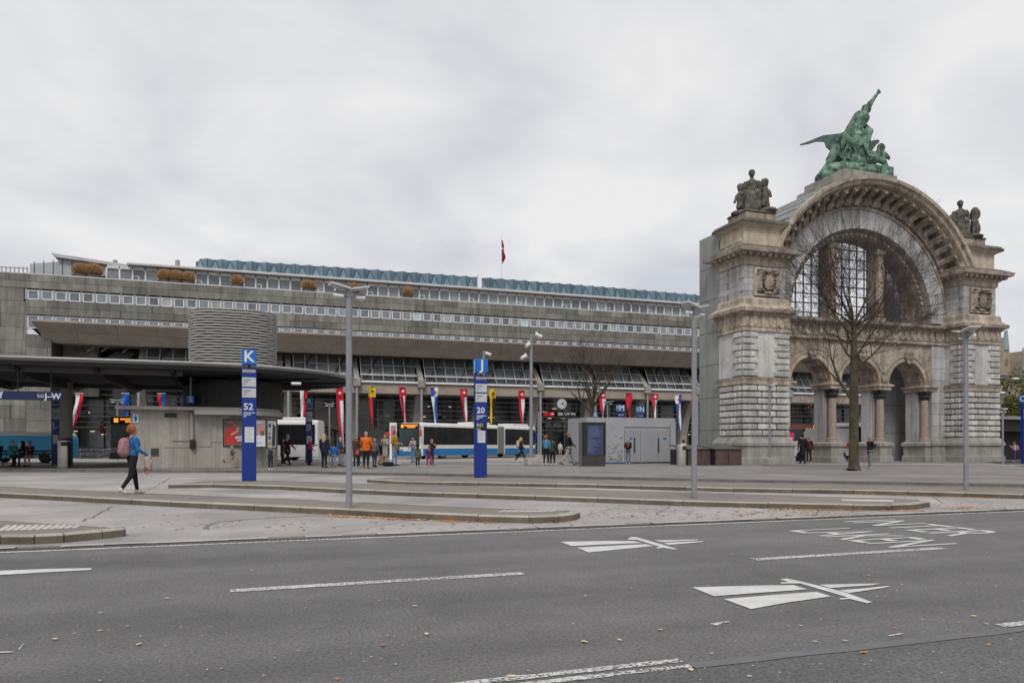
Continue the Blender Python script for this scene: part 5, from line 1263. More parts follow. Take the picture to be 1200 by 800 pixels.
# ------------------------------------------------------------------ bus station canopy
cz = 5.2
cv0 = 38.0; cu1 = 5.0; cvr = 7.2; ccv = cv0 + cvr - .4
cp = thing('bus_station_canopy', 'dark flat bus station roof with thin silver rim and rounded end', 'canopy', (-10, 44, PZ))
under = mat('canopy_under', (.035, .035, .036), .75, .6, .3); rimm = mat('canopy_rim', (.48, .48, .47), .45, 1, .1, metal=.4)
P = [(-48, cv0)]
n = 26
for k in range(n + 1):
    t = -math.pi / 2 + math.pi * k / n; P.append((cu1 - 9.5 + 9.5 * max(0, math.cos(t)) ** .9, ccv + .2 + (cvr + .2) * math.sin(t)))
P += [(-48, ccv + .4 + cvr)]
Pi = [(a[0] - .35 * max(0, (a[0] - (cu1 - 9.5)) / 9.5), a[1] + (.35 if a[1] < ccv else -.35) * abs(a[1] - ccv) / cvr) for a in P]
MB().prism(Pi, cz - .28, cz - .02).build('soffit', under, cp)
mb = MB()
for (a, b), (a2, b2) in zip(zip(P, P[1:]), zip(Pi, Pi[1:])):
    mb.add([(a[0], a[1], cz), (b[0], b[1], cz), (b[0], b[1], cz + .07), (a[0], a[1], cz + .07), (a2[0], a2[1], cz - .1), (b2[0], b2[1], cz - .1), (b2[0], b2[1], cz + .09), (a2[0], a2[1], cz + .09)], [(0, 1, 2, 3), (4, 5, 1, 0), (3, 2, 6, 7)])
mb.build('rim', rimm, cp)
MB().prism(Pi, cz + .0, cz + .08).build('roof_deck', grey_m, cp)
for k in range(15):
    x = -44 + k * 3.3
    if x > cu1 - 7: break
    MB().yz([(cv0 + .4, cz - .28), (cv0 + .4, cz - .4), (cv0 + 3, cz - .68), (ccv + 5, cz - .68), (ccv + 6.8, cz - .4), (ccv + 6.8, cz - .28)], x - .1, x + .1).build('beam', black_m, cp)
for k in range(6):
    t = R(-62 + 25 * k); e = (cu1 - 9.5 + 9.0 * math.cos(t), ccv + .2 + 6.9 * math.sin(t)); s = (cu1 - 9.2, ccv)
    d = Vector((e[0] - s[0], e[1] - s[1], 0)).normalized(); nn = Vector((-d.y, d.x, 0)) * .09
    MB().add([(s[0] - nn.x, s[1] - nn.y, cz - .75), (s[0] + nn.x, s[1] + nn.y, cz - .75), (e[0] + nn.x, e[1] + nn.y, cz - .36), (e[0] - nn.x, e[1] - nn.y, cz - .36), (s[0] - nn.x, s[1] - nn.y, cz - .28), (s[0] + nn.x, s[1] + nn.y, cz - .28), (e[0] + nn.x, e[1] + nn.y, cz - .28), (e[0] - nn.x, e[1] - nn.y, cz - .28)],
             [(0, 3, 2, 1), (4, 5, 6, 7), (0, 1, 5, 4), (1, 2, 6, 5), (2, 3, 7, 6), (3, 0, 4, 7)]).build('beam', black_m, cp)
B('purlin', -46, cu1 - 9, cv0 + 1.2, cv0 + 1.4, cz - .5, cz - .28, mat('purlin_grey', (.10, .10, .10), .6), cp)
B('purlin', -46, cu1 - 9, ccv + 4.5, ccv + 4.7, cz - .5, cz - .28, MATS['purlin_grey'], cp)
p = depth_pt(77.5, 41.8, PZ)
MB().tube([(p.x, p.y, PZ), (p.x, p.y, cz - .3)], .33, 24).build('column', col_m, cp, smooth=True)
MB().tube([(p.x, p.y, PZ + .01), (p.x, p.y, PZ + 1.55)], .337, 24).build('column_band', paint((.012, .03, .13)), cp, smooth=True)
p = depth_pt(224.5, 39.5, PZ); MB().tube([(p.x, p.y, cz - .3), (p.x, p.y, 4.0)], .22, 14).build('hanger', grey_m, cp, smooth=True)
# lit downlight under the round end
p = depth_pt(347, 37.5, cz - .4); MB().cbox(p.x - .25, p.x + .25, p.y - .2, p.y + .2, cz - .8, cz - .68, .03).build('lamp_box', white_fr, cp)

# hanging direction sign at the left
v = 38.6; x0, x1 = uu(-60, v), uu(73.5, v); z0, z1 = zz(0, 468, v), zz(0, 457.8, v); navy = paint((.008, .018, .075))
t = thing('direction_sign', 'long dark blue hanging sign with white lettering under the shelter roof', 'sign', ((x0 + x1) / 2, v, z0))
B('sign_board', x0, x1, v - .08, v + .08, z0, z1, navy, t); sw = paint((.62, .64, .66))
text('lettering', 'Bahnhof', .42, sw, t, FACE((uu(3.5, v), v - .085, (z0 + z1) / 2)), align='RIGHT', bold=.008)
text('lettering', 'J–W', .36, sw, t, FACE((uu(62.5, v), v - .085, (z0 + z1) / 2 - .02)), bold=.008)
B('sign_field', uu(44.5, v), uu(52.5, v), v - .086, v - .078, z0 + .08, z1 - .08, paint((.05, .07, .12)), t); text('lettering', 'bus', .2, sw, t, FACE((uu(48.5, v), v - .09, (z0 + z1) / 2)))
for px in (-20, 21, 60): x = uu(px, v); MB().tube([(x, v, z1), (x, v, cz - .3)], .03, 6).build('hanger', black_m, t)

# ------------------------------------------------------------------ bus stop pillars
blue_p = mat('totem_blue', (.006, .030, .21), .35, 1, .06); blue_l = mat('letter_blue', (.008, .13, .48), .4, 1, .05); plate = paint((.47, .49, .50))
def totem(letter, px, py, no, label, base=PZ, dark_row=None, d=None, top_h=3.68):
    p = gp(px, py, base) if d is None else depth_pt(px, d, base)
    t = thing('stop_pillar', label, 'sign', p, 'blue bus stop pillars'); x, y = p.x, p.y; w = .222; dd = .10
    MB().cbox(x - w, x + w, y - dd, y + dd, base, base + top_h, .015).build('post', blue_p, t)
    MB().cbox(x - w + .02, x + w - .02, y - dd - .01, y + dd + .01, base + top_h - .17, base + top_h - .06, .01).build('top_plate', grey_m, t)
    MB().tube([(x, y, base + top_h), (x, y, base + top_h + .2)], .035, 8).build('stem', black_m, t)
    bx = MB().cbox(x - w, x + w, y - w, y + w, base + top_h + .09, base + top_h + .57, .015).build('letter_box', blue_l, t)
    text('letter', letter, .50, sw, bx, FACE((x, y - w - .003, base + top_h + .33)), bold=.012)
    text('letter', letter, .50, sw, bx, frame((0, -1, 0), (0, 0, 1), (-1, 0, 0), (x - w - .003, y, base + top_h + .33)), bold=.012)
    f = y - dd - .006
    for za in (top_h - .62, top_h - .97):
        pl = B('timetable_plate', x - w + .01, x + w - .01, f, f + .02, base + za, base + za + .3, plate, t)
        for q in range(3): B('print', x - w + .05, x - w + .12 + .08 * ((q * 5) % 4), f - .003, f + .001, base + za + .07 + q * .07, base + za + .09 + q * .07, black_m if q != 1 else paint((.2, .12, .1)), pl)
    text('route_number', no, .30, sw, t, FACE((x - w + .05, f, base + top_h - 1.28)), align='LEFT', bold=.006)
    for q in range(3): B('print', x - w + .05, x - w + .4 - .13 * q, f - .002, f + .002, base + top_h - 1.48 - q * .06, base + top_h - 1.455 - q * .06, sw, t)
    if dark_row:
        B('route_plate', x - w + .01, x + w - .01, f, f + .02, base + top_h - 2.0, base + top_h - 1.7, black_m, t); text('route_number', dark_row, .2, sw, t, FACE((x - w + .05, f - .004, base + top_h - 1.81)), align='LEFT')
        for q in range(2): B('print', x - w + .05, x - w + .2, f - .004, f, base + top_h - 1.94 - q * .035, base + top_h - 1.925 - q * .035, sw, t)
    ns_ = B('notice', x - w + .09, x + w - .07, f, f + .02, base + 1.25, base + 1.75, paint((.55, .57, .59)), t)
    for q in range(7): B('print', x - w + .12, x + w - .11 - .04 * (q % 3), f - .003, f + .001, base + 1.32 + q * .06, base + 1.332 + q * .06, grey_m, ns_)
    return t
totem('K', 292, 563, '52', 'blue bus stop pillar lettered K showing route 52')
totem('J', 563, 559, '20', 'blue bus stop pillar lettered J showing route 20 and a dark row', dark_row='N1')
totem('R', 362, 540, '22', 'blue bus stop pillar lettered R in front of the white bus', d=48)
totem('L', 65.5, 545, '2', 'blue bus stop pillar showing route 2 by the steel bin', d=43.5)
totem('C', 1201, 541, '1', 'blue bus stop pillar lettered C by the dark shelter', d=45)
for l, px, d in (('A', 696, 55), ('M', 727, 50), ('N', 750.5, 52)): totem(l, px, 540, '1', 'blue bus stop pillar lettered %s rising behind the grey cabin' % l, d=d, top_h=3.1 if l == 'A' else 3.35)
# small S letter box hung from the canopy
p = depth_pt(223.5, 38.5); z = zz(223.5, 473, p.y)
t = thing('stop_letter', 'small blue hanging letter box with S above the kiosk', 'sign', (p.x, p.y, z)); MB().cbox(p.x - .2, p.x + .2, p.y - .2, p.y + .2, z, z + .42, .02).build('letter_box', blue_l, t)
text('letter', 'S', .42, sw, t, FACE((p.x + .02, p.y - .205, z + .21)), bold=.01); MB().tube([(p.x, p.y, z + .42), (p.x, p.y, cz - .3)], .04, 6).build('hanger', grey_m, t)

# ------------------------------------------------------------------ lamps and masts
lamp_m = mat('lamp_grey', (.25, .255, .275), .5, 5, .08, metal=.25); lamp_w = mat('lamp_wing', (.55, .555, .56), .5, 3, .08)
def lamp(p, h, rz, label, group, block=False, warm=False, r=.056, ws=1.0):
    t = thing('street_lamp', label, 'street lamp', p, group); x, y, z0 = p
    MB().tube([(x, y, z0), (x, y, z0 + h)], [r * 1.08, r], 14).build('pole', lamp_m, t, smooth=True)
    if block: MB().cbox(x - .28, x + .28, y - .28, y + .28, z0, z0 + .42, .03).build('base_block', mat('block_concrete', (.38, .36, .31), .9, 3, .15, .3, 20), t)
    M = place((x, y, z0 + h), rz)
    hd = MB(); w = .36 * ws
    for s in (-1, 1):                        # two shallow wings, tilted like an open book
        q = [(s * .02, -.16 * ws, .0), (s * w, -.13 * ws, .075), (s * w, .13 * ws, .075), (s * .02, .16 * ws, .0)]; q = q if s > 0 else q[::-1]
        hd.add([(a, b, c + .02) for a, b, c in q] + [(a, b, c - .012) for a, b, c in q], [(0, 1, 2, 3), (7, 6, 5, 4), (0, 4, 5, 1), (1, 5, 6, 2), (2, 6, 7, 3), (3, 7, 4, 0)])
    hd.build('reflector_wing', lamp_w, t, M)
    ar = MB().tube([(-.3 * ws, 0, -.07), (.3 * ws, 0, -.07)], .022, 8); ar.box(-.2 * ws, .2 * ws, -.05, .05, -.12, -.075)
    ar.build('lamp_arm', lamp_m, t, M)
    MB().cbox(-.06, .06, -.06, .06, -.15, .03, .01).build('head_socket', lamp_m, t, M)
    for s in (-1, 1): MB().tube([(s * .12 * ws, -.03, -.135), (s * .3 * ws, -.03, -.13)], .03 * ws, 8).build('lamp_tube', white_fr, t, M)
    return t
G1 = 'grey lamp posts on the islands'
lamp(gp(409, 594, PZ), 4.08, R(12), 'tall grey lamp post with winged head on the brown island', G1)
lamp(gp(813.5, 583, PZ), 4.2, R(20), 'tall grey lamp post with winged head on the long island', G1)
lamp(gp(1132, 573.5, PZ), 4.12, R(70), 'tall grey lamp post in front of the gateway pier', G1, ws=1.1)
G2 = 'grey lamp posts on the plaza'
lamp(gp(902, 545, PZ), 4.55, 0, 'slim grey lamp post on concrete block beside the rustic stonework', G2, True)
lamp(depth_pt(1175, 44, PZ), 3.3, .2, 'slim grey lamp post at the outer corner of the gateway', G2)
lamp(depth_pt(386, 56, PZ), 4.3, 0, 'slim grey lamp post behind the waiting crowd', G2)
lamp(depth_pt(712, 60, PZ), 4.7, 0, 'slim grey lamp post behind the grey cabin', G2, ws=1.3)
lamp(depth_pt(137.5, 56, PZ), 4.6, 0, 'slim grey lamp post behind the bus with orange display', G2, ws=1.4)
# camera mast
p = gp(622.5, 545, PZ); t = thing('camera_mast', 'grey mast with three white surveillance cameras on concrete base', 'mast', p); ht = zz(622, 391, p.y) - PZ
MB().tube([p, p + Vector((0, 0, ht))], [.11, .085], 14).build('pole', lamp_m, t, smooth=True)
MB().cbox(p.x - .32, p.x + .32, p.y - .32, p.y + .32, PZ, PZ + .42, .03).build('base_block', MATS['block_concrete'], t)
for zz_, s, l in ((ht - .15, 1, .35), (ht - .72, -1, .22), (ht - 1.4, -1, .5)):
    z = PZ + zz_; MB().tube([(p.x, p.y, z), (p.x + s * l * .8, p.y - .1, z)], .035, 6).build('camera_arm', lamp_m, t)
    MB().tube([(p.x + s * l * .7, p.y - .1, z + .12), (p.x + s * (l + .2), p.y - .3, z - .05)], [.11, .10], 12).build('camera', mat('camera_white', (.62, .61, .58), .5, 3, .05), t, smooth=True)
    MB().tube([(p.x + s * l * .8, p.y - .12, z + .02), (p.x + s * l * .8, p.y - .12, z + .26)], .07, 10).build('camera_mount', MATS['camera_white'], t)
# second short camera stem behind the J pillar
p = depth_pt(567, 50, PZ); t = thing('camera_mast', 'thin mast with one white camera rising behind the pillar lettered J', 'mast', p); ht = zz(567, 411, p.y)
MB().tube([p, Vector((p.x, p.y, ht))], .08, 10).build('pole', lamp_m, t); MB().tube([(p.x + .1, p.y - .1, ht - .15), (p.x + .42, p.y - .3, ht - .3)], .11, 10).build('camera', MATS['camera_white'], t); MB().tube([(p.x, p.y, ht - .2), (p.x + .2, p.y - .1, ht - .2)], .035, 6).build('camera_arm', lamp_m, t)

# ------------------------------------------------------------------ grey cabin, information screen, bins, planter boxes
cabm = mat('cabin_grey', (.33, .34, .35), .5, 1.2, .08, fine=.03); cabd = mat('cabin_door', (.275, .285, .295), .5, 1.2, .06)
v = gp(745, 542.7, PZ).y; x0, x1 = uu(688, v), uu(791, v); zt_ = zz(740, 489.5, v)
t = thing('grey_cabin', 'flat-roofed light grey service cabin with double doors and perforated panel', 'cabin', ((x0 + x1) / 2, v, PZ))
B('wall', x0, x1, v + .04, v + 3, PZ + .06, zt_, cabm, t); B('roof_fascia', uu(731, v), x1 + .01, v - .02, v + .04, zz(740, 500, v), zt_ + .01, cabm, t); B('base', x0 + .03, x1 - .03, v + .05, v + 2.9, PZ, PZ + .06, black_m, t)
B('perforated_panel', uu(710, v), uu(731, v), v - .04, v + .04, PZ + .08, zt_ + .02, cabm, t)
rg = random.Random(2); f = t.children[-1]
for k in range(60):
    pxx = rg.uniform(711.5, 728); py = 541 - 34 * abs(rg.gauss(0, .38)); 
    if py < 498: continue
    a, z = uz(pxx, py, v); B('slot', a, a + rg.uniform(.06, .22), v - .044, v - .03, z, z + .025, black_m, f)
B('blue_strip', uu(710, v), uu(731, v), v - .045, v - .03, PZ + .03, PZ + .075, blue_l, t)
B('side_panel', uu(785.5, v), x1 + .02, v - .05, v + .04, PZ + .06, zt_ - .28, cabm, t)
for a, b in ((732, 742), (743, 750), (751, 770.5), (771.5, 785)):
    dr = B('door', uu(a, v), uu(b, v), v - .005, v + .04, PZ + .09, zz(740, 503.5, v), cabd, t)
for px in (743, 771): B('handle', uu(px, v), uu(px + .9, v), v - .06, v - .006, zz(740, 530, v), zz(740, 513, v), black_m, t)
for a in (737, 777): B('door_sign', uu(a, v), uu(a + 4, v), v - .012, v - .005, zz(a, 515, v), zz(a, 512.6, v), blue_l, t)
# screen totem in front of it
p = gp(696, 546, PZ); v = p.y; x0, x1 = uu(682.5, v), uu(710, v); zt_ = zz(696, 494.5, v)
t = thing('information_screen', 'tall black information screen standing before the grey cabin', 'screen', ((x0 + x1) / 2, v, PZ))
B('housing', x0, x1, v, v + .28, PZ + .62, zt_, black_m, t); B('foot', x0 + .01, x1 - .01, v + .02, v + .26, PZ, PZ + .62, mat('screen_foot', (.045, .042, .04), .6, 3, .1), t); B('side_fin', x0 - .08, x0 - .002, v + .05, v + .3, PZ, zt_, mat('fin_grey', (.12, .12, .125), .5), t)
sc_ = B('display', uu(688, v), uu(706.5, v), v - .012, v, zz(696, 533, v), zz(696, 498, v), mat('display_dark', (.02, .025, .05), .3, 1.6, .9, emit=(.03, .045, .10, .5)), t)
rg = random.Random(5)
for k in range(14):
    z = zz(696, 500 + k * 2.2, v); a = uu(689.5, v); B('display_line', a, a + rg.uniform(.2, .75), v - .016, v - .011, z, z + .02, mat('display_text', (.1, .12, .18), .4, emit=(.12, .15, .22, .5)), sc_)
# steel litter bins
steel = mat('brushed_steel', (.42, .40, .365), .4, 6, .1, metal=.6)
def bin_(px, py, h, r, label, dark_side):
    p = gp(px, py, PZ); t = thing('litter_bin', label, 'bin', p, 'steel litter bins')
    MB().lathe([(r * .98, PZ), (r, PZ + .05), (r, PZ + h - .12), (r * .92, PZ + h - .03), (r * .6, PZ + h)], p[:2], 22).build('shell', steel, t, smooth=True)
    MB().lathe([(r * 1.02, PZ + h - .3), (r * 1.02, PZ + h - .1)], p[:2], 12, a0=R(-110), a1=R(-20)).build('opening', black_m, t)
    if dark_side: MB().lathe([(r * 1.02, PZ + .03), (r * 1.02, PZ + h - .1)], p[:2], 8, a0=R(-50), a1=R(60)).build('dark_panel', black_m, t)
bin_(75.5, 548, 1.42, .30, 'steel litter bin with dark side beside the bench', True)
bin_(798.5, 545, 1.18, .26, 'steel litter bin between the grey cabin and the planter boxes', False)
# brick planter boxes with dark lids
brick_d = mat('brown_box', (.095, .06, .05), .85, 2.5, .3, .4, 18, fine=.2); lid_m = mat('box_lid', (.085, .085, .08), .7, 2, .2)
for a, b, lab in ((806, 836, 'brown boarded box with dark lid beside the litter bin'), (838, 868.5, 'brown boarded box with dark lid against the gateway plinth')):
    p = gp((a + b) / 2, 544.5, PZ); v = p.y - .3; x0, x1 = uu(a, v), uu(b, v); zt_ = zz(a, 526.5, v)
    t = thing('storage_box', lab, 'box', ((x0 + x1) / 2, v, PZ), 'storage boxes beside the gateway')
    B('carcass', x0, x1, v, v + 1.9, PZ, zt_, black_m, t)
    n = 2
    for k in range(n): B('side_panel', x0 + (x1 - x0) * k / n + .02, x0 + (x1 - x0) * (k + 1) / n - .02, v - .03, v + .02, PZ + .03, zt_ - .02, brick_d, t)
    MB().add([(x0 - .08, v - .1, zt_), (x1 + .08, v - .1, zt_), (x1 + .08, v + 2, zt_ + .22), (x0 - .08, v + 2, zt_ + .22), (x0 - .08, v - .1, zt_ + .06), (x1 + .08, v - .1, zt_ + .06), (x1 + .08, v + 2, zt_ + .28), (x0 - .08, v + 2, zt_ + .28)], [(0, 3, 2, 1), (4, 5, 6, 7), (0, 1, 5, 4), (1, 2, 6, 5), (2, 3, 7, 6), (3, 0, 4, 7)]).build('lid', lid_m, t)

# ------------------------------------------------------------------ vehicles
tyre_m = mat('tyre', (.02, .02, .02), .9, 6, .2); rim_w = mat('wheel_rim', (.42, .42, .42), .5, 4, .1, metal=.3); busglass = mat('bus_glass', (.012, .013, .014), .25, .8, .6, spec=.18)
amber = mat('amber_display', (.6, .2, .02), .5, 3, .1, emit=(1, .33, .03, 1.1))
def wheel(t, M, y, s, r=.49):
    me = MB().lathe([(r * .55, -.14), (r * .97, -.14), (r, -.1), (r, .1), (r * .97, .14), (r * .55, .14)], n=22).mesh('wheel', tyre_m, True)
    w = put('wheel', me, t, M @ frame((0, 1, 0), (0, 0, 1), (1, 0, 0), (s * 1.13, y, r)))
    MB().lathe([(.0, .0), (r * .6, .02), (r * .6, .15 * s), (r * .35, .12 * s), (0, .16 * s)], n=18).build('rim', rim_w, w, M @ frame((0, 1, 0), (0, 0, 1), (1, 0, 0), (s * 1.13, y, r)))
def bus(p, heading, segs, label, skirt, upper, dispt='1', wheels=(2.6, 8.3), stripe=None, group='city buses at the station'):
    """local: +Y is the driving direction, front at y = 0, body runs to -Y; segs: list of (y0, y1)"""
    t = thing('bus', label, 'bus', p, group, rz=heading); M = WM[t.name]; W = 1.275; H = 3.0; z0 = .28
    for i, (y0, y1) in enumerate(segs):
        fr = i == 0
        sec = [(-W, z0), (-W, 2.5), (-W + .06, 2.82), (-W + .22, H), (W - .22, H), (W - .06, 2.82), (W, 2.5), (W, z0)]
        mb = MB(); ys = [(y0, .0, .0), (y0 - .08, .04, 0.0)] if not fr else [(y0, .14, .0), (y0 - .1, .05, 0), (y0 - .35, 0, 0)]
        ys = ys + [(y1 + .12, 0, 0), (y1, .08, 0)]; k = len(sec)
        for (y, ins, _) in ys:
            for x, z in sec: mb.v.append((x * (1 - ins / W), y, z if z < 2 else z - ins * .6))
        for a in range(len(ys) - 1):
            for j in range(k):
                j2 = (j + 1) % k; mb.f.append((a * k + j, a * k + j2, (a + 1) * k + j2, (a + 1) * k + j)); mb.mi.append(0)
        mb.f.append(tuple(range(k))[::-1]); mb.f.append(tuple((len(ys) - 1) * k + j for j in range(k))); mb.mi += [0, 0]
        mb.build('body', upper, t, M)
        for s in (-1, 1):
            x = s * (W + .012); a, b = (s * (W - .02), x) if s > 0 else (x, s * (W - .02))
            MB().box(a, b, y1 + .15, y0 - (.3 if fr else .1), z0 + .02, .86).build('skirt', skirt, t, M)
            g = MB().box(a, b, y1 + .2, y0 - (.35 if fr else .12), 1.18, 2.66).build('window_band', busglass, t, M)
            n = max(2, int((y0 - y1) / 1.7))
            for q in range(1, n): y = y0 - (y0 - y1) * q / n; MB().box(min(a, b) - (.006 if s < 0 else 0), max(a, b) + (.006 if s > 0 else 0), y - .025, y + .025, 1.2, 2.64).build('window_post', black_m, g, M)
            if stripe: MB().box(min(a, b) - .004, max(a, b) + .004, y1 + .15, y0 - .3, .88, 1.02).build('stripe', stripe, t, M)
        if i == 0:
            MB().cbox(-W * .9, W * .9, y0 - .02, y0 + .05, 1.02, 2.46, .03).build('windscreen', mat('windscreen', (.035, .055, .057), .15, .8, .3, spec=.35), t, M)
            db = MB().cbox(-W * .9, W * .9, y0 - .02, y0 + .06, 2.47, 2.94, .03).build('display_box', black_m, t, M)
            MB().box(W * .5, W * .72, y0 + .06, y0 + .068, 2.58, 2.84).build('display_digits', amber, db, M)
            for r_, (a, b) in enumerate(((-.75, .35), (-.55, .15))):
                x = W * a
                while x < W * b: MB().box(x, x + .085, y0 + .06, y0 + .068, 2.72 - r_ * .15, 2.83 - r_ * .15).build('display_digits', amber, db, M); x += .115
            MB().cbox(-W * .97, W * .97, y0 - .05, y0 + .06, z0, .66, .04).build('bumper', skirt, t, M)
            for s in (-1, 1):
                MB().cbox(s * .95 - .2, s * .95 + .2, y0 - .02, y0 + .065, .68, .84, .03).build('headlight', rim_w, t, M)
                MB().tube([(s * W, y0 + .02, 2.75), (s * (W + .28), y0 + .3, 2.6), (s * (W + .28), y0 + .3, 2.3)], .03, 6).build('mirror_arm', black_m, t, M)
                MB().cbox(s * (W + .28) - .11, s * (W + .28) + .11, y0 + .24, y0 + .36, 1.85, 2.35, .03).build('mirror', (paint((.5, .06, .04)) if skirt is not upper else black_m), t, M)
            for yd in (y0 - 1.2, y0 - 5.8):
                MB().box(W, W + .022, yd - 1.2, yd, z0 + .08, 2.6).build('door', busglass, t, M)
        MB().cbox(-.9, .9, y1 + .8, min(y1 + 3.4, y0 - .8), H - .02, H + .2, .06).build('roof_unit', upper, t, M)
    for (a, b) in zip(segs, segs[1:]):
        mb = MB(); n = 9
        for q in range(n): y = a[1] + (b[0] - a[1]) * q / (n - 1); w_ = W - (.02 if q % 2 else .1); mb.v += [(-w_, y, .4), (-w_, y, 2.85), (w_, y, 2.85), (w_, y, .4)]
        for q in range(n - 1):
            for j in range(3): mb.f.append((q * 4 + j, q * 4 + j + 1, q * 4 + 5 + j, q * 4 + 4 + j)); mb.mi.append(0)
        mb.build('bellows', mat('bellows', (.17, .165, .155), .8, 4, .1), t, M)
    for y in wheels:
        for s in (-1, 1): wheel(t, M, -y, s)
    return t
busblue = paint((.012, .16, .42), .4); buswhite = paint((.68, .67, .65), .4)
def cam_heading(dx, dy):                     # driving direction given in camera axes (right, away)
    w = Vector((dx * CA + dy * SA, -dx * SA + dy * CA, 0)); return math.atan2(-w.x, w.y)
th = R(53); drv = (-math.cos(th), -math.sin(th))
# near front corner of the articulated bus at pixel 493
c = depth_pt(493, 59.0, PZ); dw = Vector((drv[0] * CA + drv[1] * SA, -drv[0] * SA + drv[1] * CA, 0)); rt = Vector((dw.y, -dw.x, 0))
c0 = c + rt * 1.275 if (c + rt * 1.275)[0] * CA - (c + rt * 1.275)[1] * SA < c[0] * CA - c[1] * SA else c - rt * 1.275
bus(c0, cam_heading(*drv), [(0, -10.3), (-11.2, -16.3)], 'white and blue articulated bus with orange display and grey bellows', busblue, buswhite, wheels=(2.7, 8.3, 13.6))
c = depth_pt(377, 57, PZ); bus(c + Vector((-11.6, .5, 0)), cam_heading(-1, -.06), [(0, -11.8)], 'white bus with red graphic half hidden by the concrete kiosk', buswhite, buswhite, wheels=(2.7, 9.55))
tt = bpy.data.objects['bus.001']; M = WM[tt.name]
red_g = paint((.45, .03, .04)); MB().add([(1.295, -10.6, 1.05), (1.295, -7.2, .75), (1.295, -6.4, 1.0), (1.295, -8.5, 1.3)], [(0, 1, 2, 3)]).build('red_graphic', red_g, tt, M); MB().add([(-1.296, -10.4, .98), (-1.296, -8.8, 1.16), (-1.296, -7.5, .9), (-1.296, -7.6, 1.14), (-1.296, -9.4, 1.17)], [(0, 1, 2, 3, 4)]).build('red_graphic', red_g, tt, M)
dk_bus = paint((.07, .085, .10), .4)
bus(depth_pt(151, 45.5, PZ), cam_heading(-.02, -1), [(0, -11.8)], 'dark fronted bus with orange display beside the kiosk', dk_bus, paint((.42, .43, .44), .4), wheels=(2.7, 8.6))
bus(depth_pt(958, 62, PZ), cam_heading(-1, .1), [(0, -11.8)], 'white bus with blue and red stripe behind the gateway columns', buswhite, buswhite, wheels=(2.7, 8.6), stripe=paint((.03, .12, .45)))
# blue van with white roof by the bench
p = depth_pt(28, 47, PZ); t = thing('van', 'blue delivery van with white roof behind the bench', 'van', p, rz=cam_heading(-1, .03)); M = WM[t.name]
vb = paint((.05, .42, .75), .35)
sec = [(-3.0, .35), (-3.0, 1.55), (-2.9, 1.75), (1.35, 1.75), (2.1, 1.15), (2.75, 1.0), (2.9, .8), (2.9, .35)]
MB().yz(sec, -.95, .95).build('body', vb, t, M); MB().yz([(-2.95, 1.752), (-2.7, 1.98), (1.0, 1.98), (1.3, 1.752)], -.92, .92).build('roof', buswhite, t, M)
for s in (-1, 1):
    MB().xz([(0, 0), (1, 0), (1, .4), (.3, .4)], 0, .01).build('side_window', busglass, t, M @ frame((0, 1, 0), (s * 1, 0, 0), (0, 0, 1), (s * .95, .9, 1.2)))
    MB().box(min(s * .95, s * .965), max(s * .95, s * .965), -.9, -.35, .95, 1.3).build('emblem', paint((.35, .55, .7)), t, M)
    for y in (-2.0, 1.9): wheel(t, M, y, s * .74, .36)
MB().yz([(1.36, 1.74), (2.08, 1.17), (2.1, 1.2), (1.4, 1.77)], -.85, .85).build('windscreen', busglass, t, M)
# white ambulance-like van with orange stripes seen through the first arch
p = depth_pt(950, 54, PZ); t = thing('van', 'white van with orange roof front seen through the first arch', 'van', p, rz=cam_heading(-.93, -.36)); M = WM[t.name]
MB().yz([(-3.0, .35), (-3.0, 2.2), (-2.8, 2.4), (1.2, 2.4), (2.0, 1.45), (2.7, 1.2), (2.85, .9), (2.85, .35)], -1.0, 1.0).build('body', buswhite, t, M)
MB().yz([(1.3, 2.32), (2.0, 1.48), (2.03, 1.5), (1.34, 2.36)], -.88, .88).build('windscreen', busglass, t, M)
orange_p = paint((.62, .10, .03))
MB().cbox(-.9, .9, .7, 1.25, 2.4, 2.6, .05).build('light_bar', orange_p, t, M); MB().cbox(-.98, .98, 2.4, 2.88, .7, 1.1, .04).build('bonnet_stripe', orange_p, t, M)
for s in (-1, 1):
    MB().box(min(s * 1.0, s * 1.015), max(s * 1.0, s * 1.015), -2.9, 2.0, .9, 1.3).build('side_stripe', orange_p, t, M)
    for y in (-2.0, 1.9): wheel(t, M, y, s * .8, .36)
# red and white board by the arch
p = gp(934, 542, PZ) + Vector((0, .8, 0)); t = thing('information_board', 'red and white standing board at the foot of the gateway pier', 'board', p)
B('panel', p.x - .3, p.x + .45, p.y, p.y + .06, PZ + .35, PZ + 2.0, paint((.50, .04, .10)), t); 
for k in range(3): B('print', p.x - .18, p.x + .3 - .1 * (k % 2), p.y - .006, p.y, PZ + .8 + k * .38, PZ + .9 + k * .38, sw, t)
for s in (-.2, .35): MB().tube([(p.x + s, p.y + .03, PZ), (p.x + s, p.y + .03, PZ + .4)], .03, 6).build('leg', grey_m, t)
# magenta flag-like board and white banner behind the arch
p = depth_pt(983, 58, PZ); t = thing('beach_flag', 'dark red upright advertising flag behind the pink columns', 'flag', p); MB().tube([p, p + Vector((0, 0, 2.6))], .03, 6).build('pole', grey_m, t); MB().xz([(p.x, 1.2), (p.x + .9, 1.0), (p.x + .8, 2.3), (p.x + .1, 2.6)], p.y - .02, p.y + .02).build('flag_cloth', cloth((.22, .015, .04)), t)
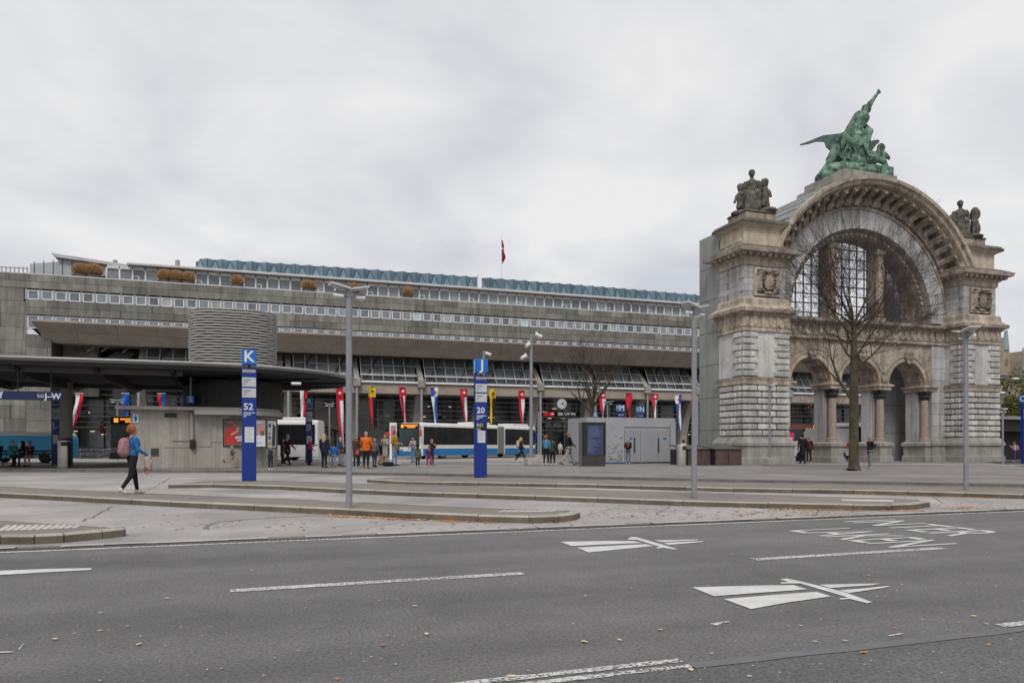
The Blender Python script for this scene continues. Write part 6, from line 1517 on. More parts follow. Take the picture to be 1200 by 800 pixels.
# pole with signal and hooped white stand near the bus
p = depth_pt(456, 57, PZ); t = thing('ticket_pillar', 'white and pink pillar with red disc beside the bus front', 'pillar', p); B('panel', p.x + .05, p.x + .6, p.y, p.y + .15, PZ, zz(460, 495, p.y), white_fr, t); B('poster_sheet', p.x + .12, p.x + .53, p.y - .01, p.y, PZ + 1.6, PZ + 2.7, paint((.5, .2, .26)), t); MB().tube([(p.x - .12, p.y, PZ + 2.0), (p.x - .12, p.y + .05, PZ + 2.0)], .2, 14).build('red_disc', paint((.55, .03, .03)), t); MB().tube([(p.x - .12, p.y + .08, PZ), (p.x - .12, p.y + .08, PZ + 2.0)], .03, 6).build('post', grey_m, t)
p = depth_pt(631, 58, PZ); t = thing('signal_post', 'thin grey post with bracket beside the hall entrance', 'post', p); ht = zz(632, 482.5, p.y)
MB().tube([p, Vector((p.x, p.y, ht)), Vector((p.x + .7, p.y, ht))], .06, 8).build('post', grey_m, t); MB().cbox(p.x - .25, p.x + .25, p.y - .2, p.y + .2, PZ, PZ + .4, .03).build('base_block', MATS['block_concrete'], t); B('plate', p.x - .35, p.x - .15, p.y - .05, p.y, PZ + 1.3, PZ + 2.2, blue_p, t)

# bicycles parked under the station at the left
bk_m = [paint((.05, .05, .055)), paint((.25, .04, .03)), paint((.05, .12, .2)), paint((.3, .3, .3))]
def bicycle(p, rz, m, label):
    t = thing('bicycle', label, 'bicycle', p, 'bicycles parked at the station', rz=rz); M = WM[t.name]; r = .34
    for x in (-.52, .52):
        n = 20; w = put('wheel', MB().tube([(x + r * math.cos(2 * math.pi * k / n), 0, r + r * math.sin(2 * math.pi * k / n)) for k in range(n + 1)], .02, 5, caps=False).mesh('wheel', tyre_m), t, M)
        sp = MB()
        for k in range(8): a = math.pi * k / 4; sp.tube([(x, 0, r), (x + r * math.cos(a), 0, r + r * math.sin(a))], .004, 3)
        sp.build('spokes', steel, w, M)
    fr = MB()
    for a, b in (((-.52, .34), (-.1, .3)), ((-.1, .3), (-.25, .8)), ((-.25, .8), (-.52, .34)), ((-.1, .3), (.36, .78)), ((-.22, .72), (.36, .82)), ((.36, .86), (.52, .34))): fr.tube([(a[0], 0, a[1]), (b[0], 0, b[1])], .02, 6)
    fr.build('frame', m, t, M)
    MB().tube([(.36, -.25, 1.0), (.4, -.1, 1.02), (.36, 0, .98), (.4, .1, 1.02), (.36, .25, 1.0)], .015, 6).tube([(.36, 0, .84), (.36, 0, .98)], .015, 6).build('handlebar', black_m, t, M)
    MB().cbox(-.38, -.14, -.07, .07, .88, .94, .02).tube([(-.26, 0, .78), (-.26, 0, .9)], .015, 6).build('saddle', black_m, t, M)
rg = random.Random(8)
for k in range(12):
    bicycle(depth_pt(86 + k * 3.4, 62 + (k % 2) * 1.2, PZ), cam_heading(-.3, 1) + rg.uniform(-.3, .3), bk_m[k % 4], 'bicycle parked in the row below the glazed hall wall')
# bench with back rail at the left
p = gp(30, 546.5, PZ); t = thing('bench', 'long black metal bench under the shelter roof', 'bench', p); y = p.y + .25; xa, xb = uu(-30, y), uu(63, y)
for k in range(4): B('slat', xa, xb, y - .22 + k * .12, y - .13 + k * .12, PZ + .44, PZ + .47, black_m, t)
for k in range(2): B('back_slat', xa, xb, y + .3, y + .33, PZ + .62 + k * .16, PZ + .72 + k * .16, black_m, t)
for px in (-20, 5, 30, 62): x = uu(px, y); MB().tube([(x, y - .2, PZ), (x, y - .2, PZ + .44), (x, y + .28, PZ + .44), (x, y + .31, PZ + .85)], .025, 6).build('leg', black_m, t)

# ------------------------------------------------------------------ people
SKIN = (.45, .27, .19)
def fk(base, ang, side, L, abd=0.0, inward=0.0):
    """a point at length L from base; ang = forward swing from straight down, abd = sideways, facing +Y"""
    return (base[0] + side * math.sin(abd) * L, base[1] + math.sin(ang) * math.cos(abd) * L, base[2] - math.cos(ang) * math.cos(abd) * L)
POSES = {  # (left thigh, left knee bend, right thigh, right knee bend), (left arm fwd, abd, elbow), (right arm ...)
    'stand': ((4, 3, -3, 3), (6, 8, 14), (4, 8, 16)), 'stand2': ((-4, 2, 8, 8), (12, 10, 45), (2, 9, 12)),
    'stroll': ((13, 3, -9, 26), (2, 8, 30), (10, 7, 50)),
    'phone': ((3, 2, -2, 2), (18, 6, 112), (24, 6, 118)), 'walk': ((24, 6, -20, 22), (-20, 8, 16), (22, 8, 26)),
    'walk2': ((-18, 26, 26, 8), (22, 8, 24), (-18, 8, 14)), 'run': ((34, 30, -30, 78), (-32, 10, 80), (38, 10, 85)),
    'straddle': ((6, 2, -6, 2), (10, 12, 70), (14, 12, 75)), 'hips': ((3, 2, -3, 2), (-8, 28, 85), (-4, 26, 85)),
    'sit': ((82, 84, 80, 80), (30, 8, 60), (34, 8, 66)), 'sit_lean': ((82, 80, 80, 86), (42, 8, 50), (46, 8, 56)), 'hold': ((3, 2, -4, 3), (28, 6, 80), (10, 8, 30)), 'pram': ((14, 5, -12, 15), (36, 6, 40), (36, 6, 40))}
def person(px, py, hpx, facing, top, legs, shoes, hair, pose='stand', hairst='short', coat=0.0, label='', hood=None, lean=0, sleeve=None, h=None, vox=.016, build=1.0, base=PZ, group='people on the plaza', skirt=False, p=None, skin=SKIN, hands=True, child=False, trim=None):
    p = p or gp(px, py, base); H = h or max(.8, hpx * dpt(p) / FPX); s = H / 1.72
    th, la, ra = POSES[pose]; sit = pose.startswith('sit'); b_ = build
    mats = [cloth(top), cloth(legs), cloth(shoes), mat('skin_%d' % int(skin[0] * 100), skin, .6, 6, .06), cloth(hair), cloth(sleeve or top), mat('eye_dark', (.03, .025, .02), .4), cloth(trim or top)]
    T, LG, SH, SK, HR, SL, EY, TR = range(8)
    hs = 1.16 if child else 1.0; leg = .93 if child else 1.0
    pr = []; hz = .92
    ln = R(lean + (12 if pose == 'sit_lean' else 0))
    def up(x, y, z): return (x, y + math.sin(ln) * (z - hz), hz + math.cos(ln) * (z - hz))
    feet = []
    for sd, (a, k) in ((-1, (R(th[0]), R(th[1]))), (1, (R(th[2]), R(th[3])))):
        ab = R(14) if pose == 'straddle' else R(2)
        hp = (sd * .085, 0, hz - .02); kn = fk(hp, a, sd, .43 * leg, ab); an = fk(kn, a - k, sd, .41 * leg, ab * .6)
        pr += [('c', hp, kn, .088 * b_, .062 * b_, LG), ('c', kn, an, .060 * b_, .042, LG)]
        foot_a = a - k if not sit else 0; ty = math.cos(foot_a * .6); tz = math.sin(foot_a * .6)
        toe = (an[0] + sd * .015, an[1] + .155 * ty, an[2] - .045 + .155 * tz * (1 if foot_a < 0 else .4)); heel = (an[0], an[1] - .035, an[2] - .035)
        pr += [('c', heel, toe, .045, .036, SH), ('c', an, heel, .045, .045, SH)]; feet += [toe[2] - .036, heel[2] - .045]
        if skirt: pass
    pr += [('e', (0, 0, hz + .02), (.165 * b_, .115 * b_, .12), LG)]
    # torso
    pr += [('c', up(0, 0, hz + .10), up(0, 0, hz + .28), .125 * b_, .135 * b_, T), ('e', up(0, .0, hz + .12), (.165 * b_, .125 * b_, .12), T), ('e', up(0, .01, hz + .38), (.175 * b_, .125 * b_, .16), T), ('c', up(-.13 * b_, 0, hz + .49), up(.13 * b_, 0, hz + .49), .065, .065, T)]
    if coat > 0:
        n_ = max(2, int(coat / .06) + 2)
        for q_ in range(n_): zq = hz + .1 - (coat + .1) * q_ / (n_ - 1); pr += [('e', (0, 0, zq), (.172 * b_ + coat * .05 * q_ / n_, .125 * b_ + coat * .06 * q_ / n_, .07), T)]
    if trim: pr += [('e', up(0, .02, hz + .30), (.10, .135 * b_, .16), TR)]
    # arms
    for sd, (f, ab, e) in ((-1, la), (1, ra)):
        f, ab, e = R(f) + ln * .6, R(ab), R(e); sh = up(sd * .185 * b_, 0, hz + .485); el = fk(sh, f, sd, .285, ab); wr = fk(el, f + e, sd, .245, ab * .2)
        if e > R(60): wr = (wr[0] - sd * .11, wr[1], wr[2])
        pr += [('c', sh, el, .062 * b_, .048 * b_, SL), ('c', el, wr, .047, .034, SL)]
        d = Vector(wr) - Vector(el); d.normalize(); side = Vector((0, 0, 1)).cross(d); side = side.normalized() if side.length > .1 else Vector((1, 0, 0)); nn = d.cross(side)
        w0 = Vector(wr); pc = w0 + d * .075; pr += [('c', tuple(w0), tuple(pc), .028, .032, SK)]
        if hands:
            for q in range(4):
                o = side * (.024 - .016 * q); a1 = pc + o; a2 = a1 + d * (.045 - .006 * abs(q - 1.4)) - nn * .006; a3 = a2 + (d * .7 - nn * .5).normalized() * .035
                pr += [('c', tuple(a1), tuple(a2), .0105, .0098, SK), ('c', tuple(a2), tuple(a3), .0098, .0085, SK)]
            tb = w0 + d * .03 + side * .03; pr += [('c', tuple(tb), tuple(tb + d * .04 + side * .028), .012, .0095, SK)]
    # neck and head
    hc = Vector(up(0, .015, hz + .70 + .0)); hc.z += (hs - 1) * .06
    pr += [('c', up(0, -.005, hz + .50), tuple(hc - Vector((0, 0, .06))), .056, .052, SK), ('e', tuple(hc), (.074 * hs, .092 * hs, .112 * hs), SK), ('e', tuple(hc + Vector((0, .03, -.05))), (.052 * hs, .06 * hs, .06 * hs), SK),
           ('c', tuple(hc + Vector((0, .088 * hs, .0))), tuple(hc + Vector((0, .102 * hs, -.025))), .012, .016, SK), ('e', tuple(hc + Vector((0, .088 * hs, -.058))), (.022, .012, .008), TR if trim else HR)]
    for sd in (-1, 1): pr += [('e', tuple(hc + Vector((sd * .075 * hs, -.005, -.01))), (.012, .022, .032), SK), ('e', tuple(hc + Vector((sd * .03, .086 * hs, .015))), (.014, .011, .009), EY)]
    if hood: mats[HR] = cloth(hood)
    if hairst != 'bald':
        pr += [('e', tuple(hc + Vector((0, -.022, .035))), (.086 * hs, .094 * hs, .098 * hs), HR), ('e', tuple(hc + Vector((0, -.05, -.02))), (.078 * hs, .06 * hs, .08 * hs), HR)]
    if hairst == 'long': pr += [('c', tuple(hc + Vector((0, -.06, 0))), tuple(hc + Vector((0, -.10, -.27))), .085, .06, HR), ('e', tuple(hc + Vector((-.06, -.03, -.1))), (.04, .06, .13), HR), ('e', tuple(hc + Vector((.06, -.03, -.1))), (.04, .06, .13), HR)]
    if hairst == 'curly':
        rg = random.Random(3)
        for q in range(60): a = Vector((rg.gauss(0, 1), rg.gauss(-.6, .8), rg.gauss(.3, 1))).normalized(); e_ = rg.uniform(.016, .03); k_ = rg.uniform(.95, 1.22); pr.append(('e', tuple(hc + Vector((a.x * .088 * k_, a.y * .1 * k_ - .022, a.z * .105 * k_ + .025))), (e_, e_, e_), HR))
        pr += [('e', tuple(hc + Vector((0, -.08, .06))), (.07, .06, .07), HR)]
    if hairst == 'hood': pr += [('e', tuple(hc + Vector((0, -.02, .0))), (.098 * hs, .10 * hs, .125 * hs), HR), ('c', tuple(hc + Vector((0, -.02, -.1))), up(0, -.02, hz + .5), .09, .11, HR)]
    if hairst == 'hat': pr += [('e', tuple(hc + Vector((0, -.01, .06))), (.098 * hs, .108 * hs, .075 * hs), HR)]
    zmin = min(feet)
    if sit: zmin = min(feet)
    pr2 = []
    for q in pr:
        if q[0] == 'c': pr2.append(('c', (q[1][0], q[1][1], q[1][2] - zmin), (q[2][0], q[2][1], q[2][2] - zmin), q[3], q[4], q[5]))
        else: pr2.append(('e', (q[1][0], q[1][1], q[1][2] - zmin), q[2], q[3]))
    top_z = max(max(q[1][2], q[2][2]) + max(q[3], q[4]) if q[0] == 'c' else q[1][2] + q[2][2] for q in pr2)
    if not sit: s = H / top_z
    me = body_mesh('person', pr2, mats, vox / s if s < 1 else vox, .024)
    o = put('person', me, None, place(p, cam_heading(*facing), s)); tag(o, label, 'person', group)
    return o, WM[o.name], zmin
def backpack(M, c, zmin, label, z=1.22, r=(.15, .10, .22)):
    t = thing('backpack', label, 'backpack', M @ Vector((0, -.2, z - .2)), 'backpacks worn by people'); m = cloth(c); md = cloth(tuple(x * .8 for x in c))
    pr = [('e', (0, -.20, z), r, 0)]; k_ = r[1] * .85
    for sx in (-1, 1): pr.append(('c', (sx * (r[0] - k_), -.20, z - r[2] + k_ * 1.1), (sx * (r[0] - k_) * .8, -.19, z + r[2] - k_ * 1.1), k_, k_ * .9, 0))
    b = put('bag', body_mesh('bag', pr, [m], .016, .05), t, M)
    put('front_pocket', body_mesh('front_pocket', [('e', (0, -.30, z - .1), (.10, .05, .09), 0)], [md], .014, .02), t, M)
    for s in (-1, 1): MB().tube([(s * .08, -.14, z + .14), (s * .10, -.06, 1.46), (s * .115, .02, 1.475), (s * .12, .12, 1.38), (s * .13, .14, 1.25), (s * .16, .05, z - .12), (s * .1, -.14, z - .18)], .022, 6, sy=.5).build('strap', md, t, M)
BLK2, NAVY, JEAN, WHITE, GREY = (.016, .016, .018), (.02, .03, .06), (.12, .2, .32), (.55, .55, .55), (.14, .14, .145)
BLOND, BROWN, GINGER, DARKH = (.42, .28, .12), (.07, .035, .02), (.26, .09, .03), (.02, .015, .012)
# woman with backpack crossing the island
o, M, zm = person(155, 578.5, 82, (1, 1.15), (.025, .13, .33), BLK2, (.55, .5, .47), (.25, .09, .04), 'stroll', 'curly', label='woman walking in blue sweater and black trousers with curly auburn hair', vox=.010, build=1.08)
backpack(M, (.30, .15, .17), zm, 'dusty pink backpack worn by the walking woman', 1.19, (.17, .13, .25))
t = tag(put('jacket', body_mesh('jacket', [('e', (.20, .30, .86), (.09, .09, .14), 0), ('c', (.22, .33, .8), (.22, .28, .55), .08, .05, 0), ('c', (.19, .36, .8), (.17, .36, .6), .06, .045, 1), ('e', (.21, .28, .62), (.07, .08, .09), 1)], [cloth((.40, .34, .30)), cloth((.22, .07, .06))], .014, .04), None, M), 'cream and rust jacket carried by the walking woman', 'jacket')
P = person
P(272, 548, 26, (1, .1), (.11, .095, .08), (.36, .25, .17), (.1, .07, .05), (.28, .26, .24), 'run', 'hat', label='child running in beige trousers and grey cap past the kiosk', child=True)
P(317, 550.5, 29, (-.2, 1), (.03, .03, .034), (.025, .028, .035), (.6, .6, .6), BLOND, 'stand', 'short', label='blond child in black vest with grey sleeves by the kiosk corner', sleeve=(.2, .22, .26), child=True)
P(331, 545.5, 32, (1, .2), (.035, .025, .035), (.03, .025, .04), (.4, .38, .38), DARKH, 'stand2', 'long', label='woman in dark patterned dress at the kiosk corner', coat=.3)
P(337, 544.5, 36, (.4, 1), (.055, .02, .032), BLK2, BLK2, (.26, .27, .33), 'walk', 'hood', coat=.25, label='person in dark maroon coat with grey headscarf near the white bus')
P(362.5, 545, 33, (1, .3), (.30, .03, .18), BLK2, BLK2, (.35, .33, .31), 'hold', 'short', label='older person in magenta jacket beside the pillar lettered R', lean=4)
P(380, 548, 40, (.2, 1), (.014, .022, .04), (.014, .018, .03), (.09, .04, .025), (.48, .30, .12), 'stand', 'long', coat=.12, label='woman in navy jacket with long blond hair seen from behind', build=1.12)
P(391, 547.5, 29, (-.3, 1), (.015, .14, .45), (.2, .26, .33), (.03, .04, .08), BROWN, 'stand', 'short', child=True, label='child in bright blue jacket and pale jeans')
P(398.5, 546, 34, (1, .2), (.02, .07, .16), (.16, .2, .25), BLK2, (.4, .3, .25), 'stand2', 'bald', label='balding man in dark blue jacket in the crowd')
P(402.5, 547, 29, (-.2, -1), (.02, .02, .022), (.25, .28, .29), (.05, .06, .1), BROWN, 'stand', 'short', child=True, trim=(.4, .14, .07), label='child in black top with orange print facing the road')
P(417.5, 546, 36, (.3, -1), (.075, .045, .025), (.02, .02, .025), BLK2, DARKH, 'stand2', 'long', coat=.15, label='woman in brown coat behind the lamp post')
o, M, zm = P(420, 547.5, 25, (.3, 1), (.03, .035, .03), (.02, .035, .03), (.3, .3, .3), BROWN, 'stand', 'short', child=True, coat=.12, label='small child in dark dress seen from behind')
backpack(M, (.42, .08, .10), zm, 'small coral pink backpack worn by a child', 1.2, (.16, .1, .2))
P(429, 548.5, 43, (.05, 1), (.60, .13, .015), BLK2, (.30, .10, .03), (.40, .27, .2), 'hold', 'short', coat=.06, build=1.2, label='man in bright orange jacket seen from behind', skin=(.5, .3, .22))
P(439, 547, 34, (.4, 1), (.10, .105, .12), (.03, .035, .045), BLK2, (.2, .19, .18), 'stand', 'short', label='youth in grey patterned jacket next to the orange jacket', child=True)
P(451.5, 545, 37, (-.5, -1), (.33, .28, .24), (.3, .26, .22), (.4, .36, .33), (.16, .09, .05), 'phone', 'long', coat=.42, label='woman in long beige coat holding a phone')
P(462.5, 545.5, 41, (1, -.3), (.36, .18, .035), (.17, .27, .38), (.05, .045, .04), BROWN, 'hips', 'short', coat=.05, build=1.12, label='man in mustard jacket and jeans by the bus front')
P(484, 541.5, 30, (-.3, -1), (.35, .27, .25), (.12, .25, .42), (.1, .1, .1), BROWN, 'hold', 'short', label='woman in pale top and blue jeans before the bus', trim=(.03, .03, .03))
P(489.5, 547.5, 27, (.2, 1), (.10, .115, .085), BLK2, (.35, .33, .33), DARKH, 'stand', 'long', child=True, label='child in grey green jacket in front of the bus', coat=.1)
P(506, 545, 31, (.6, -.4), (.02, .018, .02), (.03, .03, .035), (.25, .2, .2), (.17, .12, .09), 'phone', 'long', label='woman in black beside the bus wheel')
P(503, 547.5, 26, (.3, 1), (.07, .018, .07), (.32, .05, .12), (.5, .45, .45), (.28, .13, .06), 'straddle', 'long', child=True, label='child in purple jacket and pink trousers with legs apart', coat=.08)
o, M, zm = P(610.5, 542, 30, (1, .1), (.02, .02, .025), BLK2, (.55, .55, .55), BLOND, 'walk2', 'long', label='blond woman in black walking past the bus rear')
backpack(M, (.42, .37, .30), zm, 'cream backpack worn by the blond woman', 1.26, (.16, .11, .24))
P(640, 545, 36, (.5, 1), (.07, .20, .36), BLK2, (.5, .5, .5), GINGER, 'stand2', 'curly', label='person with ginger hair in light blue jacket')
P(647.5, 545, 33, (-.3, 1), (.04, .055, .035), BLK2, (.55, .55, .55), DARKH, 'stand', 'short', coat=.06, build=1.1, label='person in dark green jacket next to the ginger one', hood=(.04, .03, .03))
P(656.5, 535.5, 17, (.2, -1), (.55, .55, .54), (.35, .26, .2), (.3, .25, .2), BROWN, 'stand', 'long', label='person in white shirt at the hall entrance', d=None) if False else P(656.5, 535.5, 18, (.2, -1), (.55, .55, .54), (.35, .26, .2), (.3, .25, .2), BROWN, 'stand', 'long', label='person in white shirt at the hall entrance', vox=.02)
P(666.5, 545, 40, (1, .1), (.014, .014, .015), (.33, .29, .25), (.12, .11, .10), (.22, .16, .1), 'walk', 'short', coat=.05, build=1.15, label='man in black jacket and beige trousers striding to the cabin')
P(672.5, 537, 20, (.5, -1), (.02, .02, .024), BLK2, BLK2, DARKH, 'walk2', 'short', label='person in black in the shade of the entrance', vox=.02)
P(677.5, 535.5, 18, (-.4, -1), (.45, .02, .035), (.08, .16, .32), (.2, .2, .2), BROWN, 'stand', 'long', label='person in red jacket and jeans near the entrance', vox=.02)
o, M, zm = P(736, 544, 31, (-.3, -1), (.018, .018, .022), (.13, .16, .24), (.45, .45, .45), (.42, .34, .2), 'phone', 'short', coat=.05, trim=(.4, .06, .05), label='person in black jacket with red scarf beside the cabin doors')
backpack(M, (.40, .02, .03), zm, 'red backpack on the person at the cabin')
P(801, 544, 29, (-.2, 1), (.45, .44, .40), (.1, .1, .11), BLK2, DARKH, 'hold', 'short', label='person in white jacket behind the steel bin')
P(940.5, 543, 35, (.1, 1), (.014, .015, .016), (.014, .014, .016), BLK2, BLK2, 'stand', 'short', coat=.42, label='person in long black coat at the gateway pier')
P(948, 543, 32, (.3, 1), (.06, .015, .02), BLK2, (.4, .3, .25), (.2, .14, .1), 'stand2', 'short', label='person in dark maroon jacket beside the long black coat')
P(1019.5, 549.5, 39, (1, .1), (.018, .018, .022), (.20, .21, .225), (.35, .34, .33), (.36, .19, .10), 'phone', 'short', coat=.03, build=1.1, label='man in black jacket and grey trousers next to the bare tree')
o, M, zm = P(1189, 541, 24, (-1, .3), (.40, .36, .42), (.10, .04, .22), (.35, .25, .3), (.09, .03, .03), 'phone', 'long', label='person in purple trousers by the dark shelter')
backpack(M, (.42, .17, .22), zm, 'pink backpack on the person by the dark shelter')
# seated on the bench
def sitter(px, dy, top, legs, hair, label, hairst='short', pose='sit', facing=(.15, -1), h=1.7, sleeve=None, trim=None):
    y = gp(30, 546.5, PZ).y + .25; x = uu(px, y + .1)
    return P(px, 0, 0, facing, top, legs, BLK2, hair, pose, hairst, label=label, h=h, p=Vector((x, y + .12 + dy, PZ)), group='people on the bench', sleeve=sleeve, trim=trim)
sitter(-2, .0, (.014, .015, .02), BLK2, DARKH, 'person in black at the end of the bench')
sitter(15, .0, (.02, .22, .22), BLK2, (.07, .04, .03), 'seated person in teal jacket on the bench', facing=(.9, -.5))
sitter(26, .02, (.02, .022, .028), (.03, .03, .035), DARKH, 'seated woman in dark clothes between teal and brown', 'long', facing=(-.9, -.4))
sitter(36.5, -.06, (.05, .022, .018), (.30, .22, .18), (.05, .03, .02), 'seated person in brown top and beige trousers leaning forward', pose='sit_lean')
# bags on the ground
p = gp(455, 546, PZ); t = thing('travel_bag', 'black travel bag on the ground by the mustard jacket', 'bag', p); put('bag', body_mesh('bag', [('c', (-.2, 0, .11), (.2, 0, .11), .11, .11, 0), ('e', (0, 0, .13), (.3, .12, .12), 0)], [cloth(BLK2)], .025, .04), t, Matrix.Translation(p)); MB().tube([(p.x - .12, p.y, PZ + .2), (p.x - .08, p.y, PZ + .32), (p.x + .08, p.y, PZ + .32), (p.x + .12, p.y, PZ + .2)], .016, 6).build('handle', cloth(BLK2), t)
p = gp(447, 545, PZ); t = thing('shopping_bag', 'brown bag standing beside the beige coat', 'bag', p); put('bag', body_mesh('bag', [('e', (0, 0, .25), (.2, .13, .26), 0), ('e', (0, 0, .12), (.24, .15, .13), 0)], [cloth((.20, .15, .10))], .03, .05), t, Matrix.Translation(p)); MB().tube([(p.x - .1, p.y, PZ + .45), (p.x, p.y, PZ + .62), (p.x + .1, p.y, PZ + .45)], .015, 6).build('handle', cloth((.15, .1, .07)), t)

# ------------------------------------------------------------------ trees
bark = mat('bark', (.062, .048, .036), .95, 4, .35, .8, 22, col2=(.085, .076, .046), fine=.3)
twig_m = mat('twig', (.06, .048, .04), .95, 6, .3)
def bare_tree(p, H, limbs, label, seed, rad, fork, spread, twig_n=3, leaves=None, lev=5, dens=1.0, group='bare trees on the plaza'):
    rg = random.Random(seed); t = thing('bare_tree', label, 'tree', p, group); M = Matrix.Translation(p)
    tr = MB(); tw = MB(); ends = []
    tr.tube([(0, 0, 0), (.02, 0, .08), (.0, 0, .35), (.03, .02, fork * .6), (.0, 0, fork)], [rad * 1.6, rad * 1.25, rad * 1.0, rad * .85, rad * .42], 12, caps=False)
    def grow(a, d, L, r, level):
        n = 4; pts = [a]; rs = [r]; q = a.copy(); dd = d.copy()
        for i in range(n):
            dd = (dd + Vector((rg.gauss(0, .13), rg.gauss(0, .13), rg.gauss(.05, .08)))).normalized(); q = q + dd * (L / n); pts.append(q.copy()); rs.append(max(.0040, r * (1 - .6 * (i + 1) / n)))
        (tr if level < 3 else tw).tube(pts, rs, (8, 7, 5, 4, 3, 3, 3, 3)[level], caps=False)
        if level >= lev: ends.append((q, dd)); return
        k = (3, 4, 4, 4, 3, 3, 3)[level]; k = max(2, int(round(k * dens)))
        for j in range(k):
            f = rg.uniform(.35, 1.0) if j else 1.0; idx = min(n, max(1, int(round(f * n)))); b = pts[idx]
            perp = Vector((rg.gauss(0, 1), rg.gauss(0, 1), rg.gauss(0, .6))); perp = (perp - dd * perp.dot(dd)).normalized()
            ang = rg.uniform(.35, .95) if j else rg.uniform(.05, .4)
            nd = (dd * math.cos(ang) + perp * math.sin(ang)); nd.z += .06; nd.normalize()
            grow(b, nd, L * rg.uniform(.52, .78), max(.0040, rs[idx] * rg.uniform(.5, .75)), level + 1)
    for (az, el, L, r, z0) in limbs:
        a = Vector((0, 0, z0)); d = Vector((math.cos(az) * math.cos(el) * CA + math.sin(az) * math.cos(el) * SA, -math.cos(az) * math.cos(el) * SA + math.sin(az) * math.cos(el) * CA, math.sin(el)))
        grow(a, d, L * (1.0 if lev > 5 else 1), r * (.85 if lev > 5 else 1), 1)
    tr.build('trunk', bark, t, M, smooth='all'); tw.build('crown', twig_m, t, M)
    if leaves:
        mb = MB()
        for q, d in ends:
            if leaves(q, rg):
                for _ in range(2):
                    a = Vector((rg.gauss(0, 1), rg.gauss(0, 1), rg.gauss(0, 1))).normalized() * .06; b = a.cross(Vector((rg.gauss(0, 1), rg.gauss(0, 1), rg.gauss(0, 1)))).normalized() * .05; o = q + Vector((rg.gauss(0, .05),) * 3)
                    mb.add([o - a, o + b, o + a, o - b], [(0, 1, 2, 3)], rg.randint(0, 1))
        mb.build('last_leaves', [mat('leaf_orange', (.42, .16, .03), .8, 5, .2), mat('leaf_brown', (.22, .09, .03), .8, 5, .2)], t, M)
    return t
p = gp(1000.5, 551, PZ)
bare_tree(p, 11, [(R(178), R(58), 2.3, .105, 3.1), (R(5), R(34), 2.1, .07, 4.6), (R(190), R(40), 2.0, .06, 5.0), (R(80), R(50), 1.8, .065, 5.4), (R(-80), R(46), 1.8, .065, 5.0), (R(-8), R(42), 2.7, .08, 6.0), (R(170), R(46), 2.3, .07, 6.1), (R(70), R(76), 2.0, .075, 6.7), (R(-60), R(60), 1.8, .065, 6.5), (R(20), R(66), 2.0, .07, 6.7), (R(130), R(72), 2.0, .07, 6.7), (R(-120), R(66), 1.9, .06, 6.3), (R(185), R(20), 2.0, .05, 5.7), (R(0), R(16), 1.9, .05, 5.6), (R(5), R(30), 2.2, .055, 6.6), (R(178), R(34), 2.1, .055, 6.6)],
          'tall bare tree with forked trunk in front of the gateway', 4, .225, 6.8, 1, lev=6, dens=.92)
p = depth_pt(693, 50, PZ)
rgl = random.Random(1)
bare_tree(p, 9, [(R(150), R(55), 2.0, .10, 3.4), (R(60), R(78), 2.3, .12, 3.6), (R(-20), R(55), 2.1, .10, 3.6), (R(230), R(60), 1.9, .09, 3.8), (R(-70), R(50), 1.9, .09, 3.7), (R(100), R(85), 2.2, .09, 4.2)],
          'smaller bare tree with few orange leaves behind the information screen', 12, .2, 4.2, 1, leaves=lambda q, rg: q.z < 5.4 and q.x > .2 and rg.random() < .8, lev=5)
# last leaves seen behind the gateway arches
p = depth_pt(968, 66, PZ)
bare_tree(p, 7, [(R(170), R(50), 1.8, .09, 2.6), (R(60), R(70), 2.0, .1, 2.8), (R(-20), R(50), 1.9, .09, 2.8), (R(-90), R(55), 1.7, .08, 3)], 'young tree with orange leaves seen through the gateway arches', 5, .14, 3.1, 1, leaves=lambda q, rg: rg.random() < .75, lev=4, group='trees behind the gateway')

def leafy(p, H, rx, label, seed, m, n=5200):
    rg = random.Random(seed); t = thing('leafy_tree', label, 'tree', p, 'green trees beyond the gateway')
    tr = MB().tube([p, p + Vector((.1, 0, H * .3)), p + Vector((0, .1, H * .65))], [.28, .22, .1], 8)
    for k in range(9):
        a = rg.uniform(0, 6.28); z = H * rg.uniform(.3, .6); tr.tube([p + Vector((0, 0, z)), p + Vector((math.cos(a) * rx * .6, math.sin(a) * rx * .6, z + H * .2))], [.1, .03], 6)
    tr.build('trunk', bark, t)
    clumps = []
    for k in range(34):
        a, e = rg.uniform(0, 6.28), rg.uniform(-.5, 1); rr = rg.uniform(.35, 1) ** .6
        clumps.append((p + Vector((math.cos(a) * rx * rr * math.cos(e), math.sin(a) * rx * rr * math.cos(e), H * .62 + math.sin(e) * H * .36 * rr)), rg.uniform(.5, .95)))
    mb = MB()
    for k in range(n):
        c, r = clumps[k % len(clumps)]; d = Vector((rg.gauss(0, 1), rg.gauss(0, 1), rg.gauss(0, 1))).normalized() * r * rg.uniform(.5, 1.0) ** .5 ; o = c + d
        a = Vector((rg.gauss(0, 1), rg.gauss(0, 1), rg.gauss(0, .6))).normalized() * rg.uniform(.07, .14); b = a.cross(Vector((rg.gauss(0, 1), rg.gauss(0, 1), rg.gauss(0, 1)))).normalized() * .08
        mb.add([o - a, o + b, o + a, o - b], [(0, 1, 2, 3)], rg.randint(0, 1))
    mb.build('crown', m, t)
gm = [mat('leaf_olive', (.17, .155, .055), .8, 1.5, .3), mat('leaf_green', (.09, .12, .045), .8, 1.5, .3)]
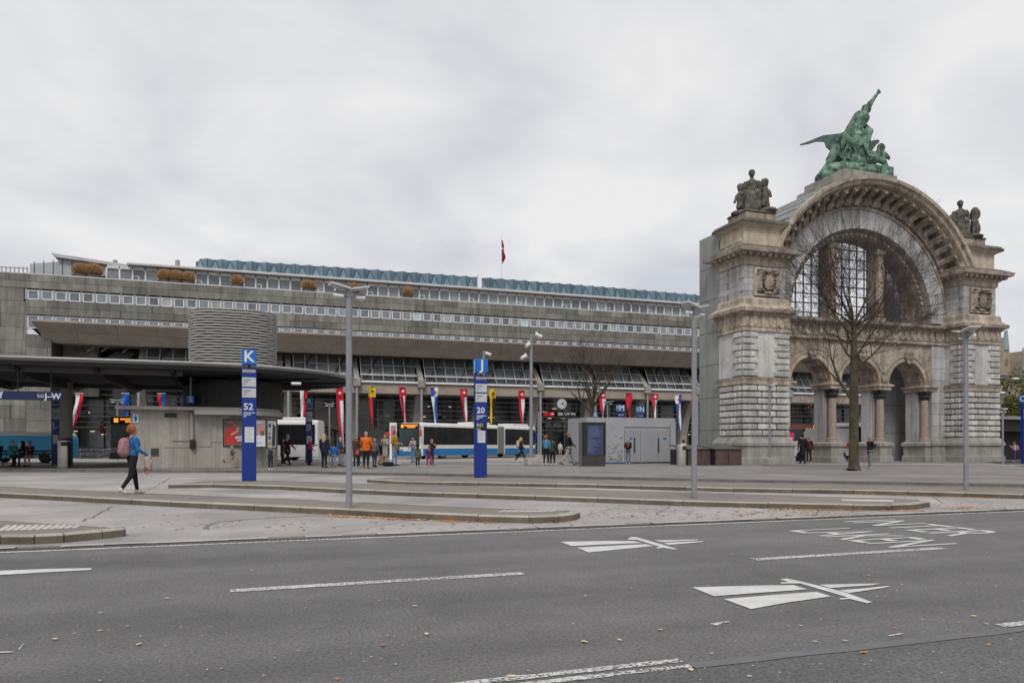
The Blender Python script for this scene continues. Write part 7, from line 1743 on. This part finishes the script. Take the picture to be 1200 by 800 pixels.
for i, (px, d, H, rx, lab) in enumerate(((1180, 82, 10.0, 3.2, 'olive green tree just outside the gateway pier'), (1207, 86, 10.2, 3.6, 'olive green tree behind the pillar lettered C'), (1235, 80, 8, 3.4, 'green tree beyond the dark shelter'))): leafy(depth_pt(px, d, PZ), H, rx, lab, i + 3, gm)
# dark shelter at the right
p = depth_pt(1186, 52, PZ); t = thing('bus_shelter', 'dark flat-roofed bus shelter beyond the gateway', 'shelter', p); x0 = uu(1166, p.y); x1 = x0 + 9
B('roof', x0, x1, p.y, p.y + 4, zz(1180, 491, p.y), zz(1180, 487.5, p.y), mat('shelter_edge', (.25, .25, .25), .5), t); B('fascia', x0 + .1, x1, p.y + .6, p.y + 3.8, zz(1180, 505, p.y), zz(1180, 491, p.y) - .003, black_m, t); B('back_wall', x0 + .2, x1, p.y + 3.2, p.y + 3.4, PZ, zz(1180, 505, p.y), mat('shelter_wall', (.05, .048, .045), .6, .8, .3), t)
B('lit_strip', x0 + 1.0, x0 + 1.6, p.y + 1, p.y + 1.2, zz(1180, 502, p.y), zz(1180, 500, p.y), white_fr, t)
for k in range(3): MB().tube([(x0 + .5 + k * 3, p.y + .5, PZ), (x0 + .5 + k * 3, p.y + .5, zz(1180, 505, p.y))], .05, 8).build('post', black_m, t)
for k in range(2): B('poster_sheet', x0 + 1.0 + k * 2.2, x0 + 2.2 + k * 2.2, p.y + 3.15, p.y + 3.19, PZ + 1, PZ + 2.2, mat('shelter_poster', (.11, .11, .105), .5, 1, .3), t)
# lamps hanging in front of the trees
for px, py, hl_ in ((1190, 443.5, 'pale hanging street lamp, the higher one before the green trees'), (1174, 460, 'pale hanging street lamp, the lower one beside the gateway pier')):
    p = depth_pt(px, 60); z = zz(px, py, p.y); t = thing('hanging_lamp', hl_, 'lamp', (p.x, p.y, z), 'hanging lamps over the street'); MB().lathe([(.05, z - .12), (.28, z - .06), (.3, z), (.12, z + .08)], (p.x, p.y), 14).build('shade', white_fr, t); MB().tube([(p.x - 7, p.y, z + .35), (p.x, p.y, z + .08), (p.x + 9, p.y, z + .45)], .012, 4).build('wire', black_m, t)
# gothic houses far right
gst = mat('gothic_stone', (.30, .25, .18), .9, .6, .2, fine=.1); slate = mat('slate', (.10, .105, .115), .8, .7, .2, fine=.1); gcop = mat('pale_copper', (.27, .33, .35), .7, .8, .15)
v = 92.0
t = thing('gothic_house', 'pale stone gothic house with pointed gables and slate roof beyond the trees', 'building', (uu(1185, v), v, PZ))
def U(px, py): return uz(px, py, v)
B('wall', U(1165, 0)[0], U(1230, 0)[0], v, v + 9, PZ, zz(1185, 446, v), gst, t)
MB().yz([(v - .3, zz(1185, 447, v)), (v + 4.5, zz(1185, 419, v)), (v + 9, zz(1185, 447, v))], U(1168, 0)[0], U(1232, 0)[0]).build('roof', slate, t)
a, b, c = U(1165, 440), U(1170.5, 396), U(1176.5, 440)
MB().xz([a, (U(1168, 412)), b, (U(1175, 412)), c], v - 1.2, v + 2).build('gable', gst, t)
MB().xz([U(1168.5, 411), U(1171, 388), U(1171.6, 388), U(1174, 411)], v - 1.4, v - .9).build('spire', gcop, t)
MB().xz([U(1188, 440), U(1190, 424), U(1192.2, 412), U(1195, 424), U(1199, 440)], v - 1.2, v + 2).build('gable', gst, t); MB().xz([U(1189, 436), U(1191.6, 412), U(1193, 412), U(1194, 436)], v - 1.5, v - 1.21).build('spire', gcop, t)
MB().tube([(U(1192.3, 415)[0], v - 1, U(1192.3, 415)[1]), (U(1192.3, 408)[0], v - 1, U(1192.3, 408)[1])], [.25, .08], 8).build('finial', gcop, t)
for px, py in ((1171.5, 425), (1194, 431)):
    x, z = U(px, py); w = MB().xz([(x - .3, z - .6), (x + .3, z - .6), (x + .3, z + .3), (x, z + .75), (x - .3, z + .3)], v - 1.28, v - 1.18).build('window', glass_dark, t)

# ------------------------------------------------------------------ fallen leaves
lm = [mat('litter_orange', (.52, .21, .055), .8, 8, .25), mat('litter_brown', (.24, .105, .045), .85, 8, .3), mat('litter_yellow', (.60, .49, .30), .8, 8, .2)]
lf = MB(); rg = random.Random(17)
def leaf(p, s, mi, z):
    a = rg.uniform(0, 6.28); c, sn = math.cos(a), math.sin(a); k = s
    sh = [(-1, 0, .0), (-.35, .5, .25), (.35, .55, .12), (1, 0, .3), (.3, -.5, .1), (-.4, -.45, .3)]
    lf.add([(p[0] + (x * c - y * sn) * k, p[1] + (x * sn + y * c) * k, z + w * k * rg.uniform(.1, .5)) for x, y, w in sh], [tuple(range(6))], mi)
def along(pix, n, spread, z=.018):
    Pp = [gp(a, b) for a, b in pix]; L = [0]
    for a, b in zip(Pp, Pp[1:]): L.append(L[-1] + (b - a).length)
    for _ in range(n):
        d = rg.uniform(0, L[-1]); i = max(k for k in range(len(L)) if L[k] <= d); i = min(i, len(Pp) - 2); q = Pp[i].lerp(Pp[i + 1], (d - L[i]) / max(1e-6, L[i + 1] - L[i]))
        leaf((q[0], q[1] - abs(rg.gauss(0, spread))), rg.uniform(.035, .06), rg.choice((0, 0, 0, 1, 2)), z)
along([(380, 604.5), (480, 609), (560, 611.5), (640, 612)], 420, .10); along([(420, 606), (470, 608.5)], 140, .06); along([(610, 612), (665, 611)], 160, .08)
along([(740, 588.5), (860, 594.5), (1000, 598)], 340, .10); along([(900, 596.5), (1080, 598.5)], 420, .12); along([(1100, 596), (1140, 594)], 50, .25)
along([(1000, 579.5), (1200, 584.5)], 240, .10); along([(330, 600), (400, 604)], 20, .1); along([(0, 636), (120, 632)], 24, .08); along([(850, 567), (1200, 572)], 30, .05)
for (x0, x1, y0, y1, n) in ((690, 860, 592, 609, 150), (860, 1010, 598, 606, 190), (1080, 1200, 590, 597, 60), (150, 690, 612, 622, 70), (180, 400, 604, 618, 25), (0, 700, 622, 634, 14)):
    for _ in range(n): p = gp(rg.uniform(x0, x1), rg.uniform(y0, y1)); (p[1] > ROAD_V + .2) and leaf(p, rg.uniform(.025, .05), rg.choice((0, 1, 1, 2)), .018)
for px, py, s in ((196, 702, .05), (64, 750, .045), (117, 740, .035), (163, 756, .045), (149, 735, .03), (295, 669, .035), (118, 719, .03), (486, 711, .04), (449, 757, .045), (500, 744, .045), (686, 699, .035), (685, 753, .05), (726, 751, .04), (774, 739, .035), (1018, 675, .035), (1019, 680, .03), (1057, 686, .03), (1051, 693, .03), (1037, 700, .02), (1141, 723, .04), (1156, 732, .03), (1012, 766, .055), (990, 752, .035), (1048, 737, .03), (1134, 745, .03), (1158, 757, .03), (955, 753, .03), (934, 725, .02), (938, 734, .03), (810, 786, .05), (878, 794, .03), (834, 767, .025), (1081, 727, .025), (1170, 727, .02), (1073, 652, .03), (1156, 648, .03), (857, 650, .025), (603, 684, .02), (546, 650, .02), (309, 793, .02), (395, 797, .03), (1110, 677, .02), (600, 794, .06)):
    leaf(gp(px, py), s * .62, rg.choice((2, 2, 2, 0)), .012)
for _ in range(130): p = gp(rg.uniform(0, 1200), rg.uniform(650, 800)); leaf(p, rg.uniform(.006, .014), 2, .010)
tag(lf.build('leaf_litter', lm), 'fallen autumn leaves drifted along the kerbs and scattered on the road', 'leaves', kind='stuff')
